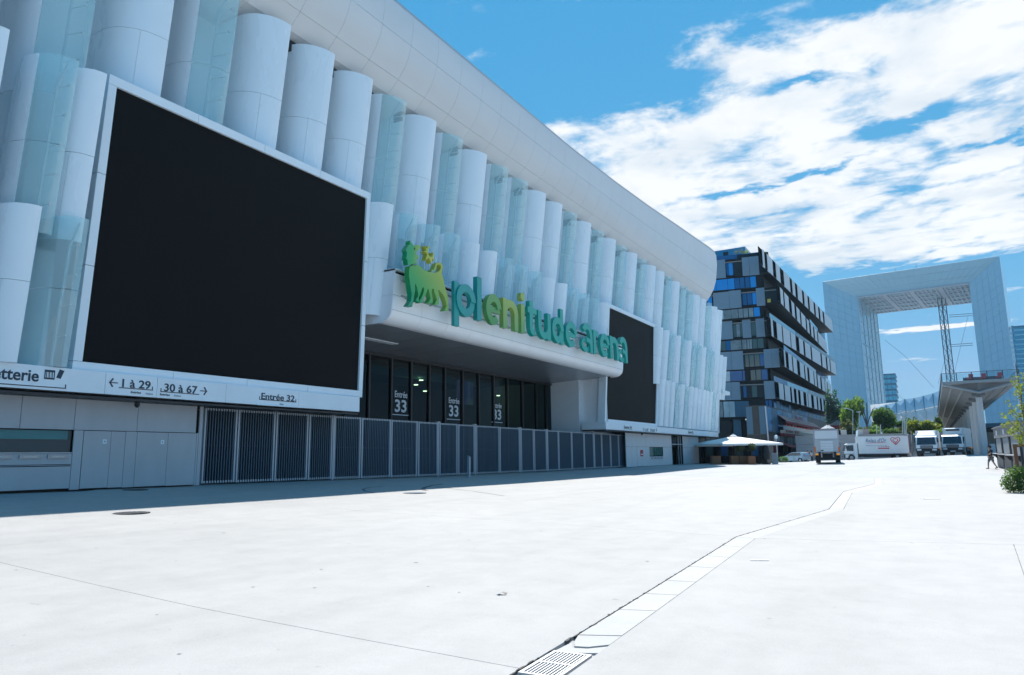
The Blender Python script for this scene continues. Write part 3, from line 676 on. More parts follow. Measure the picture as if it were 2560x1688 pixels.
# ---- entrance: canopy, soffit, glazing, side wall
YC0, YC1 = 26.35, 56.6
CP = [(-21.86, 10.5), (-22.0, 9.45), (-22.06, 8.72), (-22.11, 8.52), (-22.22, 8.35), (-22.4, 8.22), (-22.6, 8.15), (-22.9, 8.12)]
CROWS = [(0, 1), (1, 2), (2, 7)]
nseg = 13; segy = [YC0+.03+(YC1-YC0-.06)*k/nseg for k in range(nseg+1)]
def strip(pts, y0, y1, th, name, m, inx=-1):
    mb = MB(); n = len(pts); vs = [(x, y0, z) for x, z in pts]+[(x, y1, z) for x, z in pts]+[(x-th, y0, z+.4*th) for x, z in pts]+[(x-th, y1, z+.4*th) for x, z in pts]; fs = []
    for i in range(n-1): fs += [(i, i+1, n+i+1, n+i), (2*n+i, 3*n+i, 3*n+i+1, 2*n+i+1), (i, 2*n+i, 2*n+i+1, i+1), (n+i, n+i+1, 3*n+i+1, 3*n+i)]
    fs += [(0, n, 3*n, 2*n), (n-1, 3*n-1, 4*n-1, 2*n-1)]
    return AB(mb.add(vs, fs), name, m, smooth=True)
for a, b in CROWS:
    for k in range(nseg):
        pts = [list(p) for p in CP[a:b+1]]; pts[0][1] -= .008; pts[-1][1] += .008 if b < 7 else 0
        strip(pts, segy[k]+.006, segy[k+1]-.006, .05, 'canopy_panel', 'canopy_white')
# side cheeks, made of an upper and a lower plate
def cheek(y0, y1):
    prof = [(x, z) for x, z in CP]; 
    lowr = [(x-.01, z) for x, z in CP if z < 9.46]+[(-25.4, 8.12), (-25.4, 9.44)]
    upr = [(-21.87, 10.74), (-22.01, 9.46), (-25.4, 9.46), (-25.4, 10.74)]
    AB(MB().prism([(x, z) for x, z in lowr], y0, y1, 'y'), 'canopy_cheek', 'canopy_white')
    AB(MB().prism([(x, z) for x, z in upr][:2]+[(-23.4, 9.46), (-23.05, 10.74)], y0, y1, 'y'), 'canopy_cheek', 'canopy_white')
cheek(YC0, YC0+.03); cheek(YC1-.03, YC1)
AB(MB().box(-25.5, -22.2, YC0+.08, YC1-.08, 8.4, 10.2), 'canopy_core', 'dark_metal')
AB(MB().box(-22.5, -22.0, YC0+.04, YC1-.04, 10.5, 10.64), 'canopy_slot', 'flat_black')
AB(MB().box(-23.1, -21.86, YC0, YC1, 10.66, 10.76), 'canopy_coping', 'white_trim')
XG = -28.25
# soffit of metal strips
my = [27.8, 29.8]+[31.76, 33.78, 35.71, 37.62, 39.37, 41.5, 43.6, 45.66, 47.7, 50.06, 52.45, 54.2]
ysf = [26.4]+[31.76-1.35+1.95*k-3.9+.4 for k in range(0, 16)]; ysf = [y for y in ysf if y < 55.4]+[55.6]
for a, b in zip(ysf[:-1], ysf[1:]):
    AB(MB().hexa([(-22.92, a+.02, 8.12), (XG-.3, a+.02, 7.82), (XG-.3, b-.02, 7.82), (-22.92, b-.02, 8.12)], [(-22.92, a+.02, 8.17), (XG-.3, a+.02, 7.87), (XG-.3, b-.02, 7.87), (-22.92, b-.02, 8.17)]), 'soffit_panel', 'soffit_metal')
AB(MB().hexa([(-22.95, 26.4, 8.2), (-29.5, 26.4, 7.9), (-29.5, 55.7, 7.9), (-22.95, 55.7, 8.2)], [(-22.95, 26.4, 8.3), (-29.5, 26.4, 8.0), (-29.5, 55.7, 8.0), (-22.95, 55.7, 8.3)]), 'soffit_backing', 'soffit_joint')
AB(MB().box(XG-.12, XG+.1, 26.4, 55.6, 7.64, 7.8), 'head_frame', 'dark_metal')
for y in my: AB(MB().box(XG-.12, XG+.1, y-.07, y+.07, .4, 7.64), 'mullion', 'dark_metal')
ye = [26.3]+my+[55.6]
for a, b in zip(ye[:-1], ye[1:]): AB(MB().box(XG-.03, XG-.015, a+.07, b-.07, .4, 7.64), 'glass_pane', 'dark_glass')
# lobby behind the glass
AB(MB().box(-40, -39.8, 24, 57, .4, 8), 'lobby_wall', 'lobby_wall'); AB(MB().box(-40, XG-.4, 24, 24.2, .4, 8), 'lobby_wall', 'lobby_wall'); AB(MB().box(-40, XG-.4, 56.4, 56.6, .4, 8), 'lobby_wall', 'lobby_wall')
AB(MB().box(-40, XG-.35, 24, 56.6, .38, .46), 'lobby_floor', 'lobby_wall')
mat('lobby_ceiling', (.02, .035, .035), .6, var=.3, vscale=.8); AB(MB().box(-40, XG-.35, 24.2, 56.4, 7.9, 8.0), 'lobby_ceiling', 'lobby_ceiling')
mat('baffle', (.3, .5, .48), .5)
mb = MB()
for k in range(9): x = XG-1.2-.55*k; mb.box(x, x+.12, 33.8, 52, 7.55, 7.68)
AB(mb, 'ceiling_baffles', 'baffle', kind='stuff')
mat('lamp_warm', (1, .78, .45), .5, emit=9)
for u, v in ((1053, 951.5), (1040, 963), (1063, 979), (1245.5, 990)):
    p = atx(u, v, -33.0); r_ = .16; b = MB(); b.tube((p[0], p[1], p[2]), (p[0], p[1], p[2]+.05), r_, r_, 12); AB(b, 'downlight', 'lamp_warm')
    b = MB(); b.tube((p[0], p[1], p[2]+.05), (p[0], p[1], 7.9), .015, .015, 5); AB(b, 'lamp_rod', 'dark_metal')
mat('banner_art', (.22, .16, .26), .6); t_ = MATS['banner_art'].node_tree; cr = t_.nodes.new('ShaderNodeValToRGB'); nz_ = t_.nodes.new('ShaderNodeTexNoise'); tcn = t_.nodes.new('ShaderNodeTexCoord'); mp_ = t_.nodes.new('ShaderNodeMapping')
mp_.inputs['Scale'].default_value = (1, .9, .25); t_.links.new(tcn.outputs['Object'], mp_.inputs[0]); t_.links.new(mp_.outputs[0], nz_.inputs['Vector']); nz_.inputs['Scale'].default_value = 1.6; t_.links.new(nz_.outputs[0], cr.inputs[0]); t_.links.new(cr.outputs[0], t_.nodes['Principled BSDF'].inputs['Base Color'])
for i, (p_, c_) in enumerate([(.35, (.08, .12, .5, 1)), (.45, (.5, .25, .45, 1)), (.52, (.4, .5, .6, 1)), (.58, (.6, .55, .15, 1)), (.65, (.3, .05, .03, 1))]):
    e = cr.color_ramp.elements[i] if i < 2 else cr.color_ramp.elements.new(p_); e.position = p_; e.color = c_
t_.nodes['Principled BSDF'].inputs['Emission Strength'].default_value = .12; t_.links.new(cr.outputs[0], t_.nodes['Principled BSDF'].inputs['Emission Color'])
a = atx(1142, 950, -31); b = atx(1183, 1013, -31); AB(MB().box(-31.05, -31, a[1], b[1], b[2], a[2]), 'lit_banner', 'banner_art')
mat('teal_glow_pane', (.01, .2, .26), .3, emit=.3)  # teal glow put in for the reflections on the entrance glass
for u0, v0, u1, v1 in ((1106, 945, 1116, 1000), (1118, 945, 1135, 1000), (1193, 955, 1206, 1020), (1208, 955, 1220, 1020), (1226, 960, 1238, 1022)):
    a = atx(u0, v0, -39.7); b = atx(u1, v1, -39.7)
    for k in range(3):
        z0 = b[2]+(a[2]-b[2])*k/3; AB(MB().box(-39.75, -39.7, a[1], b[1], z0+.06, z0+(a[2]-b[2])/3-.06), 'teal_glow_pane', 'teal_glow_pane')
# entrance numbers on the glass
def gt(body, u0, v0, u1, h, **k): return facade_text('lettering', body, XG-.01, u0, v0, u1, h, 'frost', arena, depth=.006, **k)
for (u0, v0, u1), (n0, w0, n1), (l0, x0, l1) in [((987, 993, 1018), (987, 1030, 1016), (981, 1036, 1021)), ((1122, 1008, 1148), (1122.5, 1041, 1146), (1117, 1047.5, 1150)), ((1232, 1019.5, 1254), (1233, 1049, 1253), (1229, 1055, 1256))]:
    gt('Entrée', u0, v0, u1, .40, off=.012); gt('33', n0, w0, n1, .78, off=.022)
    a = atx(l0, x0, XG); b = atx(l1, x0, XG); AB(MB().box(XG-.008, XG+.0, a[1], b[1], a[2]-.03, a[2]+.02), 'sign_rule', 'frost')
# side return wall right of the glass
xs = [XG+.1]+[float(aty(u, 1000, 55.65)[0]) for u in (1414.5, 1448, 1481.5)]+[-23.25]
AB(MB().box(-28.6, -24.75, 55.75, 55.9, .3, 3.62).box(-28.6, -23.3, 55.75, 55.9, 3.62, 8.2), 'wall_backing', 'dark_metal')
for a, b in zip(xs[:-1], xs[1:]):
    for z0, z1 in ((.5, 3.62), (3.62, 8.15)): AB(MB().box(a+.008, min(b-.008, -24.75) if z0 < 1 else b-.008, 55.65, 55.7, z0+.006, z1-.006), 'wall_panel', 'canopy_white')

# ---- giant screens (hang on the facade)
def screen(label, y0t, y0b, y1t, y1b, zb_, zt_, xb, xt, w=.34):
    t = thing('led_screen', label, 'screen', (xb, (y0b+y1b)/2, zb_), 0, 'giant black screens on the arena facade')
    def P(a, b, d=0): return (xb+(xt-xb)*b+d, (y0b+(y0t-y0b)*b)*(1-a)+(y1b+(y1t-y1b)*b)*a, zb_+(zt_-zb_)*b)
    Wd = y1b-y0b; H = zt_-zb_
    MB().hexa([P(0, 0), P(1, 0), P(1, 1), P(0, 1)], [P(0, 0, -.2), P(1, 0, -.2), P(1, 1, -.2), P(0, 1, -.2)]).build('display', 'black_screen', t, world=True)
    a, h = w/Wd, w/H; G_ = .012/H
    def bar(a0, b0, a1, b1, nm='frame'):
        MB().hexa([P(a0, b0, .1), P(a1, b0, .1), P(a1, b1, .1), P(a0, b1, .1)], [P(a0, b0, -.55), P(a1, b0, -.55), P(a1, b1, -.55), P(a0, b1, -.55)]).build(nm, 'white_trim', t, world=True)
    for sy in (0, 1):
        for k in range(3): bar(-a*.85 if sy == 0 else 1, k/3+G_ if k else -.0, 0 if sy == 0 else 1+a*.75, (k+1)/3-G_ if k < 2 else 1-G_)
    n = 4
    for k in range(n):
        bar((-a*.85 if k == 0 else k/n+.0006), 1, (1+a*.75 if k == n-1 else (k+1)/n-.0006), 1+h*.95)
        bar((-a*.85 if k == 0 else k/n+.0006), -h*.9, (1+a*.75 if k == n-1 else (k+1)/n-.0006), -G_)
    return t, P
s1, P1 = screen('huge blank black screen in a white frame, above the ticket wall and Entrée 32', *[float(atx(u, v, x)[1]) for u, v, x in ((289, 218, -22.83), (201.5, 904, -23.45), (910, 495, -22.95), (893, 977, -23.45))], float(atx(201.5, 904, -23.45)[2]), float(atx(289, 218, -22.83)[2]), -23.45, -22.85)
s2, P2 = screen('blank black screen beyond the canopy, partly behind the last green letters', *[float(atx(u, v, x)[1]) for u, v, x in ((1522.2, 769, -22.83), (1512.7, 1047.4, -23.45), (1644.6, 822.4, -22.83), (1637.6, 1058, -23.45))], float(atx(1512.7, 1047.4, -23.45)[2]), float(atx(1522.2, 769, -22.83)[2]), -23.45, -22.85)

# ================================================================ SIGN on the canopy
def gradmat(name, stops, axis, lo, hi, rough=.35):
    m = mat(name, stops[0][1], rough); t = m.node_tree; tcn = t.nodes.new('ShaderNodeTexCoord'); vm = t.nodes.new('ShaderNodeVectorMath'); vm.operation = 'DOT_PRODUCT'
    t.links.new(tcn.outputs['Object'], vm.inputs[0]); vm.inputs[1].default_value = axis
    mr = t.nodes.new('ShaderNodeMapRange'); t.links.new(vm.outputs['Value'], mr.inputs[0]); mr.inputs[1].default_value = lo; mr.inputs[2].default_value = hi
    cr = t.nodes.new('ShaderNodeValToRGB'); t.links.new(mr.outputs[0], cr.inputs[0]); t.links.new(cr.outputs[0], t.nodes['Principled BSDF'].inputs['Base Color'])
    for i, (p_, c_) in enumerate(stops):
        e = cr.color_ramp.elements[i] if i < 2 else cr.color_ramp.elements.new(p_); e.position = p_; e.color = (*c_, 1)
    return m
XS = -21.1; SD = .28
sign = thing('sign_lettering', 'row of thick green letters and a six-legged dog emblem standing along the white canopy', 'sign', (XS, 25.8, 9.08))
mat('sign_teal', (.006, .36, .29), .35, 0, .04, 2); mat('sign_teal_dark', (.005, .31, .29), .35, 0, .04, 2); mat('sign_side', (.01, .08, .065), .5)
gradmat('sign_e', [(0, (.07, .30, .09)), (1, (.15, .38, .10))], (0, 0, 1), 0, 2); gradmat('sign_n', [(0, (.17, .38, .10)), (1, (.38, .47, .09))], (0, 0, 1), 0, 2); gradmat('sign_i', [(0, (.14, .38, .11)), (1, (.36, .47, .10))], (0, 0, 1), 0, 2.5)
def arc(cx, cy, r, a0, a1, n=20): return [(cx+r*math.cos(a0+(a1-a0)*k/n), cy+r*math.sin(a0+(a1-a0)*k/n)) for k in range(n+1)]
def ring(cx, cy, ro, ri, a0=0, a1=2*math.pi, sx=1.0, n=28):
    O = [(cx+(x-cx)*sx, y) for x, y in arc(cx, cy, ro, a0, a1, n)]; I = [(cx+(x-cx)*sx if sx == 1 else cx+(x-cx)*(ro*sx-(ro-ri))/ri, y) for x, y in arc(cx, cy, ri, a0, a1, n)]
    return [[O[i], O[i+1], I[i+1], I[i]] for i in range(n)]
def rect(x0, x1, y0, y1): return [(x0, y0), (x1, y0), (x1, y1), (x0, y1)]
XH = 1.80; ST = .45    # x-height and stroke
def stroke_letter(ch, w):
    """list of convex polygons in letter space, baseline at 0"""
    r = XH/2; k = w/2/r; cx = w/2
    if ch == 'l': return [rect(0, ST, 0, 2.47)]
    if ch == 'i': return [rect(0, ST, 0, XH), ]
    if ch in 'pd':
        cxr = w/2+(.05 if ch == 'p' else -.05)
        P = ring(cxr, r, r, r-ST, 0, 2*math.pi, (w-.1)/2/r)
        return P+[rect(0, ST, -.62, XH)] if ch == 'p' else P+[rect(w-ST, w, 0, 2.47)]
    if ch == 'e': return ring(cx, r, r, r-ST, R(8), R(318), k)+[rect(.18, w-.02, r-.16, r+.17)]
    if ch in 'nu':
        rr = w/2
        if ch == 'n': return [rect(0, ST, 0, XH), rect(w-ST, w, 0, XH-rr)]+ring(cx, XH-rr, rr, rr-ST, 0, math.pi, 1, 16)
        return [rect(w-ST, w, 0, XH), rect(0, ST, rr, XH)]+ring(cx, rr, rr, rr-ST, math.pi, 2*math.pi, 1, 16)
    if ch == 'r': return [rect(0, ST, 0, XH)]+ring(.62, XH-.66, .66, .66-ST, R(58), R(172), 1, 10)
    if ch == 't': return [rect(.22, .22+ST, .42, 2.2), rect(0, w-.05, XH-.38, XH)]+ring(.64+.16, .42+.16, .58, .16, math.pi, R(285), 1, 10)
    if ch == 'a':
        return [rect(w-ST, w, 0, XH-.6)]+ring(w/2, XH-.6, w/2+.0, w/2-ST, 0, R(150), 1, 14)+ring(w/2-.08, .53, .53, .53-.33, 0, 2*math.pi, (w/2-.08)/.53, 22)+[rect(w/2-.1, w-ST+.01, .76, 1.06)]
def letter(ch, u0, u1, vb, m):
    y0 = float(atx(u0, vb, XS)[1])+SD*.0; y1 = float(atx(u1, vb, XS)[1]); w = y1-y0; mb = MB()
    for j, poly in enumerate(stroke_letter(ch, w)):
        e = .0015*(j % 3) if len(poly) == 4 else 0
        e = .003*j if j < 2 or j > 20 else .001
        mb.prism([(y, z) for y, z in poly], -SD, 0-e, 'x')
    mb2 = MB(); mb2.v = [(x, y, z) for x, y, z in mb.v]; mb2.f = mb.f
    o = mb2.build('letter', m, sign); o.location = (0, y0-25.8, 0)
    if ch == 'i':
        b = MB().prism(arc(ST/2, 2.28, .27, 0, 2*math.pi, 20)[:-1], -SD, 0, 'x'); d = b.build('letter_dot', m, o)
    return o
def zl(x): return 840+x/2.45
for ch, x0, x1, vb, m in [('p', 733, 858, 812, 'sign_teal_dark'), ('l', 866, 905, 801, 'sign_teal_dark'), ('e', 922, 1016, 815, 'sign_e'), ('n', 1026, 1118, 826, 'sign_n'), ('i', 1136, 1167, 832, 'sign_i'),
                          ('t', 1178, 1234, 840, 'sign_teal'), ('u', 1242, 1318, 852, 'sign_teal'), ('d', 1328, 1402, 862, 'sign_teal'), ('e', 1410, 1481, 868, 'sign_teal'),
                          ('a', 1512, 1575, 886, 'sign_teal'), ('r', 1581, 1622, 892, 'sign_teal'), ('e', 1622, 1680, 893, 'sign_teal'), ('n', 1683, 1735, 902, 'sign_teal'), ('a', 1740, 1788, 906, 'sign_teal')]:
    letter(ch, zl(x0), zl(x1), vb, m)
# six-legged dog emblem: outline traced, extruded as real plates
def zdog(pts): return [(980+x/6.534, 560+y/6.534) for x, y in pts]
def plate(name, pts, m, thick=SD, x=XS, holes=False):
    P = [atx(u, v, x) for u, v in zdog(pts)]; loc = sign.location
    bm = bmesh.new(); f = bm.faces.new([bm.verts.new((x-loc.x, p[1]-loc.y, p[2]-loc.z)) for p in P]); bmesh.ops.recalc_face_normals(bm, faces=[f])
    r = bmesh.ops.extrude_face_region(bm, geom=[f]); 
    for v in r['geom']:
        if isinstance(v, bmesh.types.BMVert): v.co.x -= thick
    bmesh.ops.triangulate(bm, faces=[f for f in bm.faces if len(f.verts) > 4]); bmesh.ops.recalc_face_normals(bm, faces=bm.faces[:])
    me = bpy.data.meshes.new(name); bm.to_mesh(me); bm.free(); me.materials.append(MATS[m]); return link(name, me, sign)
gradmat('dog_body', [(0, (.0, .22, .18)), (.28, (.0, .33, .14)), (.5, (.05, .38, .09)), (.78, (.26, .44, .08)), (1, (.45, .5, .07))], (0, .16, .19), -.1, .95)
gradmat('dog_head', [(0, (.0, .34, .16)), (.35, (.03, .38, .12)), (.62, (.25, .46, .09)), (1, (.62, .55, .09))], (0, 1, 0), .3, 2.0)
gradmat('dog_flame', [(0, (.45, .5, .07)), (1, (.62, .56, .08))], (0, 1, 0), 2, 4)
plate('dog_body', [(290, 690), (325, 690), (350, 668), (372, 690), (395, 665), (437, 668), (462, 700), (490, 712), (500, 735), (530, 745), (548, 770), (575, 772), (598, 785), (622, 780), (640, 797), (690, 800), (730, 792), (770, 772), (790, 745),
                   (800, 705), (792, 672), (770, 662), (745, 668), (730, 690), (712, 745), (690, 772), (655, 775), (640, 755), (650, 748), (680, 748), (700, 700), (722, 645), (755, 628), (790, 632), (820, 660), (830, 710), (822, 760), (810, 800),
                   (825, 850), (845, 920), (860, 1000), (880, 1085), (905, 1140), (912, 1200), (918, 1260), (915, 1320), (930, 1345), (920, 1420), (850, 1420), (895, 1340), (880, 1270), (850, 1180), (820, 1140), (775, 1085), (755, 1070), (765, 1130), (775, 1180), (770, 1250), (765, 1318), (695, 1318),
                   (735, 1235), (715, 1170), (690, 1110), (685, 1060), (660, 1060), (650, 1110), (660, 1180), (668, 1230), (662, 1298), (590, 1288), (632, 1215), (615, 1140), (598, 1070), (585, 1060), (570, 1110), (545, 1160), (520, 1200), (510, 1250), (495, 1290), (455, 1285), (450, 1255), (480, 1215), (505, 1150), (525, 1080), (520, 1035),
                   (500, 1040), (470, 1130), (440, 1200), (440, 1270), (415, 1270), (392, 1240), (430, 1180), (425, 1110), (410, 1040), (385, 975), (375, 1000), (380, 1080), (365, 1150), (355, 1210), (345, 1280), (330, 1355), (255, 1340), (310, 1260), (322, 1150), (305, 1040), (290, 930), (278, 850), (280, 760)], 'dog_body')
plate('dog_head', [(295, 272), (320, 310), (342, 350), (400, 345), (448, 348), (458, 365), (455, 412), (420, 435), (398, 462), (400, 500), (425, 520), (440, 545), (432, 572), (408, 560), (398, 585), (420, 640), (398, 645), (380, 635), (385, 655), (350, 650), (330, 660), (290, 668), (262, 672), (255, 620), (250, 580), (232, 575),
                   (240, 520), (245, 460), (225, 425), (250, 380), (265, 350), (290, 340)], 'dog_head')
plate('dog_flame', [(535, 358), (560, 390), (590, 385), (570, 365), (600, 358), (625, 392), (600, 398), (592, 430), (588, 470), (600, 510), (625, 535), (652, 535), (668, 510), (665, 465), (680, 480), (684, 520), (678, 545), (692, 600), (662, 570), (650, 600), (640, 645), (625, 600), (600, 560), (580, 570), (552, 600), (560, 550), (578, 500), (560, 470), (520, 445), (560, 435), (560, 410)], 'dog_flame')
plate('dog_eye', [(360, 388), (375, 390), (380, 408), (372, 424), (360, 415)], 'flat_black', thick=.02, x=XS+.006)
for u0, v0, u1, v1 in ((530, 600, 530, 740), (605, 655, 605, 700), (690, 590, 690, 640)):
    a, b = [atx(*zdog([(u, v)])[0], XS-.2) for u, v in ((u0, v0), (u1, v1))]; MB().tube(a, b, .025, .025, 6).build('support_rod', 'frost', sign, world=True)
a, b = [atx(*zdog([(u, v)])[0], XS-.2) for u, v in ((340, 640), (340, 720))]; MB().tube(a, b, .06, .06, 6).build('support_rod', 'frost', sign, world=True)
# rails and stand-offs that carry the sign
for z in (9.35, 10.1): MB().box(XS-.62, XS-.54, 26.6, 55.3, z, z+.07).build('carrier_rail', 'grey_metal', sign, world=True)
for k in range(15): MB().box(-21.95, XS-.55, 27.2+k*2, 27.28+k*2, 9.36, 9.42).build('stand_off', 'grey_metal', sign, world=True)

# ================================================================ BARRED GATES
XGt = -24.45
gates = [(507, 589, 1), (592, 685, 1), (688, 768, 1), (771, 829, 2), (834, 900, 0), (903, 975, 0), (977, 1042, 0), (1045, 1093, 2), (1098, 1142, 0), (1145, 1185, 2), (1190, 1247, 0), (1249, 1298, 2), (1302, 1333, 0), (1335, 1365, 2),
         (1368, 1395, 0), (1396, 1428, 0), (1429, 1459, 0), (1460, 1483, 2), (1485, 1503, 0), (1504, 1525, 0), (1526, 1545, 0), (1546, 1563, 0)]
ORD = 'first second third fourth fifth sixth seventh eighth ninth tenth eleventh twelfth thirteenth fourteenth fifteenth sixteenth seventeenth eighteenth nineteenth'.split()
for i, (u0, u1, f_) in enumerate(gates):
    y0, y1 = yx(u0, 1110, XGt), yx(u1, 1110, XGt); b = g(XGt, (y0+y1)/2)+.07; tp = float(np.interp(y0, [17, 24.6, 56], [3.64, 3.6, 3.42])); w = y1-y0
    n = len(gates)
    wide = 'wide' if w > 2.2 else ('narrow' if w < 1.9 else 'medium')
    if i == 3: pos = 'fourth, last one under the Entrée 32 sign end'
    elif i < 3: pos = ORD[i]+' right of the panelled doors, below the Entrée 32 band'
    elif i < 11: pos = ORD[i]+' right of the panelled doors'
    else: pos = ORD[n-1-i]+' left of the pale far wall' if i < n-1 else 'the last one, touching the pale far wall'
    t = thing('barred_gate', 'grey barred gate leaf, '+pos, 'gate', (XGt, (y0+y1)/2, b), 0, 'barred gates along the entrance'); H = tp-b
    fw = .075
    for s in (-1, 1): MB().box(-.04, .04, s*w/2-(fw if s > 0 else 0), s*w/2+(fw if s < 0 else 0), 0, H).build('stile', 'fence_steel', t)
    for z0, z1 in ((.0, .06), (H-.06, H)): MB().box(-.045, -.01, -w/2+fw, w/2-fw, z0, z1).build('rail', 'dark_metal', t)
    m = MB(); ns = max(8, int(round(w/.14)))
    for k in range(ns):
        y = -w/2+fw+(w-2*fw)*(k+.5)/ns; m.box(-.035, .02, y-.015, y+.015, .004, H-.004)
    m.build('bars', 'slat_steel', t, kind='stuff')
    m = MB()
    for k in range(ns):
        y = -w/2+fw+(w-2*fw)*(k+.5)/ns
        for z in (.0, H-.09): m.box(.021, .032, y-.036, y+.036, z, z+.09)
    m.build('bar_caps', 'fence_steel', t, kind='stuff')
    MB().box(-.06, -.041, -w/2+.2, w/2-.2, H*.5-.03, H*.5+.03).build('rail', 'dark_metal', t)
    if f_ == 2:
        m = MB(); m.box(-.1, .06, w/2+.02, w/2+.1, -.07, H+.05); m.build('hinge_post', 'fence_steel', t); MB().box(-.11, .08, w/2-.06, w/2+.2, H+.01, H+.06).build('hinge_cap', 'grey_metal', t)
    if i == 0: MB().box(-.1, .03, -w/2-.14, -w/2-.02, -.07, H+.16).build('hinge_post', 'slat_steel', t)
# dark ground recess behind gates and the low dark wall
AB(MB().box(-24.6, -24.5, yx(503), yx(507), .3, 3.66), 'wall_panel', 'slat_steel')
# sloping steel bollard in front of the gates
p = G(1172, 1193); t = thing('steel_bollard', 'thin leaning pale steel post before the barred gates', 'bollard', p)
b = MB(); b.hexa([(-.07, -.07, 0), (.07, -.07, 0), (.07, .07, 0), (-.07, .07, 0)], [(-.06, -.06+.03, 1.22), (.06, -.06+.03, 1.16), (.06, .06+.03, 1.12), (-.06, .06+.03, 1.2)]); b.build('post', 'fence_steel', t)
MB().tube((0, 0, 0), (0, 0, .03), .13, .13, 14).build('base_plate', 'grey_metal', t)

# ================================================================ BLACK OFFICE BLOCK with shifted storeys
mat('shutter', (.21, .31, .39), .5, .2, .06, 3, 0); mat('shutter_lit', (.60, .66, .70), .5, .1, .05, 3); mat('slab_black', (.005, .006, .008), .6, spec=.2); mat('slab_grey', (.2, .2, .2), .6)  # receding side's shutters carry its brighter bounce light in their colour
_m = MATS['shutter'].node_tree; _w = _m.nodes.new('ShaderNodeTexWave'); _w.inputs['Scale'].default_value = 1.6; _w.bands_direction = 'X'; _tc = _m.nodes.new('ShaderNodeTexCoord'); _b = _m.nodes.new('ShaderNodeBump'); _b.inputs['Strength'].default_value = .8; _b.inputs['Distance'].default_value = .1
_m.links.new(_tc.outputs['Object'], _w.inputs[0]); _m.links.new(_w.outputs[1], _b.inputs['Height']); _m.links.new(_b.outputs[0], _m.nodes['Principled BSDF'].inputs['Normal'])
mat('window_black', (.006, .009, .013), 1, spec=0); mat('pane_dark', (.008, .014, .02), .12, spec=.25); mat('pane_blue', (.008, .10, .26), .1, spec=.3); mat('pane_bright', (.012, .24, .62), .1, spec=.4); mat('pane_grey', (.16, .21, .23), .15, var=.4, vscale=.4); mat('pane_pale', (.35, .47, .52), .2, var=.3, vscale=.3); mat('pane_green', (.05, .10, .10), .12)
mat('balustrade', (.28, .55, .68), .15, spec=1); mat('cladding_blue', (.02, .26, .46), .3, var=.05); mat('column_blue', (.01, .09, .16), .4); mat('yellow_board', (.5, .42, .06), .6); mat('cream', (.6, .56, .5), .6)  # balustrade: bright sky reflection put into the glass base colour
off = thing('office_block', 'black glass block of shifted storeys with grey ribbed shutters, behind the arena end', 'building', (-26, 150, .5))
def OB(mb, name, m, **k): return mb.build(name, m, off, world=True, **k)
def zh(x, y): return (1760+x/2.703, 600+y/2.703)
BN = [(435, 105, 225), (510, 315, 430), (445, 525, 650), (530, 735, 855), (480, 955, 1070)]
BF = [(865, 545), (828, 690), (887, 832), (857, 978), (907, 1112)]
BA = [(95, 140), (105, 355), (115, 553), (120, 763), (130, 967)]
boxes = []
for (x, t_, b), (x2, t2), (xa, ya) in zip(BN, BF, BA):
    p = aty(*zh(x, t_), 148); q_ = aty(*zh(x, b), 148); f = atz(*zh(x2, t2), p[2]); a = atz(*zh(xa, ya), p[2])
    n2 = p[:2]; A2_ = n2+(a[:2]-n2)*2.2; boxes.append((n2, f[:2], A2_, q_[2], p[2]))
def at_u(p, q_, u):   # parameter along plan line p->q seen at pixel column u (level)
    r = ray(u, 1000); e = (q_-p); return float((r[0]*p[1]-r[1]*p[0])/-(r[0]*e[1]-r[1]*e[0]))
def facepanel(p, q_, t0, t1, z0, z1, out, th, name, m):
    e = q_-p; n = np.array([e[1], -e[0]])/np.linalg.norm(e)
    if n @ (-p) < 0: n = -n
    a = p+e*t0; b = p+e*t1; i0 = n*out; i1 = n*(out-th)
    P = [a+i0, b+i0, b+i1, a+i1]
    return OB(MB().hexa([(*c, z0) for c in P], [(*c, z1) for c in P]), name, m)
# core and slabs
cN = np.array([-27.0, 150.5]); cF = np.array([-27.5, 232.]); cA = np.array([-60, 145.5])
for (n2, f2, a2, z0, z1) in boxes:
    w = f2+(a2-n2)
    OB(MB().prism([tuple(c) for c in (n2, f2, w, a2)], z0, z0+.28), 'floor_slab', 'slab_black')
    OB(MB().prism([tuple(c) for c in (n2, f2, w, a2)], z1-.22, z1), 'floor_slab', 'slab_black')
    ins = lambda c, k: c
    u1 = (f2-n2)/np.linalg.norm(f2-n2); u2 = (a2-n2)/np.linalg.norm(a2-n2); d = .45
    OB(MB().prism([tuple(c) for c in (n2+u1*d+u2*d, f2-u1*d+u2*d, w-u1*d, a2+u1*d)], z0+.28, z1-.22), 'storey', 'pane_dark')
OB(MB().prism([tuple(c) for c in (cN, cF, cF+cA-cN, cA)], -.5, boxes[0][4]-1), 'core', 'slab_black')
def zA(y, s, oy): return oy+y/s
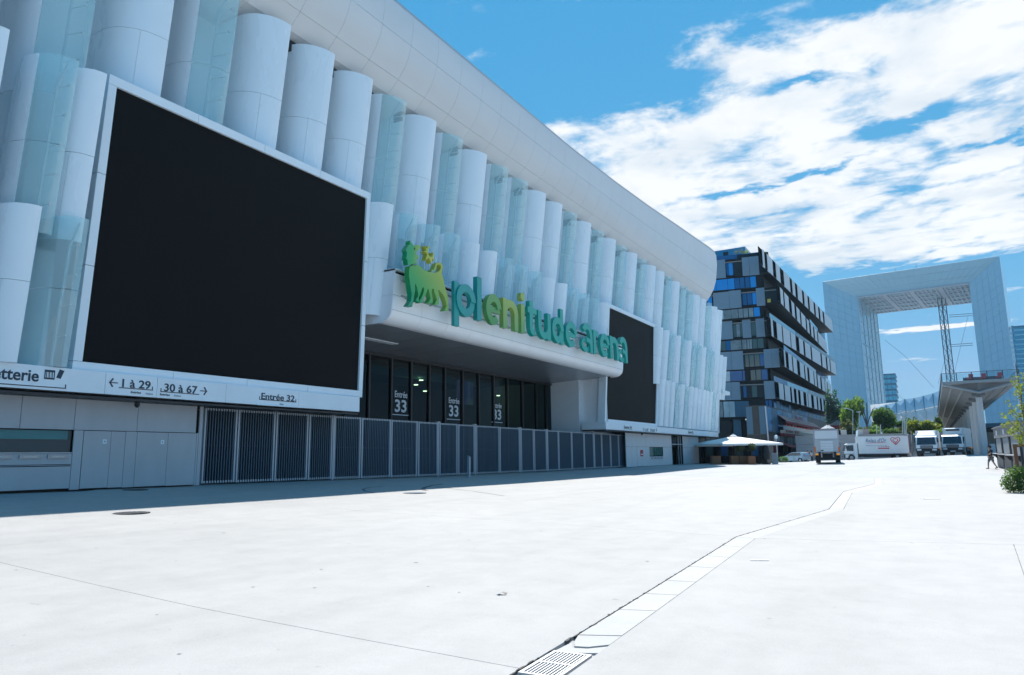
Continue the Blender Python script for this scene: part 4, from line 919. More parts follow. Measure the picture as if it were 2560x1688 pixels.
# side B (receding) : dark windows between ribbed shutters, bounce light put into their colour
z3_ = lambda x: 1920+x/6.032
z4_ = lambda x: 1900+x/7.127
WB = [[(z3_(a), z3_(b)) for a, b in ((18, 70), (100, 140), (218, 265), (325, 380), (465, 500), (540, 575), (640, 670), (720, 745), (805, 830), (870, 895), (932, 955))],
      [(z3_(a), z3_(b)) for a, b in ((255, 305), (345, 365), (425, 465), (505, 535), (580, 600), (660, 680), (710, 735), (765, 785), (820, 835))],
      [(z3_(a), z3_(b)) for a, b in ((68, 125), (155, 210), (285, 300), (405, 415), (485, 535), (595, 620), (705, 720))]+[(z4_(a), z4_(b)) for a, b in ((970, 1005), (1140, 1165), (1230, 1255), (1295, 1310))],
      [(z4_(a), z4_(b)) for a, b in ((430, 485), (510, 560), (620, 640), (705, 755), (825, 845), (880, 915), (985, 1000), (1035, 1055), (1100, 1125), (1173, 1181), (1215, 1225))],
      [(z4_(a), z4_(b)) for a, b in ((285, 350), (430, 450), (545, 575), (610, 655), (685, 725), (775, 825), (850, 860), (910, 955), (1005, 1030), (1060, 1095), (1122, 1155), (1195, 1220), (1240, 1270), (1348, 1362))]]
for (n2, f2, a2, z0, z1), wins in zip(boxes, WB):
    ts = sorted((at_u(n2, f2, u0), at_u(n2, f2, u1)) for u0, u1 in wins); e = .01; prev = .0
    for t0, t1 in ts+[(1.0, 1.0)]:
        if t0-prev > .004:
            k = max(1, int(round((t0-prev)/.045)))
            for j in range(k): facepanel(n2, f2, prev+(t0-prev)*j/k+.0006, prev+(t0-prev)*(j+1)/k-.0006, z0+.05, z1-.05, .05, .12, 'shutter', 'shutter_lit')
        if t1 > t0:
            facepanel(n2, f2, t0, t1, z0+.3, z1-.24, .02, .1, 'window', 'window_black')
        prev = t1
# side A (towards the plaza): shutters and windows
za1 = lambda x: 1780+x/6.533
za2 = lambda x: 1780+x/6.033
PA = [([(-90, -2), (2, 98), (102, 355), (640, 758), (762, 922)], [(368, 480, 'pane_blue'), (415, 478, 'pane_bright'), (485, 635, 'pane_dark')], za1),
      ([(120, 385), (388, 588), (842, 985)], [(-60, 15, 'pane_dark'), (18, 92, 'pane_bright'), (612, 675, 'pane_blue'), (690, 765, 'pane_blue'), (775, 842, 'pane_bright'), (1000, 1085, 'pane_dark')], za1),
      ([(145, 410), (575, 715), (800, 945)], [(420, 470, 'pane_green'), (472, 530, 'pane_grey'), (536, 572, 'pane_green'), (720, 795, 'pane_green')], za1),
      ([(60, 148), (152, 330), (333, 512), (830, 945), (948, 1062)], [(540, 592, 'pane_green'), (605, 672, 'pane_green'), (685, 757, 'pane_green'), (766, 830, 'pane_blue')], za2),
      ([(170, 300), (303, 435), (800, 958)], [(485, 530, 'pane_blue'), (540, 605, 'pane_dark'), (615, 690, 'pane_green'), (700, 790, 'pane_dark')], za2)]
for (n2, f2, a2, z0, z1), (sh, wi, fn) in zip(boxes, PA):
    for x0, x1 in sh: facepanel(n2, a2, at_u(n2, a2, fn(x1)), at_u(n2, a2, fn(x0)), z0-.12, z1+.1, .06, .12, 'shutter', 'shutter')
    for j, (x0, x1, m) in enumerate(wi): facepanel(n2, a2, at_u(n2, a2, fn(x1)), at_u(n2, a2, fn(x0)), z0+.35, z1-.75, -.28+.03*j, .1, 'window', m)
    facepanel(n2, a2, .02, .9, z1-.62, z1-.4, -.2, .15, 'beam', 'slab_grey')
n2, f2, a2, z0, z1 = boxes[1]; facepanel(n2, a2, at_u(n2, a2, za1(1078)), at_u(n2, a2, za1(1022)), z0+.45, z0+1.15, -.1, .1, 'yellow_board', 'yellow_board')
# recessed glazed storeys between the boxes
RA = [([(10, 80, 'pane_blue'), (90, 180, 'pane_bright'), (184, 375, 'pane_bright'), (380, 490, 'pane_bright'), (497, 575, 'pane_blue'), (585, 660, 'pane_blue'), (675, 750, 'pane_blue'), (760, 855, 'pane_bright')], za1),
      ([(130, 275, 'pane_pale'), (280, 400, 'pane_grey'), (404, 518, 'pane_grey'), (527, 600, 'pane_grey'), (610, 685, 'pane_grey'), (700, 775, 'pane_grey'), (785, 885, 'pane_bright')], za1),
      ([(120, 260, 'pane_green'), (264, 330, 'pane_blue'), (334, 500, 'pane_grey'), (512, 578, 'pane_grey'), (588, 622, 'pane_grey'), (628, 660, 'pane_grey'), (670, 740, 'pane_green'), (750, 838, 'pane_green')], za2),
      ([(145, 220, 'pane_pale'), (222, 295, 'pane_pale'), (300, 480, 'pane_blue'), (490, 522, 'pane_blue'), (612, 682, 'pane_green'), (695, 768, 'pane_green'), (776, 866, 'pane_blue')], za2),
      ([(105, 155, 'pane_grey'), (168, 250, 'pane_pale'), (253, 335, 'pane_pale'), (338, 440, 'column_blue'), (443, 550, 'column_blue'), (640, 700, 'pane_dark'), (803, 840, 'pane_blue'), (852, 897, 'pane_blue')], za2)]
for i, (panes, fn) in enumerate(RA):
    z1 = boxes[i][3]-.3; z0 = boxes[i+1][4]+.3 if i < 4 else 8.7
    n2 = np.array([-27.2, 147.6]) if i else np.array([-26.6, 147.9]); a2 = n2+(boxes[i][2]-boxes[i][0])
    for x0, x1, m in panes: facepanel(n2, a2, at_u(n2, a2, fn(x1)), at_u(n2, a2, fn(x0)), z0+.1, z1-.1, .1, .1, 'window', m)
    facepanel(n2, a2, -.005, .95, z0-.3, z1+.25, -.05, .5, 'recess', 'slab_black')
    f2 = n2+(boxes[i][1]-boxes[i][0])*.98
    k = 14
    for j in range(k): facepanel(n2, f2, j/k+.002, (j+1)/k-.002, z0+.05, z1-.05, .1-.9, .1, 'window', 'pane_blue' if (i+j) % 3 else 'pane_dark')
# glass balustrades on the receding side
for i, segs_ in ((2, [(0, .3, 'balustrade'), (.3, .98, 'pane_grey')]), (3, [(0.02, .35, 'pane_blue'), (.35, .6, 'pane_grey'), (.85, .98, 'balustrade')]), (4, [(-.01, .14, 'pane_blue'), (.14, .42, 'balustrade'), (.42, .97, 'pane_grey')])):
    n2, f2, a2, z0, z1 = boxes[i]
    for t0, t1, m in segs_: facepanel(n2, f2, t0+.001, t1-.001, z1, z1+1.0, .0, .05, 'balustrade', m)
n2, f2, a2, z0, z1 = boxes[1]; facepanel(n2, f2, .55, .75, z1, z1+1.0, .0, .05, 'balustrade', 'balustrade')
# roof terrace, penthouse, plants
n2, f2, a2, z0, z1 = boxes[0]
pt = [aty(*p_, 156) for p_ in ((1783, 627), (1862.5, 616.5))]; hr = z1+.2
OB(MB().box(-60, pt[1][0], 156, 182, hr, pt[1][2]), 'penthouse', 'cladding_blue')
for u0, v0, u1, v1 in ((1785, 634, 1791, 646), (1808, 631, 1821, 641)):
    a, b = aty(u0, v0, 155.9), aty(u1, v1, 155.9); OB(MB().box(a[0], b[0], 155.9, 155.98, b[2], a[2]), 'window', 'pane_dark')
facepanel(n2, a2, .05, .95, z1, z1+1.0, -.3, .05, 'balustrade', 'pane_blue'); facepanel(n2, a2, .0, .28, z1+.02, z1+.8, -.1, 1.2, 'roof_box', 'pane_dark')
# ground floors: glass front, columns, yellow boards
gN = np.array([-27.6, 149.]); gA = gN+(boxes[4][2]-boxes[4][0])
for x0, x1, m in ((-10, 55, 'pane_dark'), (60, 112, 'pane_dark'), (118, 190, 'pane_dark'), (196, 268, 'pane_dark'), (450, 520, 'pane_dark'), (528, 602, 'pane_dark'), (610, 690, 'pane_dark'), (698, 778, 'pane_dark')):
    facepanel(gN, gA, at_u(gN, gA, za2(x1)), at_u(gN, gA, za2(x0)), 4.2, 8.2, .1, .1, 'window', m)
    if x0 > 400: facepanel(gN, gA, at_u(gN, gA, za2(x1)), at_u(gN, gA, za2(x0)), 2.9, 4.1, .12, .1, 'yellow_board', 'yellow_board' if x0 != 610 else 'cream')
for x0, x1 in ((295, 410), (805, 862)): facepanel(gN, gA, at_u(gN, gA, za2(x1)), at_u(gN, gA, za2(x0)), 0, 8.6, .6, .8, 'column', 'column_blue')
# eight-petal ceiling light seen through the glass
mat('lamp_cool', (.7, .85, .9), .5, emit=1.2)
lc = aty(*(1780+605/6.033, 820+1405/6.033), 148.6); b = MB()
for k in range(10): a = k*math.pi/5; b.box(lc[0]+1.2*math.cos(a)-.25, lc[0]+1.2*math.cos(a)+.25, 148.5, 148.55, lc[2]+.6*math.sin(a)-.18, lc[2]+.6*math.sin(a)+.18)
OB(b, 'ceiling_lights', 'lamp_cool', kind='stuff')
for k in range(22): facepanel(np.array([-26.9, 150.2]), np.array([-27.5, 232.]), k/22+.003, (k+1)/22-.003, 8.4, 12.2, .1, .12, 'window', ['pane_blue', 'column_blue', 'pane_blue', 'pane_dark'][k % 4])

# ---------------------------------------------------------------- foliage helper
mat('leaf_dark', (.065, .12, .035), .6, var=.35, vscale=3); mat('leaf_mid', (.12, .19, .05), .6, var=.3, vscale=3); mat('leaf_yellow', (.14, .165, .032), .6, var=.3, vscale=3); mat('leaf_blue', (.04, .085, .07), .6, var=.3, vscale=3); mat('leaf_olive', (.09, .10, .05), .6, var=.3, vscale=3)
for _k in ('leaf_dark', 'leaf_mid', 'leaf_yellow', 'leaf_olive', 'leaf_blue'):
    _t = MATS[_k].node_tree; _tl = _t.nodes.new('ShaderNodeBsdfTranslucent'); _mxs = _t.nodes.new('ShaderNodeMixShader'); _mxs.inputs[0].default_value = .4; _p = _t.nodes['Principled BSDF']
    _src = _p.inputs['Base Color'].links[0].from_socket; _g = _t.nodes.new('ShaderNodeMix'); _g.data_type = 'RGBA'; _g.blend_type = 'MULTIPLY'; _g.inputs[0].default_value = 1; _t.links.new(_src, _g.inputs[6]); _g.inputs[7].default_value = (2.2, 2.4, 1.2, 1)
    _t.links.new(_g.outputs[2], _tl.inputs[0]); _t.links.new(_p.outputs[0], _mxs.inputs[1]); _t.links.new(_tl.outputs[0], _mxs.inputs[2]); _t.links.new(_mxs.outputs[0], _t.nodes['Material Output'].inputs[0])
mat('bark', (.10, .075, .055), .85, var=.3, vscale=6)
def leaves(blobs, n, size, seed, droop=0):
    """leaf-sized quads clumped through ellipsoids (cx,cy,cz,rx,ry,rz)"""
    rn = np.random.default_rng(seed); vol = np.array([b[3]*b[4]*b[5] for b in blobs]); pick = rn.choice(len(blobs), n, p=vol/vol.sum()); B = np.array(blobs)[pick]
    d = rn.normal(size=(n, 3)); d /= np.linalg.norm(d, axis=1)[:, None]; r = rn.uniform(.35, 1.06, n)**.6
    # clumps: pull towards random clump centres on the shell
    c = B[:, :3]+d*B[:, 3:]*r[:, None]
    k = max(6, n//60); cc_i = rn.integers(0, n, k); cen = c[cc_i]; near = cen[rn.integers(0, k, n)]
    dist = np.linalg.norm(near-c, axis=1); pull = (dist < B[:, 3]*.8)*rn.uniform(.2, .75, n); c = c+(near-c)*pull[:, None]
    a = rn.normal(size=(n, 3)); a /= np.linalg.norm(a, axis=1)[:, None]; a[:, 2] -= droop; b = np.cross(a, rn.normal(size=(n, 3))); b /= np.linalg.norm(b, axis=1)[:, None]+1e-9
    s = size*rn.uniform(.6, 1.3, n)[:, None]; v = np.empty((n, 4, 3)); v[:, 0] = c-a*s; v[:, 1] = c+b*s*.45; v[:, 2] = c+a*s; v[:, 3] = c-b*s*.45
    m = MB(); m.v = [tuple(p) for p in v.reshape(-1, 3)]; m.f = [(4*i, 4*i+1, 4*i+2, 4*i+3) for i in range(n)]; return m
def quick(mb, name, m, parent, kind=None):
    me = bpy.data.meshes.new(name); me.from_pydata(mb.v, [], mb.f); me.materials.append(MATS[m]); return link(name, me, parent, kind=kind)
def tree(label, loc, h, blobs, n, size, leaf, seed, trunk_r=.12, th=.5, droop=0, name='tree', cat='tree', group=None):
    t = thing(name, label, cat, loc, 0, group); rn = random.Random(seed); b = MB(); top = (rn.uniform(-.1, .1)*h*.2, 0, h*th)
    b.tube((0, 0, -.1), (top[0]*.5, 0, h*th*.5), trunk_r, trunk_r*.8).tube((top[0]*.5, 0, h*th*.5), top, trunk_r*.8, trunk_r*.55)
    for bl in blobs: 
        s = (top[0]*.8, 0, h*th*rn.uniform(.55, 1)); b.tube(s, (bl[0], bl[1], bl[2]), trunk_r*.45, trunk_r*.15, 6)
        for k in range(3): b.tube((bl[0]*.6, bl[1]*.6, (bl[2]+s[2])/2), (bl[0]+bl[3]*rn.uniform(-.7, .7), bl[1]+bl[4]*rn.uniform(-.7, .7), bl[2]+bl[5]*rn.uniform(-.2, .7)), trunk_r*.25, trunk_r*.06, 5)
    b.build('trunk', 'bark', t); quick(leaves(blobs, n, size, seed, droop), 'crown', leaf, t)
    return t
# shrubs on the roof terrace
rt = [(1802, 640, .9, 'leaf_olive', 'pale tufted shrub on the roof terrace, left of the window'), (1830, 641, .6, 'leaf_blue', 'low dark shrub on the roof terrace, between two taller tufts'), (1848, 634, 1.4, 'leaf_olive', 'tallest yellowish shrub on the roof terrace'), (1864, 634, 1.1, 'leaf_mid', 'round shrub at the right end of the blue penthouse'), (1912, 636, .7, 'leaf_yellow', 'small yellowish shrub at the roof corner of the black block')]
for i, (u, v, s, lf, lb) in enumerate(rt):
    p = aty(u, v, 150.5); tree(lb, (p[0], p[1], boxes[0][4]), s*2.2, [(0, 0, s*1.3, s*1.0, s, s*.9)], 260, .16, lf, 40+i, .05, name='roof_shrub', cat='shrub', group='shrubs on the roof terrace')

# ================================================================ GREAT HOLLOW CUBE
TH = R(6.3); EX = np.array([math.cos(TH), -math.sin(TH)]); EY = np.array([math.sin(TH), math.cos(TH)])
mat('shade_blue_marble', (.33, .54, .65), .35, 0, .03, .08); mat('marble_joint', (.27, .45, .55), .6); mat('glass_wall', (.75, .82, .86), .15, .35, .05, .1); mat('soffit_grid', (.42, .46, .5), .5); mat('grid_dark', (.2, .25, .3), .4); mat('lattice', (.10, .14, .18), .5)  # blue shade put into the marble colours, bluer than the stone itself
arch = thing('cube_arch', 'enormous white hollow cube arch towering behind the plaza', 'building', (EX[0]*-55+EY[0]*450, EX[1]*-55+EY[1]*450, 0))
def AP(x, y, z): return (EX[0]*x+EY[0]*y, EX[1]*x+EY[1]*y, z)
def AR(mb, name, m, **k):
    mb.v = [AP(*p) for p in mb.v]; return mb.build(name, m, arch, world=True, **k)
D0, D1, D2 = 450, 460, 521
xo0, xo1, xi0, xi1, zo, zi = -98.35, -9.3, -81.8, -24.75, 103.6, 93.0
AR(MB().hexa([(xo0, D0+.6, -2), (xi0-.4, D1+.6, -2), (xi0-.4, D2, -2), (xo0, D2, -2)], [(xo0, D0+.6, zo-.3), (xi0-.4, D1+.6, zi), (xi0-.4, D2, zi), (xo0, D2, zo-.3)]), 'tower', 'marble_joint')
AR(MB().hexa([(xo1-.3, D0+.6, -2), (xi1+.4, D1+.6, -2), (xi1+.4, D2, -2), (xo1-.3, D2, -2)], [(xo1-.3, D0+.6, zo-.3), (xi1+.4, D1+.6, zi), (xi1+.4, D2, zi), (xo1-.3, D2, zo-.3)]), 'tower', 'marble_joint')
AR(MB().hexa([(xo0, D0+.6, zo-.3), (xi0, D1+.6, zi+.3), (xi0, D2, zi+.3), (xo0, D2, zo-.3)], [(xo1, D0+.6, zo-.3), (xi1, D1+.6, zi+.3), (xi1, D2, zi+.3), (xo1, D2, zo-.3)]), 'roof_beam', 'marble_joint')
def bevel(c00, c10, c11, c01, nu, nv, name, gap=.012):
    c = [np.array(p, float) for p in (c00, c10, c11, c01)]; nrm = np.cross(c[1]-c[0], c[3]-c[0]); nrm /= np.linalg.norm(nrm)
    if nrm[1] > 0: nrm = -nrm
    P = lambda u, v: (c[0]*(1-u)+c[1]*u)*(1-v)+(c[3]*(1-u)+c[2]*u)*v
    gu = .05/np.linalg.norm(c[1]-c[0]); gv = .05/np.linalg.norm(c[3]-c[0])
    for i in range(nu):
        for j in range(nv):
            q4 = [P(u, v) for u, v in ((i/nu+gu, j/nv+gv), ((i+1)/nu-gu, j/nv+gv), ((i+1)/nu-gu, (j+1)/nv-gv), (i/nu+gu, (j+1)/nv-gv))]
            AR(MB().hexa([p-nrm*.1 for p in q4], [p+nrm*.05 for p in q4]), name, 'shade_blue_marble')
nu, nv = 5, 20
bevel((xo0, D0, -2), (xi0, D1, -2), (xi0, D1, zi), (xo0, D0, zo), 5, 22, 'cladding_panel', .010)
bevel((xo1, D0, -2), (xi1, D1, -2), (xi1, D1, zi), (xo1, D0, zo), 5, 22, 'cladding_panel', .010)
bevel((xo0, D0, zo), (xo1, D0, zo), (xi1, D1, zi), (xi0, D1, zi), 22, 3, 'cladding_panel', .010)
# inner glazed wall on the left, ceiling coffers, outer right side
for i in range(5):
    for j in range(14):
        y0 = D1+.5+(D2-D1-1)*i/5; y1 = D1+.5+(D2-D1-1)*(i+1)/5; z0 = -2+(zi+2)*j/14; z1 = -2+(zi+2)*(j+1)/14
        AR(MB().box(xi0-.3, xi0+.05, y0+.3, y1-.3, z0+.3, z1-.3), 'window_bay', 'glass_wall')  # pale base colour carries the bright cloud reflection of this wall
m = MB()
for j in range(15): z = -2+(zi+2)*j/14; m.box(xi0+.0, xi0+.35, D1, D2, z-.25, z+.25)
for i in range(6): y = D1+(D2-D1)*i/5; m.box(xi0+.01, xi0+.45, y-.35, y+.35, -2, zi)
for i in range(20): y = D1+(D2-D1)*(i+.5)/20; m.box(xi0+.02, xi0+.16, y-.1, y+.1, -2, zi)
AR(m, 'facade_grid', 'shade_blue_marble')
AR(MB().box(xi0, xi1, D1, D2, zi+.35, zi+.9), 'ceiling_field', 'grid_dark')
m = MB()
for i in range(25): x = xi0+(xi1-xi0)*i/24; m.box(x-.45, x+.45, D1, D2, zi-.2, zi+.34)
for i in range(6): y = D1+(D2-D1)*i/5; m.box(xi0, xi1, y-1.0, y+1.0, zi-.35, zi+.3)
for i in range(3): x = xi0+(xi1-xi0)*(i+1)/4; m.box(x-1.3, x+1.3, D1, D2, zi-.4, zi+.25)
AR(m, 'ceiling_grid', 'soffit_grid')
AR(MB().hexa([(xo1-.3, D0+.5, -2), (xo1+.02, D0+.2, -2), (xo1+.02, D2, -2), (xo1-.3, D2, -2)], [(xo1-.3, D0+.5, zo), (xo1+.02, D0+.2, zo), (xo1+.02, D2, zo), (xo1-.3, D2, zo)]), 'side_wall', 'glass_wall')
for k in (.44, .56): x = xo0+(xo1-xo0)*k; AR(MB().tube((x, D0+3, zo-.5), (x, D0+3, zo+3.2), .15, .05, 5), 'mast', 'lattice')
# twin lattice lift shaft with cables
def lat(u0, v0, D):
    r = ray(u0, v0); n = np.array([EY[0], EY[1], 0]); return CAM+r*(D/(r @ n))
lift = thing('lift_shaft', 'pair of thin dark lattice lift shafts hanging inside the arch opening', 'lift shaft', lat(2372, 955, 495))
top = lat(2359, 742, 495); bot = lat(2372, 955, 495); zt = zi
for ua, ub in ((2352, 2369), (2363, 2379)):
    t_ = lat(ua, 745, 495); b_ = lat(ub, 960, 495); X0 = (t_[0]+b_[0])/2; Y0 = t_[1]; m = MB(); w = .95
    for sx_ in (-w, w):
        for sy_ in (-w, w): m.tube((X0+sx_, Y0+sy_, 0), (X0+sx_, Y0+sy_, zt), .24, .24, 5)
    k = 0; z = 0
    while z < zt-3:
        s = 1 if k % 2 else -1; m.tube((X0-w*s, Y0-w, z), (X0+w*s, Y0-w, z+3), .12, .12, 4); m.tube((X0-w, Y0-w, z), (X0+w, Y0-w, z), .12, .12, 4); m.tube((X0-w*s, Y0+w, z), (X0+w*s, Y0+w, z+3), .12, .12, 4); z += 3; k += 1
    m.build('lattice_column', 'lattice', lift, world=True)
for va, vb_ in ((788, 784), (862, 858)):
    for o_ in (0, 5): a = lat(2373, va+o_, 495); b = lat(2432, vb_+o_, 495); MB().tube(a, b, .16, .16, 5).build('tie_bar', 'lattice', lift, world=True)
for p0, p1 in (((2212, 850), (2262, 890)), ((2262, 890), (2335, 970)), ((2345, 960), (2362, 900)), ((2385, 935), (2420, 790)), ((2218, 960), (2260, 1000))):
    MB().tube(lat(*p0, 470), lat(*p1, 470), .07, .07, 4).build('cable', 'lattice', lift, world=True)
# white tent canopy in the opening
mat('tent_white', (.72, .74, .74), .5, var=.12, vscale=.15); mat('tent_glass', (.42, .55, .62), .2, .2, .1, .1)
_t = MATS['tent_white'].node_tree; _tl = _t.nodes.new('ShaderNodeBsdfTranslucent'); _tl.inputs[0].default_value = (.8, .82, .82, 1); _mxs = _t.nodes.new('ShaderNodeMixShader'); _mxs.inputs[0].default_value = .6
_t.links.new(_t.nodes['Principled BSDF'].outputs[0], _mxs.inputs[1]); _t.links.new(_tl.outputs[0], _mxs.inputs[2]); _t.links.new(_mxs.outputs[0], _t.nodes['Material Output'].inputs[0])
tent = thing('tent_canopy', 'low white fabric and glass canopy stretched under the arch', 'canopy', lat(2290, 1040, 368)); m = MB()
for row, (v0, v1) in enumerate(((1018, 1034), (996, 1018))):
    pass
cols_ = [(2190, 1020, 1052), (2215, 1012, 1052), (2240, 1006, 1050), (2262, 998, 1048), (2285, 996, 1048), (2308, 990, 1046), (2332, 984, 1045), (2352, 976, 1044), (2375, 985, 1044)]
for i in range(len(cols_)-1):
    a0 = lat(cols_[i][0], cols_[i][1], 368); a1 = lat(cols_[i+1][0], cols_[i+1][1], 368); mm_ = lambda p, k, dz=0, dy=0: (p[0], p[1]-dy, p[2]*k+dz)
    for k0, k1, dy0, dy1, mt in ((1, .78, 0, 3, 'tent_glass'), (.77, .55, 3, 8, 'tent_white'), (.54, .3, 8, 9, 'tent_white')):
        q4 = [mm_(a0, k0, 0, dy0), mm_(a1, k0, 0, dy0), mm_(a1, k1, 0, dy1), mm_(a0, k1, 0, dy1)]
        mid = tuple(np.mean(q4, 0)-np.array([0, .8, -.3]))
        b = MB().add(q4+[mid], [(0, 1, 4), (1, 2, 4), (2, 3, 4), (3, 0, 4)]); b.add([(x, y+.5, z) for x, y, z in q4], [(0, 1, 2, 3)]); b.build('fabric_panel' if mt == 'tent_white' else 'glass_panel', mt, tent, world=True)
    b = MB().tube(a0, (a0[0], a0[1]-9, a0[2]*.3), .25, .25, 5); b.build('rib', 'lattice', tent, world=True)
m = MB().tube(lat(2190, 1058, 374), lat(2380, 1052, 374), 5, 5, 6)
lw = lat(2180, 1060, 380); lw2 = lat(2380, 1052, 380); MB().hexa([(lw[0], lw[1], 0), (lw2[0], lw2[1], 0), (lw2[0], lw2[1]+3, 0), (lw[0], lw[1]+3, 0)], [(lw[0], lw[1], 24), (lw2[0], lw2[1], 26), (lw2[0], lw2[1]+3, 26), (lw[0], lw[1]+3, 24)]).build('back_wall', 'tent_white', tent, world=True)
# glass office towers behind
mat('tower_teal', (.008, .26, .42), .12, .2, .1, .05, spec=1); mat('tower_band', (.18, .48, .60), .3); mat('tower_dark', (.01, .10, .17), .2, 0, .1, .05)
def glass_tower(label, uL, uR, vT, D, floors, bandm, depth=40, off_=0):
    a = lat(uL, vT, D); b = lat(uR, vT, D); t = thing('glass_tower', label, 'tower', ((a[0]+b[0])/2, (a[1]+b[1])/2, 0)); x0, x1, y, z = a[0], b[0], (a[1]+b[1])/2, (a[2]+b[2])/2
    MB().box(x0+.5, x1-.5, y+.5, y+depth, -2, z-1).build('core', 'tower_dark', t, world=True)
    n = max(3, int((x1-x0)/9)); fh = z/floors
    for j in range(floors):
        for i in range(n):
            if floors*n < 320: MB().box(x0+(x1-x0)*i/n+.2, x0+(x1-x0)*(i+1)/n-.2, y, y+.6, fh*j+fh*.3, fh*(j+1)-.1).build('window_bay', 'tower_teal', t, world=True)
        MB().box(x0-.2, x1+.2, y-.2, y+depth+.2, fh*j-.1, fh*j+fh*.3-.1).build('floor_band', bandm, t, world=True)
    MB().box(x0-.3, x1+.3, y-.3, y+depth+.3, z-1.2, z).build('parapet', 'tower_dark', t, world=True)
    return t
glass_tower('narrow teal glass tower seen through the arch beside its left leg', 2204.5, 2237.5, 934.5, 620, 14, 'tower_dark', 30)
glass_tower('wide turquoise glass tower with pale floor bands behind the right arch leg', 2521, 2640, 812, 640, 26, 'tower_band', 50)
glass_tower('dark blue glass tower standing in front of the right edge bands', 2520, 2532, 815, 600, 24, 'tower_dark', 30)

# ================================================================ TERRACE behind the trucks
mat('wall_grey', (.30, .31, .32), .7, 0, .1, 1, .2, 20, stretch=(.2, .2, 3)); mat('terrace_soil', (.13, .125, .11), .9, 0, .3, .3); mat('step_stone', (.36, .36, .36), .8, 0, .1, 2)
YT = 133.0; zt = float(aty(2120, 1089, YT)[2])
sx0, sx1 = float(aty(2263, 1120, YT)[0]), float(aty(2296, 1120, YT)[0])
b = MB(); b.box(-20.5, sx0, YT, 300, -1, zt).box(sx0, sx1, YT+7.5, 300, -1, zt).box(sx1, 60, YT, 300, -1, zt); terrace = b.build('terrace', 'terrace_soil'); struct(terrace)
for x0, x1 in ((-20.5, sx0), (sx1, 4.5)):
    n = max(1, int((x1-x0)/3))
    for i in range(n):
        for j in range(3): MB().box(x0+(x1-x0)*i/n+.015, x0+(x1-x0)*(i+1)/n-.015, YT-.25, YT-.02, .2+(zt-.2)*j/3+.02, .2+(zt-.2)*(j+1)/3-.02).build('wall_panel', 'wall_grey', terrace)
    MB().box(x0, x1, YT-.35, YT+.4, zt, zt+.14).build('coping', 'step_stone', terrace)
ns = 20; zb0 = g(0, YT-1)
for i in range(ns): MB().box(sx0+.02, sx1-.02, YT-.5+i*.38, YT-.5+(i+1)*.38+.4, zb0+(zt-zb0)*i/ns-.1, zb0+(zt-zb0)*(i+1)/ns).build('step', 'step_stone', terrace)
for x in (sx0+.1, (sx0+sx1)/2, sx1-.1):
    MB().tube((x, YT-.3, zb0+1), (x, YT+7, zt+.95), .035).tube((x, YT-.3, zb0), (x, YT-.3, zb0+1), .03).tube((x, YT+7, zt), (x, YT+7, zt+.95), .03).build('handrail', 'dark_metal', terrace)
def on(u, v, Y): p = aty(u, v, Y); return p
def tt(label, u, vb, Y, vt, wpx, n, size, leaf, seed, kind='round', **k):
    a = aty(u, vb, Y); b = aty(u, vt, Y); h = b[2]-zt; w = abs(aty(u+wpx/2, vb, Y)[0]-a[0]); rn = random.Random(seed); bl = []
    lo = .28
    if kind == 'round':
        bl = [(0, 0, h*.56, w*.85, w*.8, h*.4)]+[(rn.uniform(-.7, .7)*w, rn.uniform(-.5, .5)*w, h*rn.uniform(.3, .85), w*.42, w*.45, h*.17) for _ in range(7)]
    elif kind == 'willow': bl = [(rn.uniform(-.5, .5)*w, rn.uniform(-.5, .5)*w, h*rn.uniform(.35, .8), w*.42, w*.42, h*.24) for _ in range(8)]
    elif kind == 'bush': bl = [(rn.uniform(-.75, .75)*w, rn.uniform(-.5, .5)*w, h*rn.uniform(.25, .6), w*.4, w*.45, h*.36) for _ in range(8)]
    else: bl = [(rn.uniform(-.3, .3)*w, 0, h*(.3+.12*i), w*(.95-.15*i), w*.7, h*.07) for i in range(6)]
    return tree(label, (a[0], Y, zt), h, bl, n, size, leaf, seed, max(.1, h*.025), .45, name='tree', group='trees on the terrace beyond the trucks', **k)
tt('dark blue-green conifer at the end of the black block', 2098, 1085, 152, 962, 62, 1500, .33, 'leaf_blue', 11, 'bush')
tt('drooping light green willow-like tree next to the dark conifer', 2137, 1086, 146, 988, 80, 3000, .27, 'leaf_mid', 12, 'willow', droop=.8)
tt('round dark green tree right of the bare pollard', 2215, 1089, 150, 1016, 72, 3000, .27, 'leaf_dark', 13)
tt('broad yellow-green shrub tree above the white truck cab', 2310, 1092, 142, 1046, 88, 2600, .25, 'leaf_yellow', 14, 'bush')
tt('small pale green bush between the pollard and the round tree', 2184, 1088, 143, 1060, 30, 700, .2, 'leaf_mid', 15, 'bush')
tt('small olive bush right of the round green tree trunk', 2243, 1088, 143, 1066, 34, 700, .2, 'leaf_olive', 16, 'bush')
tt('narrow dark shrub behind the branching lamp', 2253, 1088, 148, 1052, 20, 600, .22, 'leaf_dark', 17)
tt('brown-green low tree crown under the willow', 2118, 1088, 141, 1042, 40, 900, .22, 'leaf_olive', 18, 'bush')
tt('dark tree in the gap between yellow shrub and elevated deck', 2348, 1090, 165, 1040, 30, 800, .28, 'leaf_dark', 19)
tt('low green hedge bush behind the lettered lorry, left half', 2175, 1090, 139, 1071, 44, 900, .2, 'leaf_mid', 21, 'bush')
tt('low dark hedge bush behind the lettered lorry, right half', 2228, 1090, 139, 1068, 50, 900, .2, 'leaf_dark', 22, 'bush')
tt('tall loose green tree behind the branching lamp', 2278, 1090, 160, 1036, 40, 900, .28, 'leaf_dark', 23, 'bush')
tt('green bush at the terrace edge between two facing lorries', 2352, 1092, 137, 1074, 36, 800, .2, 'leaf_mid', 24, 'bush')
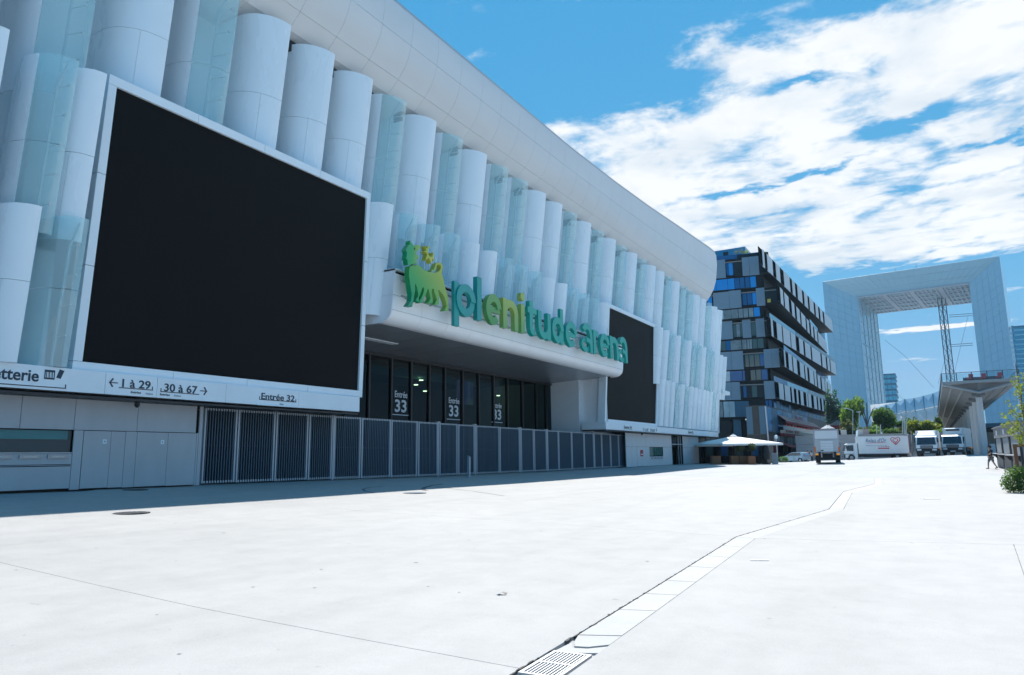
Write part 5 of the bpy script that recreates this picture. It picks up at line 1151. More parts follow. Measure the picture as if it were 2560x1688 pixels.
# bare pollard
p = aty(2168, 1088, 144); t = thing('bare_tree', 'bare pollarded tree with a few knobbly forked branches', 'tree', (p[0], 144, zt)); b = MB(); rn = random.Random(5)
tip = aty(2168, 1012, 144)[2]-zt
b.tube((0, 0, 0), (.1, 0, tip*.35), .22, .17)
for dx, hh in ((-.9, .95), (.3, 1.0), (1.2, .85), (-.3, .8)):
    b.path([(.1, 0, tip*.33), (.1+dx*.45, .1, tip*.6), (.1+dx, .15, tip*hh)], .09); 
    for k in range(4): b.tube((.1+dx, .15, tip*hh), (.1+dx+rn.uniform(-.5, .5), .15+rn.uniform(-.3, .3), tip*hh+rn.uniform(.1, .7)), .04, .015, 5)
b.build('trunk', 'bark', t)
mat('pink_pot', (.42, .33, .32), .7); mat('cream_pot', (.55, .53, .5), .7)
for i, (u, m_, lb) in enumerate([(2110, 'cream_pot', 'cream square planter on the terrace edge above the lorry tail'), (2152, 'cream_pot', 'cream square planter left of the pinkish planter'), (2166, 'pink_pot', 'pinkish square planter under the bare pollard')]):
    p = aty(u, 1088, 134.2); t = thing('terrace_planter', lb, 'planter', (p[0], 134.2, zt+.14), 0, 'planters on the terrace edge'); b = MB(); b.box(-.42, .42, -.4, .4, 0, .75); b.build('box', m_, t); MB().box(-.47, .47, -.45, .45, .75, .85).build('rim', m_, t)
    quick(leaves([(0, 0, 1.0, .4, .4, .3)], 90, .14, 60+i), 'plant', 'leaf_olive', t)
# street lamps beyond
mat('lamp_pale', (.55, .6, .63), .4, .2)
def lamp(label, pts, Y, r=.07, head=True, grp=None):
    P = [aty(u, v, Y) for u, v in pts]; t = thing('street_lamp', label, 'lamp', P[0], 0, grp); b = MB().path([tuple(q_-P[0]) for q_ in P], r, 6); b.build('pole', 'lamp_pale', t)
    if head: e = P[-1]-P[0]; MB().box(e[0]-.45, e[0]+.25, e[1]-.12, e[1]+.12, e[2]-.07, e[2]+.07).build('lamp_head', 'lamp_pale', t)
lamp('slim lamp with an arm bent to the left in front of the willow-like tree', [(2132, 1088), (2132, 1026), (2116, 1021)], 140)
lamp('straight pale lamp post left of the bare pollard', [(2148, 1088), (2148, 1030)], 140)
lamp('pale lamp with a bent arm over the yellow shrub', [(2318, 1088), (2316, 1028), (2301, 1010)], 150)
lamp('left one of two short pale posts before the round green tree', [(2192, 1088), (2191, 1063)], 136, .09, False); lamp('right one of two short pale posts before the round green tree', [(2201, 1088), (2201, 1062)], 136, .09, False)
P0 = aty(2262, 1088, 138); t = thing('branching_lamp', 'pale branching lamp cluster shaped like a leafless tree', 'lamp', P0); b = MB()
for pl in ([(2257, 1088), (2257, 1046), (2251, 1028)], [(2262, 1088), (2261, 1050), (2257, 1040), (2275, 1028)], [(2266, 1088), (2265, 1056), (2268, 1046), (2274, 1036)]): b.path([tuple(aty(u, v, 138)-P0) for u, v in pl], .09, 6)
b.build('branches', 'lamp_pale', t)
b = MB()
for u, v in ((2251, 1028), (2275, 1028), (2274, 1036)): e = aty(u, v, 138)-P0; b.box(e[0]-.3, e[0]+.3, e[1]-.1, e[1]+.1, e[2]-.04, e[2]+.06)
b.build('lamp_heads', 'lamp_pale', t, kind='stuff')
p0 = aty(2170, 1088, 138)

# ================================================================ RESTAURANT FRONT at the foot of the black block
mat('awning_red', (.30, .02, .03), .7); mat('awning_cream', (.50, .44, .36), .7); mat('rest_red', (.16, .012, .02), .5, 0, .3, 1); mat('rest_pale', (.34, .36, .38), .5, 0, .3, 1.5); mat('rest_dark', (.012, .012, .014), .5); mat('bulb', (1, .6, .35), .5, emit=1.2); mat('bulb_red', (1, .15, .08), .5, emit=.5)
XR = -22.9
rest = thing('restaurant_front', 'two-storey red and cream restaurant front with striped awning and strings of bulbs', 'restaurant', (XR, 165, g(XR, 150)))
def RB(mb, name, m, **k): return mb.build(name, m, rest, world=True, **k)
def ry(u): return float(atx(u, 1100, XR)[1])
def rz_(u, v): return float(atx(u, v, XR)[2])
ya, yb = ry(1932), ry(2052)
RB(MB().box(-27, XR-.9, ya, 228, -.5, 9.6), 'wall', 'rest_dark')
for k in range(9):
    a, b_ = ya+.2+k*5.2, ya+5.2+k*5.2-.1; RB(MB().box(XR-.9, XR-.82, a, b_, 5.2, 9.4), 'window', ['pane_blue', 'column_blue', 'pane_blue', 'pane_dark'][k % 4])
for k in range(3): RB(MB().box(-26.9+k*1.05, -26.9+k*1.05+.98, ya-.08, ya, .4, 4.6), 'window', 'pane_dark'); RB(MB().box(-26.9+k*1.05, -26.9+k*1.05+.98, ya-.08, ya, 4.8, 9.4), 'window', ['column_blue', 'pane_dark', 'column_blue'][k])
RB(MB().tube((XR-.6, ya-.3, 0), (XR-.75, ya-.3, 9.4), .12, .12), 'pole', 'grey_metal')
zA0, zA1 = rz_(1975, 1056), rz_(1975, 1041)
y0, y1 = ry(1961), ry(2047); n = 46
for k in range(n):
    a, b_ = y0+(y1-y0)*k/n, y0+(y1-y0)*(k+1)/n; RB(MB().hexa([(XR-.9, a, zA1), (XR-.9, b_, zA1), (XR+.5, b_, zA0), (XR+.5, a, zA0)], [(XR-.9, a, zA1+.04), (XR-.9, b_, zA1+.04), (XR+.5, b_, zA0+.04), (XR+.5, a, zA0+.04)]), 'awning_stripe', 'awning_cream' if k % 2 else 'awning_red')
RB(MB().box(XR+.46, XR+.5, y0, y1, zA0-.45, zA0), 'awning_valance', 'awning_red')
put_text('lettering', 'BISTROT', (XR+.52, ry(1986), (zA0+zA1)/2+.1), (0, 1, 0), (-.25, 0, .97), ry(2006)-ry(1986), .7, 'awning_red', rest, depth=.03)
b1, b2 = MB(), MB()
for k in range(13): y = y0+(y1-y0)*(k+.5)/13; b1.tube((XR+.3, y, zA0-.75), (XR+.3, y, zA0-.66), .06, .06, 6); b2.tube((XR-.1, y+.8, zA0-1.5), (XR-.1, y+.8, zA0-1.41), .06, .06, 6)
RB(b1, 'string_lights', 'bulb_red', kind='stuff'); RB(b2, 'string_lights', 'bulb', kind='stuff')
zB0, zB1 = rz_(1975, 1085), rz_(1975, 1078)
RB(MB().box(XR-.1, XR, y0, y1, rz_(1975, 1078), rz_(1975, 1066)), 'balcony_glass', 'pane_green')
RB(MB().box(XR-.4, XR+.3, ry(1958), y1+10, zB0, zB1), 'sign_band', 'awning_cream'); RB(MB().box(XR-.4, XR+.25, ry(1958), y1+10, zB0-.5, zB0-.02), 'sign_band', 'awning_red')
put_text('lettering', 'RESTAURANT', (XR+.31, ry(1962), zB0+.15), (0, 1, 0), (0, 0, 1), ry(1980)-ry(1962), .5, 'awning_red', rest, depth=.02); put_text('lettering', 'BISTROT', (XR+.31, ry(1984), zB0+.15), (0, 1, 0), (0, 0, 1), ry(1996)-ry(1984), .55, 'awning_red', rest, depth=.02)
n = 18
for k in range(n):
    a, b_ = ya+(yb-ya)*k/n, ya+(yb-ya)*(k+1)/n; RB(MB().box(XR-.6, XR-.5, a+.06, b_-.06, .4, zB0-1.9), 'window', ['pane_green', 'rest_red', 'rest_dark', 'pane_green', 'rest_pale', 'rest_red'][k % 6]); RB(MB().box(XR-.6, XR-.5, a+.06, b_-.06, zB0-1.8, zB0-.55), 'window', 'rest_pale' if k % 4 else 'rest_dark')
    RB(MB().box(XR-.55, XR-.42, a-.05, a+.05, .4, zB0-.5), 'frame', 'rest_red')
# red menu totem
RB(MB().box(XR+.8, XR+1.0, ry(1991), ry(2014), .3, rz_(2000, 1099)), 'menu_totem', 'rest_red'); 
for v in (1106, 1113, 1122): RB(MB().box(XR+1.0, XR+1.02, ry(1996), ry(2009), rz_(2000, v+4), rz_(2000, v)), 'menu_board', 'rest_pale')
# red canvas awning with white lettering at the near corner
zc0, zc1 = rz_(1965, 1120), rz_(1965, 1104)
RB(MB().hexa([(XR-.5, ry(1948), zc1), (XR-.5, ry(1985), zc1-.4), (XR+2, ry(1985), zc0-.5), (XR+2, ry(1948), zc0)], [(XR-.5, ry(1948), zc1+.05), (XR-.5, ry(1985), zc1-.35), (XR+2, ry(1985), zc0-.45), (XR+2, ry(1948), zc0+.05)]), 'corner_awning', 'awning_red')
put_text('lettering', "GENT'LEMON", (XR+2.02, ry(1955), zc0-.75), (0, 1, 0), (0, 0, 1), ry(1984)-ry(1955), .5, 'rest_pale', rest, depth=.02)
# second striped awning standing on the terrace
pA = aty(2104, 1064, 150); w = aty(2136, 1064, 150)[0]-pA[0]; zl_ = pA[2]; zh_ = aty(2104, 1048, 150)[2]
t = thing('striped_pavilion', 'cream and red striped pavilion roof on the terrace beside the willow-like tree', 'pavilion', (pA[0], 150, zt)); 
for k in range(22):
    a, b_ = -w+2*w*k/22, -w+2*w*(k+1)/22; f = lambda x: .35*x
    MB().hexa([(a, -1.5, zl_-zt), (b_, -1.5, zl_-zt), (f(b_), 1.2, zh_-zt), (f(a), 1.2, zh_-zt)], [(a, -1.5, zl_-zt+.05), (b_, -1.5, zl_-zt+.05), (f(b_), 1.2, zh_-zt+.05), (f(a), 1.2, zh_-zt+.05)]).build('awning_stripe', 'awning_cream' if k % 2 else 'awning_red', t)
MB().box(-w, w, -1.53, -1.5, zl_-zt-.6, zl_-zt).build('valance', 'awning_red', t); MB().box(-w+.2, w-.2, .5, 3, 0, zl_-zt-.2).build('back', 'rest_dark', t)
for x in (-w+.1, 0, w-.1): MB().tube((x, -1.45, 0), (x, -1.45, zl_-zt), .06).build('post', 'dark_metal', t)
def parasol(label, u, vrim, vapex, Y, wpx, m='grey_metal', zg=None, n=8):
    p = aty(u, vrim, Y); a = aty(u, vapex, Y); r = abs(aty(u+wpx/2, vrim, Y)[0]-p[0]); zg = g(p[0], Y) if zg is None else zg
    t = thing('parasol', label, 'parasol', (p[0], Y, zg)); b = MB(); rim = [(r*math.cos(2*math.pi*k/n), r*math.sin(2*math.pi*k/n), p[2]-zg) for k in range(n)]
    b.add(rim+[(0, 0, a[2]-zg)], [(k, (k+1) % n, n) for k in range(n)]); b.build('canopy', m, t); MB().tube((0, 0, 0), (0, 0, a[2]-zg+.15), .05).build('pole', 'dark_metal', t)
mat('canvas_grey', (.25, .29, .33), .7)
parasol('low grey parasol above the lorry with the tail lift', 2069, 1072, 1062, 136, 38, 'canvas_grey', zt)

# ================================================================ ELEVATED WALKWAY on columns
mat('deck_steel', (.27, .29, .30), .45, .1, .06, .6); mat('deck_ribs', (.13, .145, .155), .5); mat('column_concrete', (.50, .52, .53), .55, 0, .06, 1, stretch=(1, 1, .2)); mat('rail_dark', (.04, .055, .07), .5); mat('seat_red', (.5, .02, .05), .5)
YN = 107.0
L0 = aty(2355.5, 957, YN); R0 = aty(2548, 942, YN); A0 = aty(2448, 981, YN); zd = (L0[2]+R0[2])/2; xL, xR, xM = L0[0], R0[0], A0[0]
walk = thing('elevated_walkway', 'elevated grey steel walkway deck on round columns with a glass railing, at the right', 'walkway', (xM, YN+1.5, g(xM, YN)))
def WK(mb, name, m, **k): return mb.build(name, m, walk, world=True, **k)
YF = 330.; zu = A0[2]
WK(MB().hexa([(xL, YN, zd-.35), (xR, YN, zd-.35), (xR, YF, zd-.35), (xL, YF, zd-.35)], [(xL, YN, zd), (xR, YN, zd), (xR, YF, zd), (xL, YF, zd)]), 'deck', 'deck_steel')
WK(MB().hexa([(xL+.05, YN+2.4, zd-.36), (xM, YN+.4, zd-.36), (xR-.05, YN+2.4, zd-.36), (xM, YN+.6, zu)], [(xL+.05, YF, zd-.36), (xM, YF, zd-.36), (xR-.05, YF, zd-.36), (xM, YF, zu)]), 'keel', 'deck_ribs')
for x in (xL+.0, xR-.0):
    WK(MB().tube((x, YN+.05, zd-.4), (xM, YN+.5, zu), .16, .16, 8), 'edge_beam', 'deck_steel')
for f in (.45, .75):
    for s, x in ((-1, xL), (1, xR)): WK(MB().tube((xM+(x-xM)*f, YN+1.6, zu+(zd-.36-zu)*f-.1), (xM+(x-xM)*f, YF, zu+(zd-.36-zu)*f-.1), .14, .14, 6), 'pipe', 'deck_steel')
y = YN+3
while y < 200:
    for x in (xL, xR): WK(MB().tube((x, y, zd-.42), (xM, y, zu-.02), .07, .07, 5), 'rib', 'deck_steel')
    y += 1.6
rcol = .38; y = YN+2.2; k = 0
while y < 300:
    zg = g(xM, y)-.2; b = MB().tube((xM, y, zg), (xM, y, zu-.5), rcol, rcol*.92, 18); WK(b, 'column', 'column_concrete', smooth=True)
    b = MB().tube((xM, y, zu-.5), (xM, y, zu-.25), .3, .3, 10); b.box(xM-.7, xM+.7, y-.4, y+.4, zu-.27, zu+.05); WK(b, 'bearing', 'deck_ribs')
    if k == 0: WK(MB().box(xM+.55, xM+1.2, y-.5, y+.4, zg, zg+1.5), 'service_box', 'grey_metal')
    y += 10.5; k += 1
rt0, rt1 = aty(2357, 934.8, YN), aty(2546, 926, YN); hr_ = float(rt0[2]-zd)
rp = [(xL, YN+.1), (xL+(xR-xL)*.2, YN+.1), (xL+(xR-xL)*.4, YN+.1), (xL+(xR-xL)*.6, YN+.1), (xL+(xR-xL)*.8, YN+.1), (xR, YN+.1)]
for x, y in rp: WK(MB().box(x-.05, x+.05, y-.05, y+.05, zd, zd+hr_), 'rail_post', 'rail_dark')
WK(MB().box(xL, xR, YN+.06, YN+.14, zd+hr_, zd+hr_+.06), 'handrail', 'rail_dark')
for (x0, y), (x1, _) in zip(rp[:-1], rp[1:]): WK(MB().box(x0+.06, x1-.06, YN+.09, YN+.11, zd+.1, zd+hr_-.05), 'railing_glass', 'clear_glass')
for x in (xL, xR):
    WK(MB().box(x-.03, x+.03, YN, 250, zd+hr_, zd+hr_+.06), 'handrail', 'rail_dark')
    for k in range(30): WK(MB().box(x-.02, x+.02, YN+1.6+k*3.2-.04, YN+1.6+k*3.2+.04, zd, zd+hr_), 'rail_post', 'rail_dark')
WK(MB().box(xL+2.4, xR-1.6, YN+2, YN+2.6, zd, zd+.55), 'bench', 'rail_dark')
for f in (.38, .55, .76):
    x = xL+(xR-xL)*f; WK(MB().box(x-.3, x+.3, YN+1.6, YN+1.95, zd+.3, zd+.5).box(x-.1, x+.4, YN+1.7, YN+1.8, zd+.5, zd+.95), 'red_chair', 'seat_red')
# low building, far right; shade under the deck put into its dark walls
und = thing('low_pavilion', 'low dark blue-edged building under the elevated walkway', 'pavilion', (9, 140, .8)); MB().box(6.4, 40, 136, 150, .5, 5.2).build('wall', 'rest_dark', und, world=True); MB().box(6, 41, 135, 151, 5.2, 5.8).build('roof', 'column_blue', und, world=True); MB().box(6.8, 7.8, 135.9, 135.98, 1, 4).build('red_door', 'rest_red', und, world=True)
for k in range(6): MB().box(8.3+k*2.2, 10.2+k*2.2, 135.9, 135.98, 1, 4.6).build('window', 'pane_dark', und, world=True)

# ================================================================ LORRIES
mat('truck_white', (.72, .75, .77), .35, 0, .04, 1); mat('truck_grey', (.48, .51, .54), .4, .1, .06, 2); mat('tyre', (.018, .018, .02), .8); mat('rim_metal', (.35, .36, .38), .4, .6); mat('black_plastic', (.012, .013, .015), .55); mat('windscreen', (.008, .02, .035), .05, spec=.8); mat('lamp_glass', (.6, .65, .7), .1); mat('orange_tape', (.75, .17, .02), .5); mat('amber', (.9, .35, .01), .4, emit=.25); mat('red_line', (.42, .03, .05), .5); mat('logo_red', (.55, .02, .05), .5); mat('logo_blue', (.03, .13, .28), .5); mat('plate_white', (.6, .62, .62), .5)
def wheel(t, x, y, r=.48, w=.3):
    b = MB().tube((x-w/2, y, r), (x+w/2, y, r), r, r, 20); o = b.build('wheel', 'tyre', t); s = 1 if x > 0 else -1
    MB().tube((x+s*(w/2-.02), y, r), (x+s*(w/2+.012), y, r), r*.58, r*.5, 14).build('rim', 'rim_metal', o); return o
def lorry(label, loc, rz, Lb=6.0, W=2.5, top=3.5, fairing=True, fridge=False, lift=False, cab='white', grp='lorries parked across the plaza'):
    """front faces local -Y; origin on the ground below the front bumper"""
    t = thing('box_lorry', label, 'lorry', loc, rz, grp); h = W/2; y0 = 2.0
    MB().box(-h, h, y0, y0+Lb, 1.05, top).build('cargo_box', 'truck_white', t)
    for x in (-h-.012, h-.03): MB().box(x, x+.042, y0, y0+Lb, 1.0, 1.1).box(x, x+.042, y0, y0+Lb, top-.07, top+.01).build('box_trim', 'truck_grey', t)
    MB().box(-.5, .5, .6, y0+Lb-.2, .55, 1.02).build('chassis', 'black_plastic', t)
    for x in (-h+.05, h-.1): MB().box(x, x+.05, y0+1.0, y0+Lb-2.6, .5, .98).build('side_guard', 'black_plastic', t)
    cw = h-.08; P = [(0, .45), (.0, 1.25), (.06, 1.42), (.34, 2.45), (.6, 2.6), (1.85, 2.62), (1.85, .45)]
    MB().prism([(y, z) for y, z in P], -cw, cw, 'x').build('cab', 'truck_white', t)
    MB().hexa([(-cw+.1, .055, 1.46), (cw-.1, .055, 1.46), (cw-.2, .325, 2.38), (-cw+.2, .325, 2.38)], [(-cw+.1, .03, 1.47), (cw-.1, .03, 1.47), (cw-.2, .30, 2.39), (-cw+.2, .30, 2.39)]).build('windscreen', 'windscreen', t)
    for s in (-1, 1):
        x = s*cw; a, b = sorted((x, x+s*.012)); MB().prism([(.32, 1.5), (.5, 2.32), (1.3, 2.36), (1.3, 1.45)], a, b, 'x').build('side_window', 'windscreen', t)
        c, d = sorted((x, x+s*.006)); MB().box(c, d, 1.36, 1.375, .9, 2.45).build('door_gap', 'black_plastic', t)
        MB().box(s*(cw+.08)-.09, s*(cw+.08)+.09, .28, .42, 1.75, 2.3).build('mirror', 'black_plastic', t); MB().tube((s*cw, .4, 2.25), (s*(cw+.1), .36, 2.28), .025).build('mirror_arm', 'black_plastic', t)
        MB().box(s*(cw-.32)-.24, s*(cw-.32)+.24, -.10, -.02, .72, .92).build('headlight', 'lamp_glass', t)
        MB().box(s*(cw-.2)-.2, s*(cw-.2)+.2, .05, 1.3, .95, 1.05).build('mudguard', 'black_plastic', t)
    MB().box(-cw-.02, cw+.02, -.08, .1, .35, 1.0).build('bumper', 'black_plastic', t); MB().box(-.7, .7, -.03, .02, 1.02, 1.36).build('grille', 'black_plastic', t); MB().box(-.28, .28, -.1, -.08, .45, .58).build('number_plate', 'plate_white', t)
    for k in range(3): MB().box(-.62, .62, -.05, -.03, 1.08+.09*k, 1.11+.09*k).build('grille_bar', 'truck_grey', t)
    MB().box(-.35, .35, -.055, -.03, 1.38, 1.42).build('badge_bar', 'truck_grey', t)
    if fairing: MB().hexa([(-cw+.1, .55, 2.62), (cw-.1, .55, 2.62), (cw-.1, 1.85, 2.62), (-cw+.1, 1.85, 2.62)], [(-cw+.35, 1.3, top-.1), (cw-.35, 1.3, top-.1), (cw-.1, 1.9, top-.02), (-cw+.1, 1.9, top-.02)]).build('roof_fairing', 'truck_white', t)
    if fridge:
        MB().hexa([(-.95, 1.35, top-.85), (.95, 1.35, top-.85), (1.0, y0, top-.85), (-1.0, y0, top-.85)], [(-.9, 1.4, top-.1), (.9, 1.4, top-.1), (1.0, y0, top-.02), (-1.0, y0, top-.02)]).build('fridge_unit', 'truck_white', t); MB().box(-.75, .75, 1.33, 1.36, top-.4, top-.2).build('fridge_grille', 'black_plastic', t)
    for s in (-1, 1): wheel(t, s*(h-.2), .95); wheel(t, s*(h-.28), y0+Lb-1.7, .48, .5)
    ye_ = y0+Lb
    MB().box(-h, h, ye_-.15, ye_+.06, .45, .6).build('rear_bar', 'black_plastic', t)
    for s in (-1, 1): MB().box(s*(h-.25)-.2, s*(h-.25)+.2, ye_+.02, ye_+.07, .85, 1.0).build('tail_light', 'amber', t)
    if lift:
        MB().box(-h, h, ye_, ye_+.03, 1.06, top).build('rear_frame', 'truck_grey', t)
        MB().box(-h+.14, h-.14, ye_+.03, ye_+.06, 2.62, top-.14).build('upper_door', 'truck_white', t)
        for a in ((-h+.08, -h+.1, 1.2, top-.08), (h-.1, h-.08, 1.2, top-.08)): MB().box(a[0], a[1], ye_+.031, ye_+.05, a[2], a[3]).build('red_line', 'red_line', t)
        MB().box(-h+.08, h-.08, ye_+.031, ye_+.05, top-.1, top-.08).build('red_line', 'red_line', t); MB().box(-h+.2, h-.2, ye_+.07, ye_+.1, 1.12, 1.14).build('red_line', 'red_line', t)
        MB().box(-h+.1, h-.1, ye_+.06, ye_+.12, 1.15, 2.5).build('tail_lift', 'truck_grey', t)
        for k in range(4): MB().box(-.62, .62, ye_+.12, ye_+.14, 1.25+.29*k, 1.5+.29*k).build('lift_plate', 'truck_white', t)
        for s in (-1, 1): MB().box(s*(h-.07)-.08, s*(h-.07)+.08, ye_+.06, ye_+.15, 1.15, 1.75).build('warning_flag', 'orange_tape', t); MB().box(s*.45-.06, s*.45+.06, ye_+.0, ye_+.25, .55, 1.1).build('lift_arm', 'black_plastic', t); MB().box(s*(h-.5)-.12, s*(h-.5)+.12, ye_+.05, ye_+.3, .5, 1.2).build('lift_arm', 'black_plastic', t)
        MB().box(-h+.1, h-.1, ye_-.1, ye_+.12, .35, .5).build('under_bar', 'black_plastic', t); MB().box(.35, .62, ye_+.141, ye_+.15, 1.3, 1.42).build('number_plate', 'black_plastic', t)
    return t
def gp(x, y, dz=0): return (x, y, g(x, y)+dz)
c = atd(2072, 1161, 77); lorry('white lorry seen from behind with raised tail lift and orange warning flags', gp(c[0]-.9, c[1]+8.1), R(180+6.0), 6.1, 2.55, 3.62, lift=True)
p3 = atd(2319, 1141, 91); lorry('white box lorry facing us, right of the ice cream lorry, with pointed roof fairing', gp(p3[0], p3[1]), R(-3), 4.6, 2.5, 3.3)
p4 = atd(2384, 1138, 92); lorry('white refrigerated lorry facing us with fridge unit above the windscreen', gp(p4[0], p4[1]), R(-9), 6.0, 2.5, 3.55, fairing=False, fridge=True)
p5 = atd(2454, 1133, 112); lorry('pale lorry mostly hidden behind the front walkway column', gp(p5[0], p5[1]), R(12), 6, 2.5, 3.4)
# side-on lorry with lettering
th2 = R(-77); cx_, cy_ = aty(2130, 1151, 121.0)[:2]
t2 = lorry('long white lorry side-on with Relais d\'Or lettering and a red heart swirl', gp(cx_-1.15, cy_+.4), th2, 6.9, 2.5, 3.65, fairing=False)
def on_side(name, body, y, z, w, h, m, **k):   # left flank as seen from the plaza: local x = -W/2 or +W/2
    return put_text(name, body, (1.268, y, z), (0, 1, 0), (0, 0, 1), w, h, m, None, **k)
for (nm, body, y, z, w, h, m, k) in [('lettering', "Relais d'Or", 3.05, 2.72, 2.85, .58, 'logo_blue', dict(shear=.3, off=.0)), ('lettering', 'Chaque jour votre parole de chef', 3.05, 2.18, 2.9, .16, 'ink_grey', dict(shear=.3)), ('lettering', '01 49 92 80 00', 4.7, 1.95, 1.5, .15, 'logo_red', {}), ('lettering', 'MIKO', 6.85, 2.42, .55, .13, 'logo_red', {})]:
    o = on_side(nm, body, y, z, w, h, m, **k); o.parent = t2
def strokeband(pts, wid, name, m):
    b = MB()
    for (a, c_, w0), (d, e, w1) in zip(pts[:-1], pts[1:]):
        v_ = np.array([d-a, e-c_]); n_ = np.array([-v_[1], v_[0]])/np.linalg.norm(v_); P = [np.array([a, c_])+n_*w0, np.array([d, e])+n_*w1, np.array([d, e])-n_*w1, np.array([a, c_])-n_*w0]; b.hexa([(1.252, *q_) for q_ in P], [(1.266, *q_) for q_ in P])
    return b.build(name, m, t2)
strokeband([(3.1, 2.6, .015), (4.2, 2.63, .035), (5.2, 2.66, .035), (5.9, 2.68, .012)], 0, 'swoosh', 'logo_red')
MB().box(1.252, 1.265, 4.65, 6.2, 1.72, 1.86).build('red_stripe', 'logo_red', t2)
def heart(s, cx, cz): return [(cx+s*16*math.sin(a)**3/16, cz+s*(13*math.cos(a)-5*math.cos(2*a)-2*math.cos(3*a)-math.cos(4*a))/16) for a in np.linspace(.35, 2*math.pi-.35, 30)]
for s_, w_ in ((.62, .055), (.33, .05)): hp = heart(s_, 7.12, 2.95); strokeband([(a, c_, w_*(.5+.5*min(1, i/6, (29-i)/6))) for i, (a, c_) in enumerate(hp)], 0, 'heart_logo', 'logo_red')
for i in (0,): MB().box(1.245, 1.262, 8.84, 8.9, 1.06, 3.62).build('rear_edge', 'red_line', t2)
# white barrier arm raised behind the side-on lorry
p = aty(2136, 1110, 125); t = thing('barrier_arm', 'raised white barrier arm sticking up behind the lettered lorry cab', 'barrier', gp(p[0], 125)); e = aty(2143, 1076, 125)-p; MB().box(-.25, .25, -.2, .2, 0, 1.1).build('housing', 'truck_grey', t)
bz = p[2]-g(p[0], 125); MB().hexa([(-.12, -.05, .9), (.12, -.05, .9), (.12, .05, .9), (-.12, .05, .9)], [(e[0]-.14, -.05, bz+e[2]), (e[0]+.14, -.05, bz+e[2]), (e[0]+.14, .05, bz+e[2]), (e[0]-.14, .05, bz+e[2])]).build('arm', 'white_trim', t)

# ================================================================ CAR
mat('car_silver', (.20, .30, .37), .28, .5, .03, 1)
def car(label, loc, rz):
    t = thing('parked_car', label, 'car', loc, rz); # nose to local -X, length 4
    side = [(-2.0, .45), (-2.02, .62), (-1.9, .78), (-1.2, .95), (-.95, 1.0), (-.25, 1.42), (.2, 1.5), (1.3, 1.48), (1.72, 1.36), (1.95, 1.0), (2.02, .85), (2.0, .4), (1.72, .3), (1.66, .55), (1.45, .68), (1.15, .68), (.95, .55), (.9, .28), (-.88, .26), (-.94, .5), (-1.12, .66), (-1.42, .66), (-1.62, .5), (-1.7, .3)]
    bm = bmesh.new(); secs = []
    for y, sc_ in ((-.84, .0), (-.78, .0), (.78, 0), (.84, 0)):
        vs = []
        for x, z in side:
            yy = y
            if z > .98: yy = y*(1-.2*min(1, (z-.98)/.5))
            if abs(y) > .8: vs.append(bm.verts.new((x*.985, yy*.985, .8+(z-.8)*.97)))
            else: vs.append(bm.verts.new((x, yy*1.02, z)))
        secs.append(vs)
    n = len(side)
    for a, b in zip(secs[:-1], secs[1:]):
        for i in range(n): bm.faces.new((a[i], a[(i+1) % n], b[(i+1) % n], b[i]))
    bm.faces.new(secs[0]); bm.faces.new(secs[-1][::-1]); bmesh.ops.triangulate(bm, faces=[f for f in bm.faces if len(f.verts) > 4]); bmesh.ops.recalc_face_normals(bm, faces=bm.faces[:])
    me = bpy.data.meshes.new('body'); bm.to_mesh(me); bm.free(); me.materials.append(MATS['car_silver']); link('body', me, t)
    for s in (-1, 1):
        for P in ([(-.72, 1.03), (-.24, 1.36), (.28, 1.42), (.28, 1.02)], [(.36, 1.02), (.36, 1.42), (1.2, 1.4), (1.4, 1.06)]):
            q_ = [(x, s*(.84*(1-.2*min(1, max(0, z-.98)/.5))+.006), z) for x, z in P]; q2 = [(x, y-s*.03, z) for x, y, z in q_]; MB().hexa(q_, q2).build('side_window', 'windscreen', t)
        for x in (-1.27, 1.3): b = MB().tube((x, s*.64, .32), (x, s*.86, .32), .32, .32, 18); o = b.build('wheel', 'tyre', t); MB().tube((x, s*.86, .32), (x, s*.875, .32), .2, .18, 12).build('rim', 'rim_metal', o)
        MB().box(-1.98, -1.78, s*.62-.16, s*.62+.16, .66, .78).build('headlight', 'lamp_glass', t); MB().box(1.93, 2.0, s*.68-.12, s*.68+.12, .85, 1.05).build('tail_light', 'logo_red', t)
        MB().box(-.72, -.58, s*.9-.08, s*.9+.08, .98, 1.1).build('mirror', 'car_silver', t); MB().box(.05, .2, s*.862-.006, s*.862+.006, .84, .87).build('door_handle', 'black_plastic', t)
        MB().box(.31, .33, s*.85-.008, s*.85+.008, .35, 1.0).build('door_gap', 'black_plastic', t)
    MB().hexa([(-.9, -.6, 1.03), (-.9, .6, 1.03), (-.3, .56, 1.4), (-.3, -.56, 1.4)], [(-.95, -.6, 1.05), (-.95, .6, 1.05), (-.33, .56, 1.43), (-.33, -.56, 1.43)]).build('windscreen', 'windscreen', t)
    MB().box(-2.04, -1.98, -.3, .3, .42, .54).build('number_plate', 'plate_white', t)
c = atd(1989, 1157.5, 104); car('pale silver-blue hatchback parked side-on left of the tail-lift lorry', gp(c[0], c[1]), R(-24))

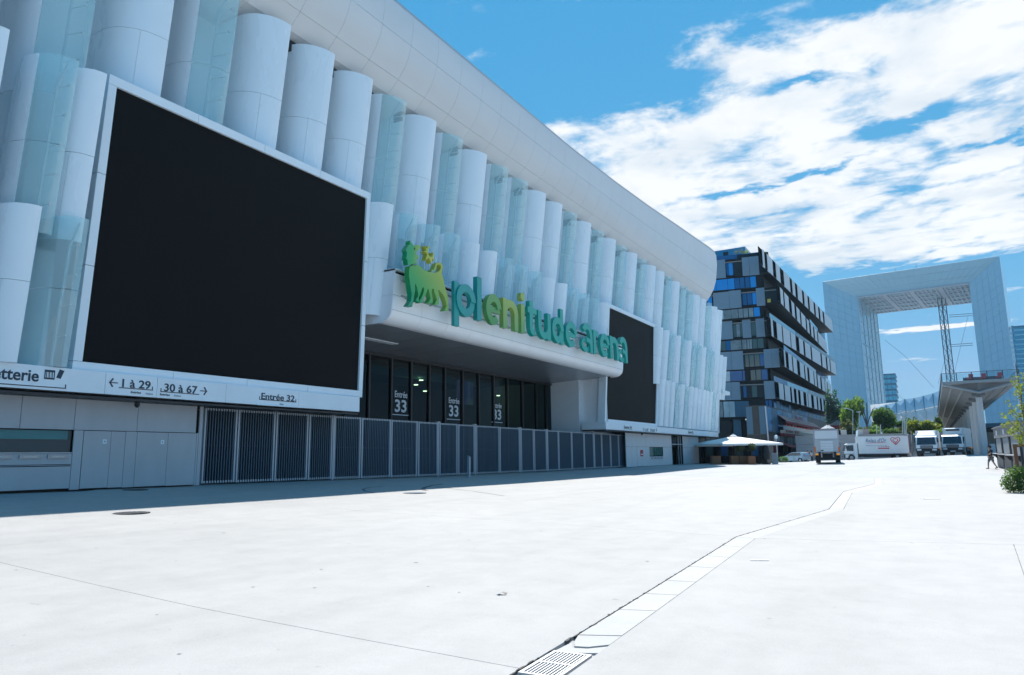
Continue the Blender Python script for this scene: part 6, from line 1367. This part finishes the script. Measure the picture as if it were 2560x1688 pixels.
# ================================================================ CAFE TERRACE
mat('canvas_white', (.78, .78, .76), .7, 0, .04, 1.5); mat('wood_planter', (.22, .085, .035), .65, 0, .25, 5, 0, stretch=(1, 1, 8))
uc = atd(1882, 1109, 80); zr = float(uc[2]); pr = .30
g0_ = g(uc[0], uc[1]+3)
A1_, B1_ = atd(1806, 1109, 77.5), atd(1958, 1109, 79.5)
ex_ = (B1_-A1_)[:2]; Lx = np.linalg.norm(ex_); ex_ = ex_/Lx; ey_ = np.array([-ex_[1], ex_[0]]); cen = A1_[:2]+ex_*Lx/2+ey_*Lx/2
za_ = float(atd(1877, 1090, np.dot(cen-CAM[:2], -np.array([M[0][2], M[1][2]])))[2])
par = thing('giant_parasol', 'huge square white parasol over the café planters', 'parasol', (*cen, g(*cen))); P4 = [A1_[:2], B1_[:2], B1_[:2]+ey_*Lx, A1_[:2]+ey_*Lx]; lo = zr-g(*cen); hi = za_-g(*cen)
c4 = [tuple(p-cen)+(lo,) for p in P4]
for i in range(4):
    a, b = c4[i], c4[(i+1) % 4]; ap = (0, 0, hi); MB().add([a, b, ap, (a[0], a[1], lo-.04), (b[0], b[1], lo-.04), (0, 0, hi-.06)], [(0, 1, 2), (3, 5, 4), (0, 3, 4, 1), (1, 4, 5, 2), (0, 2, 5, 3)]).build('canopy_panel', 'canvas_white', par)
    MB().hexa([a, b, (b[0], b[1], lo-.22), (a[0], a[1], lo-.22)], [(a[0]*.995, a[1]*.995, lo), (b[0]*.995, b[1]*.995, lo), (b[0]*.995, b[1]*.995, lo-.22), (a[0]*.995, a[1]*.995, lo-.22)]).build('valance', 'canvas_white', par)
    MB().tube((0, 0, hi-.25), (a[0]*.97, a[1]*.97, lo-.02), .04).build('rib', 'dark_metal', par)
MB().tube((0, 0, 0), (0, 0, hi+.1), .1).build('pole', 'dark_metal', par); MB().box(-.9, .9, -.9, .9, 0, .12).build('base', 'dark_metal', par)
MB().tube((0, 0, hi-.02), (0, 0, hi+.16), .42, .2, 12).tube((0, 0, hi+.16), (0, 0, hi+.28), .1, .05, 8).build('vent_cap', 'canvas_white', par)
def planter(label, u0, u1, vb, dep, h=.92, plant=None, seed=0, n_=5):
    a = atd(u0, vb, dep); b = atd(u1, vb, dep); w = np.linalg.norm((b-a)[:2]); c_ = (a+b)/2; ang = math.atan2(b[1]-a[1], b[0]-a[0]); t = thing('wood_planter', label, 'planter', gp(c_[0], c_[1]), ang, 'wooden planters around the café'); d = .8
    c2 = np.array([-(b-a)[1], (b-a)[0]])/w*.4; t.location.x += c2[0]; t.location.y += c2[1]
    for k in range(n_):
        z0, z1 = h*k/n_+.012, h*(k+1)/n_-.006
        MB().box(-w/2, w/2, -.4, -.36, z0, z1).build('plank', 'wood_planter', t); MB().box(-w/2, w/2, .36, .4, z0, z1).build('plank', 'wood_planter', t)
        for s in (-1, 1): x = s*(w/2-.02); MB().box(x-.018, x+.018, -.36, .36, z0, z1).build('plank', 'wood_planter', t)
    for s in (-1, 1):
        for q_ in (-.34, .34): MB().box(s*(w/2-.07)-.035, s*(w/2-.07)+.035, q_-.02, q_+.02, 0, h).build('corner_post', 'wood_planter', t)
    MB().box(-w/2+.04, w/2-.04, -.34, .34, .1, h-.08).build('soil', 'terrace_soil', t)
    return t
planter('wooden planter at the left end of the café terrace, without a tree', 1781.5, 1803, 1161, 77)
planter('shaded wooden planter under the left olive tree', 1829, 1848, 1162, 77.5); planter('shaded wooden planter under the right olive tree', 1850, 1870, 1162, 77.8); planter('sunlit wooden planter in front of the right olive tree', 1872, 1890, 1162.5, 76.5)
for lb, u, vt, sd in (('left of two small round-headed olive trees in café planters', 1845, 1103, 71), ('right of two small round-headed olive trees in café planters', 1876, 1104, 72)):
    a = atd(u, 1150, 77.9); h = float(atd(u, vt, 77.9)[2])-g(a[0], a[1]+.4); tree(lb, gp(a[0]+.1, a[1]+.4), h, [(0, 0, h*.78, .5, .5, h*.17), (-.2, .1, h*.66, .35, .35, h*.12), (.25, 0, h*.7, .35, .4, h*.13)], 900, .075, 'leaf_olive', sd, .04, .62, name='olive_tree', group='olive trees in the café planters')
# dark glazed café cabin behind, screens, heater, board, bush, lamp
cab = atd(1850, 1150, 86); t = thing('cafe_cabin', 'dark glazed café cabin in the shade of the big parasol', 'café', gp(cab[0], cab[1])); MB().box(-4.2, 3.2, 0, 4, 0, 2.5).build('wall', 'rest_dark', t)
for k in range(8): MB().box(-4+k*.9, -4+k*.9+.8, -.05, -.02, .9, 2.1).build('window', ['pane_green', 'pane_dark', 'pane_blue', 'pane_dark'][k % 4], t)
MB().box(-4.2, 3.2, -.08, -.03, 0, .85).build('skirting', 'rest_dark', t)
for i, (u, lb) in enumerate(((1860, 'dark café table set nearest the left olive tree'), (1898, 'dark café table set right of the sunlit planter'))):
    a = atd(u, 1158, 81.5); t = thing('cafe_table', lb, 'table', gp(a[0], a[1])); MB().tube((0, 0, .72), (0, 0, .76), .4, .4, 14).build('table_top', 'rest_dark', t); MB().tube((0, 0, .03), (0, 0, .72), .04).build('leg', 'dark_metal', t); MB().tube((0, 0, 0), (0, 0, .03), .25, .25, 12).build('base', 'dark_metal', t)
    for j, (dx, dy) in enumerate(((-.75, .1), (.7, -.2), (.1, .8))):
        c_ = thing('cafe_chair', ['dark café chair left of its table', 'dark café chair right of its table', 'dark café chair behind its table'][j]+(' near the olive tree' if i == 0 else ' beyond the planter'), 'chair', gp(a[0]+dx, a[1]+dy), [R(90), R(-90), R(180)][j], 'café chairs'); MB().box(-.22, .22, -.22, .22, .43, .47).build('seat', 'rest_dark', c_); MB().box(-.22, .22, -.24, -.2, .5, .88).build('backrest', 'rest_dark', c_)
        for lx in (-.19, .19):
            for ly in (-.19, .19): MB().tube((lx, ly, 0), (lx, ly, .44), .018, .018, 5).build('leg', 'dark_metal', c_)
a = atd(1916, 1161, 79); t = thing('closed_parasol', 'tall folded dark parasol standing at the right side of the café', 'parasol', gp(a[0], a[1])); b = MB()
for z0, z1, r0, r1 in ((.5, 1.1, .42, .5), (1.1, 1.9, .5, .36), (1.9, 2.4, .36, .06)): b.tube((0, 0, z0), (0, 0, z1), r0, r1, 9)
b.build('canvas', 'rest_dark', t); MB().tube((0, 0, 0), (0, 0, 2.5), .04).build('pole', 'dark_metal', t); MB().box(-.4, .4, -.4, .4, 0, .1).build('base', 'dark_metal', t)
a = atd(1938, 1159.5, 80); t = thing('menu_board', 'white folding menu board right of the folded dark parasol', 'sign', gp(a[0], a[1]), R(15))
for s in (-1, 1): MB().hexa([(-.3, s*.28, 0), (.3, s*.28, 0), (.3, s*.02, 1.25), (-.3, s*.02, 1.25)], [(-.3, s*.28+.03, 0), (.3, s*.28+.03, 0), (.3, s*.02+.03, 1.25), (-.3, s*.02+.03, 1.25)]).build('board', 'rest_pale', t)
MB().tube((-.3, .02, 1.24), (.3, .02, 1.24), .02).build('hinge', 'dark_metal', t)
a = atd(1953, 1157, 90); tree('low dark green bush beside the car nose', gp(a[0], a[1]), .9, [(0, 0, .45, .8, .5, .4), (.5, 0, .4, .5, .4, .35)], 500, .09, 'leaf_dark', 77, .03, .4, name='bush', cat='bush')
a = atd(1945, 1158, 92); t = thing('lamp_post', 'grey lamp post with a small white globe beside the parasol edge', 'lamp', gp(a[0], a[1])); h = float(atd(1945, 1098, 92)[2])-a[2]; MB().tube((0, 0, 0), (0, 0, h), .07, .055).build('pole', 'grey_metal', t); MB().tube((0, 0, h), (0, 0, h+.35), .16, .2, 10).tube((0, 0, h+.35), (0, 0, h+.5), .2, .05, 10).build('lantern', 'white_trim', t)

# ================================================================ MARKET KIOSKS, post, bush, sapling on the right
mat('kiosk_grey', (.20, .22, .24), .55, .1, .05, 2); mat('shutter_white', (.42, .45, .48), .4, .2); mat('kiosk_wood', (.20, .205, .21), .7, 0, .2, 3, 0, stretch=(1, 6, 1)); mat('post_wood', (.16, .075, .04), .7, 0, .25, 4, 0, stretch=(4, 4, .5))
XK = 4.42
for i, (ya_, yb_, lb) in enumerate([(64.3, 70.2, 'grey shuttered market kiosk furthest away, next to the walking person'), (58.0, 63.9, 'grey shuttered market kiosk in the middle of its row of three'), (51.4, 57.6, 'grey shuttered market kiosk nearest to us, beside the wooden post')]):
    z0 = g(XK, ya_)-.02; H = 3.05; t = thing('market_kiosk', lb, 'kiosk', (XK, (ya_+yb_)/2, z0), 0, 'market kiosks in a row'); l = (yb_-ya_)/2
    MB().box(.08, 2.6, -l, l, 0, H-.02).build('body', 'kiosk_grey', t)
    MB().box(-.05, .08, -l, l, 2.3, H).build('sign_panel', 'kiosk_grey', t); MB().box(-.06, -.05, -.5, .5, 2.5, 2.85).build('sign_mark', 'white_trim', t)
    b = MB(); n = 14
    for k in range(n): b.hexa([(.02, -l+.25, 1.2+1.08*k/n), (.02, l-.25, 1.2+1.08*k/n), (.05, l-.25, 1.2+1.08*(k+.95)/n), (.05, -l+.25, 1.2+1.08*(k+.95)/n)], [(.08, -l+.25, 1.2+1.08*k/n), (.08, l-.25, 1.2+1.08*k/n), (.08, l-.25, 1.2+1.08*(k+.95)/n), (.08, -l+.25, 1.2+1.08*(k+.95)/n)])
    b.build('roller_shutter', 'shutter_white', t, kind='stuff')
    MB().box(-.38, .08, -l+.1, l-.1, 1.08, 1.14).build('counter', 'shutter_white', t)
    for s in (-1, 1): MB().prism([(-.36, 1.08), (.07, 1.08), (.07, .6)], s*(l-.5)-.03, s*(l-.5)+.03, 'y').build('bracket', 'dark_metal', t)
    for k in range(12): MB().box(.0, .07, -l+2*l*k/12+.015, -l+2*l*(k+1)/12-.015, .05, 1.06).build('plank', 'kiosk_wood', t)
    for s in (-1, 1): MB().box(-.03, .1, s*(l-.1)-.1, s*(l-.1)+.1, 0, 2.3).build('corner_post', 'dark_metal', t)
    MB().box(-.15, 2.7, -l-.05, l+.05, H, H+.08).build('roof', 'kiosk_grey', t)
bp = G(2540, 1236); dB = 24.0
a = atd(2552, 1236, 25); zb_ = g(a[0], a[1]); zt_ = float(atd(2552, 1118, 25)[2])
t = thing('timber_frame', 'brown square timber post with a top rail behind the green bush', 'frame', (a[0], a[1], zb_)); MB().box(-.055, .055, -.055, .055, 0, zt_-zb_).build('post', 'post_wood', t); MB().box(1.2, 1.31, -.055, .055, 0, zt_-zb_).build('post', 'post_wood', t); MB().box(-.06, 1.35, -.06, .06, zt_-zb_, zt_-zb_+.1).build('rail', 'post_wood', t)
a = atd(2548, 1237, 23.5); t = tree('bright green leafy bush at the right edge of the paving', (a[0], a[1]+.25, g(a[0], a[1]+.2)-.02), .95, [(0, 0, .42, .42, .38, .42), (.3, .05, .5, .4, .35, .42), (-.2, -.05, .3, .3, .3, .3), (.7, 0, .4, .4, .35, .36), (.05, 0, .72, .22, .22, .25)], 3600, .042, 'leaf_dark', 81, .02, .4, name='bush', cat='bush')
a = atd(2590, 1232, 25); z0 = g(a[0], a[1]); t = thing('sapling', 'young tree with sparse yellow-green leaves hanging into the right edge', 'tree', (a[0], a[1], z0)); b = MB(); tips = []
top = float(atd(2575, 900, 25)[2])-z0; b.tube((0, 0, 0), (-.05, 0, top*.5), .045, .035).tube((-.05, 0, top*.5), (-.1, 0, top), .035, .012)
rn = random.Random(9)
for u, v in ((2535, 950), (2520, 1010), (2510, 1040), (2530, 1030), (2545, 985), (2515, 1065), (2540, 1060), (2530, 1080), (2556, 940), (2553, 1020), (2600, 980), (2620, 1040), (2595, 930), (2558, 1075)):
    e = atd(u, v, 25+rn.uniform(-.6, .6))-np.array([a[0], a[1], z0]); s = (-.06, 0, max(1.0, e[2]-.7)); b.tube(s, tuple(e), .014, .004, 5); tips.append((e, s))
b.build('trunk', 'bark', t)
bl = []
for e, s in tips:
    for k in range(3): f = .45+.28*k; c_ = np.array(s)*(1-f)+e*f; bl.append((c_[0], c_[1], c_[2], .14, .14, .13))
quick(leaves(bl, 900, .05, 91, .3), 'crown', 'leaf_yellow', t)

# ================================================================ PEOPLE
mat('skin', (.42, .24, .17), .55); mat('shirt_dark', (.02, .02, .03), .8); mat('shorts_grey', (.16, .15, .15), .8); mat('trousers_dark', (.015, .017, .022), .8); mat('hair_brown', (.06, .03, .02), .7); mat('shirt_pale', (.35, .38, .42), .8); mat('shoe', (.03, .03, .03), .6)
def skin(name, verts, edges, radii, m, parent, root=0, sub=1):
    me = bpy.data.meshes.new(name); me.from_pydata(verts, edges, []); o = bpy.data.objects.new(name, me); COL.objects.link(o)
    md = o.modifiers.new('s', 'SKIN'); md.use_smooth_shade = True
    for i, r in enumerate(radii): d = me.skin_vertices[0].data[i]; d.radius = (r, r) if not isinstance(r, tuple) else r; d.use_root = (i == root)
    s = o.modifiers.new('u', 'SUBSURF'); s.levels = s.render_levels = sub
    bpy.context.view_layer.update(); m2 = bpy.data.meshes.new_from_object(o.evaluated_get(bpy.context.evaluated_depsgraph_get())); bpy.data.objects.remove(o); m2.materials.clear(); m2.materials.append(MATS[m]); m2.name = name
    return link(name, m2, parent)
def person(label, loc, rz, H, legs, arms, top, bottom, short=False, hair='hair_brown'):
    """faces local -Y; legs/arms: joint offsets in units of height"""
    t = thing('person', label, 'person', loc, rz); k = H
    V = [(0, 0, .52), (0, -.01, .60), (0, -.012, .70), (0, -.005, .795), (0, -.01, .845), (0, -.025, .90), (0, -.028, .955)]; Rr = [.075, .068, .078, .06, .034, .05, .05]; E = [(0, 1), (1, 2), (2, 3), (3, 4), (4, 5), (5, 6)]
    def add(p, r, par): V.append(p); Rr.append(r); E.append((par, len(V)-1)); return len(V)-1
    for s, (kn, an, to) in zip((-1, 1), legs):
        hp = add((s*.052, 0, .50), .055, 0); kk = add((s*.055, kn[0], kn[1]), .036, hp); aa = add((s*.055, an[0], an[1]), .023, kk); add((s*.06, to[0], to[1]), .02, aa)
    for s, (el, wr) in zip((-1, 1), arms):
        sh = add((s*.105, 0, .80), .036, 3); e_ = add((s*el[0], el[1], el[2]), .027, sh); w_ = add((s*wr[0], wr[1], wr[2]), .02, e_); hd = add((s*wr[0], wr[1]-.012, wr[2]-.035), .019, w_)
        for f in (-1, 0, 1): add((s*wr[0]+f*.01, wr[1]-.018, wr[2]-.07+abs(f)*.006), .007, hd)
        add((s*wr[0]-s*.018, wr[1]-.03, wr[2]-.042), .007, hd)
    skin('body', [tuple(c*k for c in v) for v in V], E, [r*k for r in Rr], 'skin', t)
    # shirt, trousers or shorts, hair, shoes
    SV = [(0, 0, .50), (0, -.01, .60), (0, -.012, .70), (0, -.005, .80)]; SR = [.088, .082, .09, .066]; SE = [(0, 1), (1, 2), (2, 3)]
    for s, (el, wr) in zip((-1, 1), arms):
        SV.append((s*.108, 0, .802)); SR.append(.045); SE.append((3, len(SV)-1)); SV.append((s*(.108*.35+el[0]*.65), el[1]*.65, .802*.35+el[2]*.65)); SR.append(.04); SE.append((len(SV)-2, len(SV)-1))
    skin('shirt', [tuple(c*k for c in v) for v in SV], SE, [r*k for r in SR], top, t)
    LV = [(0, 0, .525)]; LR = [.085]; LE = []
    for s, (kn, an, to) in zip((-1, 1), legs):
        LV.append((s*.055, 0, .48)); LR.append(.066); LE.append((0, len(LV)-1)); LV.append((s*.056, kn[0]*.95, kn[1]+.01)); LR.append(.05); LE.append((len(LV)-2, len(LV)-1))
        if not short: LV.append((s*.056, an[0], an[1]+.02)); LR.append(.034); LE.append((len(LV)-2, len(LV)-1))
    skin('shorts' if short else 'trousers', [tuple(c*k for c in v) for v in LV], LE, [r*k for r in LR], bottom, t)
    b = MB()
    for s, (kn, an, to) in zip((-1, 1), legs): x = s*.058; b.hexa([((x-.025)*k, (an[0]+.03)*k, (an[1]-.035)*k), ((x+.025)*k, (an[0]+.03)*k, (an[1]-.035)*k), ((x+.022)*k, (to[0]-.035)*k, (to[1]-.02)*k), ((x-.022)*k, (to[0]-.035)*k, (to[1]-.02)*k)], [((x-.022)*k, (an[0]+.025)*k, (an[1]+.012)*k), ((x+.022)*k, (an[0]+.025)*k, (an[1]+.012)*k), ((x+.02)*k, (to[0]-.03)*k, (to[1]+.012)*k), ((x-.02)*k, (to[0]-.03)*k, (to[1]+.012)*k)])
    b.build('shoes', 'shoe', t)
    skin('hair', [(0, -.008*k, .955*k), (0, -.012*k, .975*k), (0, .005*k, .93*k)], [(0, 1), (0, 2)], [.052*k, .045*k, .044*k], hair, t)
    b = MB()
    for s in (-1, 1): b.tube((s*.018*k, -.075*k, .93*k), (s*.018*k, -.08*k, .93*k), .006*k, .005*k, 6)
    b.build('eyes', 'rest_dark', t); MB().hexa([(-.006*k, -.07*k, .905*k), (.006*k, -.07*k, .905*k), (.004*k, -.07*k, .93*k), (-.004*k, -.07*k, .93*k)], [(-.006*k, -.092*k, .905*k), (.006*k, -.092*k, .905*k), (.003*k, -.078*k, .93*k), (-.003*k, -.078*k, .93*k)]).build('nose', 'skin', t)
    return t
p = atd(2480, 1166.5, 52.5)
person('person in a dark T-shirt and grey shorts striding past the kiosks', gp(p[0], p[1]), R(-60), 1.68, [((-.1, .285), (-.13, .045), (-.19, .022)), ((.05, .27), (.17, .08), (.13, .03))], [((.14, .06, .65), (.12, -.03, .58)), ((.13, -.07, .66), (.07, -.16, .62))], 'shirt_dark', 'shorts_grey', True)
st = [((-.005, .28), (0, .045), (-.06, .02)), ((.01, .28), (.015, .045), (-.05, .02))]; ar = [((.135, .01, .64), (.13, -.04, .5)), ((.135, .0, .64), (.125, -.05, .5))]
p = atd(2021, 1157, 108); person('person in dark clothes standing by the tail of the silver car', gp(p[0], p[1]), R(20), 1.75, st, ar, 'shirt_dark', 'trousers_dark')
p = atd(2031, 1157, 109); person('person in a pale top and dark trousers next to the tail-lift lorry', gp(p[0], p[1]), R(-30), 1.7, st, ar, 'shirt_pale', 'trousers_dark')

# ================================================================ HAZE
hz = MB().box(-680, 680, -160, 760, -4, 132).build('haze', 'clear_glass', kind='stuff'); hm = bpy.data.materials.new('haze_air'); hm.use_nodes = True; ht = hm.node_tree; ht.nodes.clear()
ho = ht.nodes.new('ShaderNodeOutputMaterial'); hv = ht.nodes.new('ShaderNodeVolumePrincipled'); hv.inputs['Color'].default_value = (.5, .78, 1, 1); hv.inputs['Density'].default_value = .0001; hv.inputs['Anisotropy'].default_value = .3
ht.links.new(hv.outputs[0], ho.inputs['Volume']); hz.data.materials.clear(); hz.data.materials.append(hm)
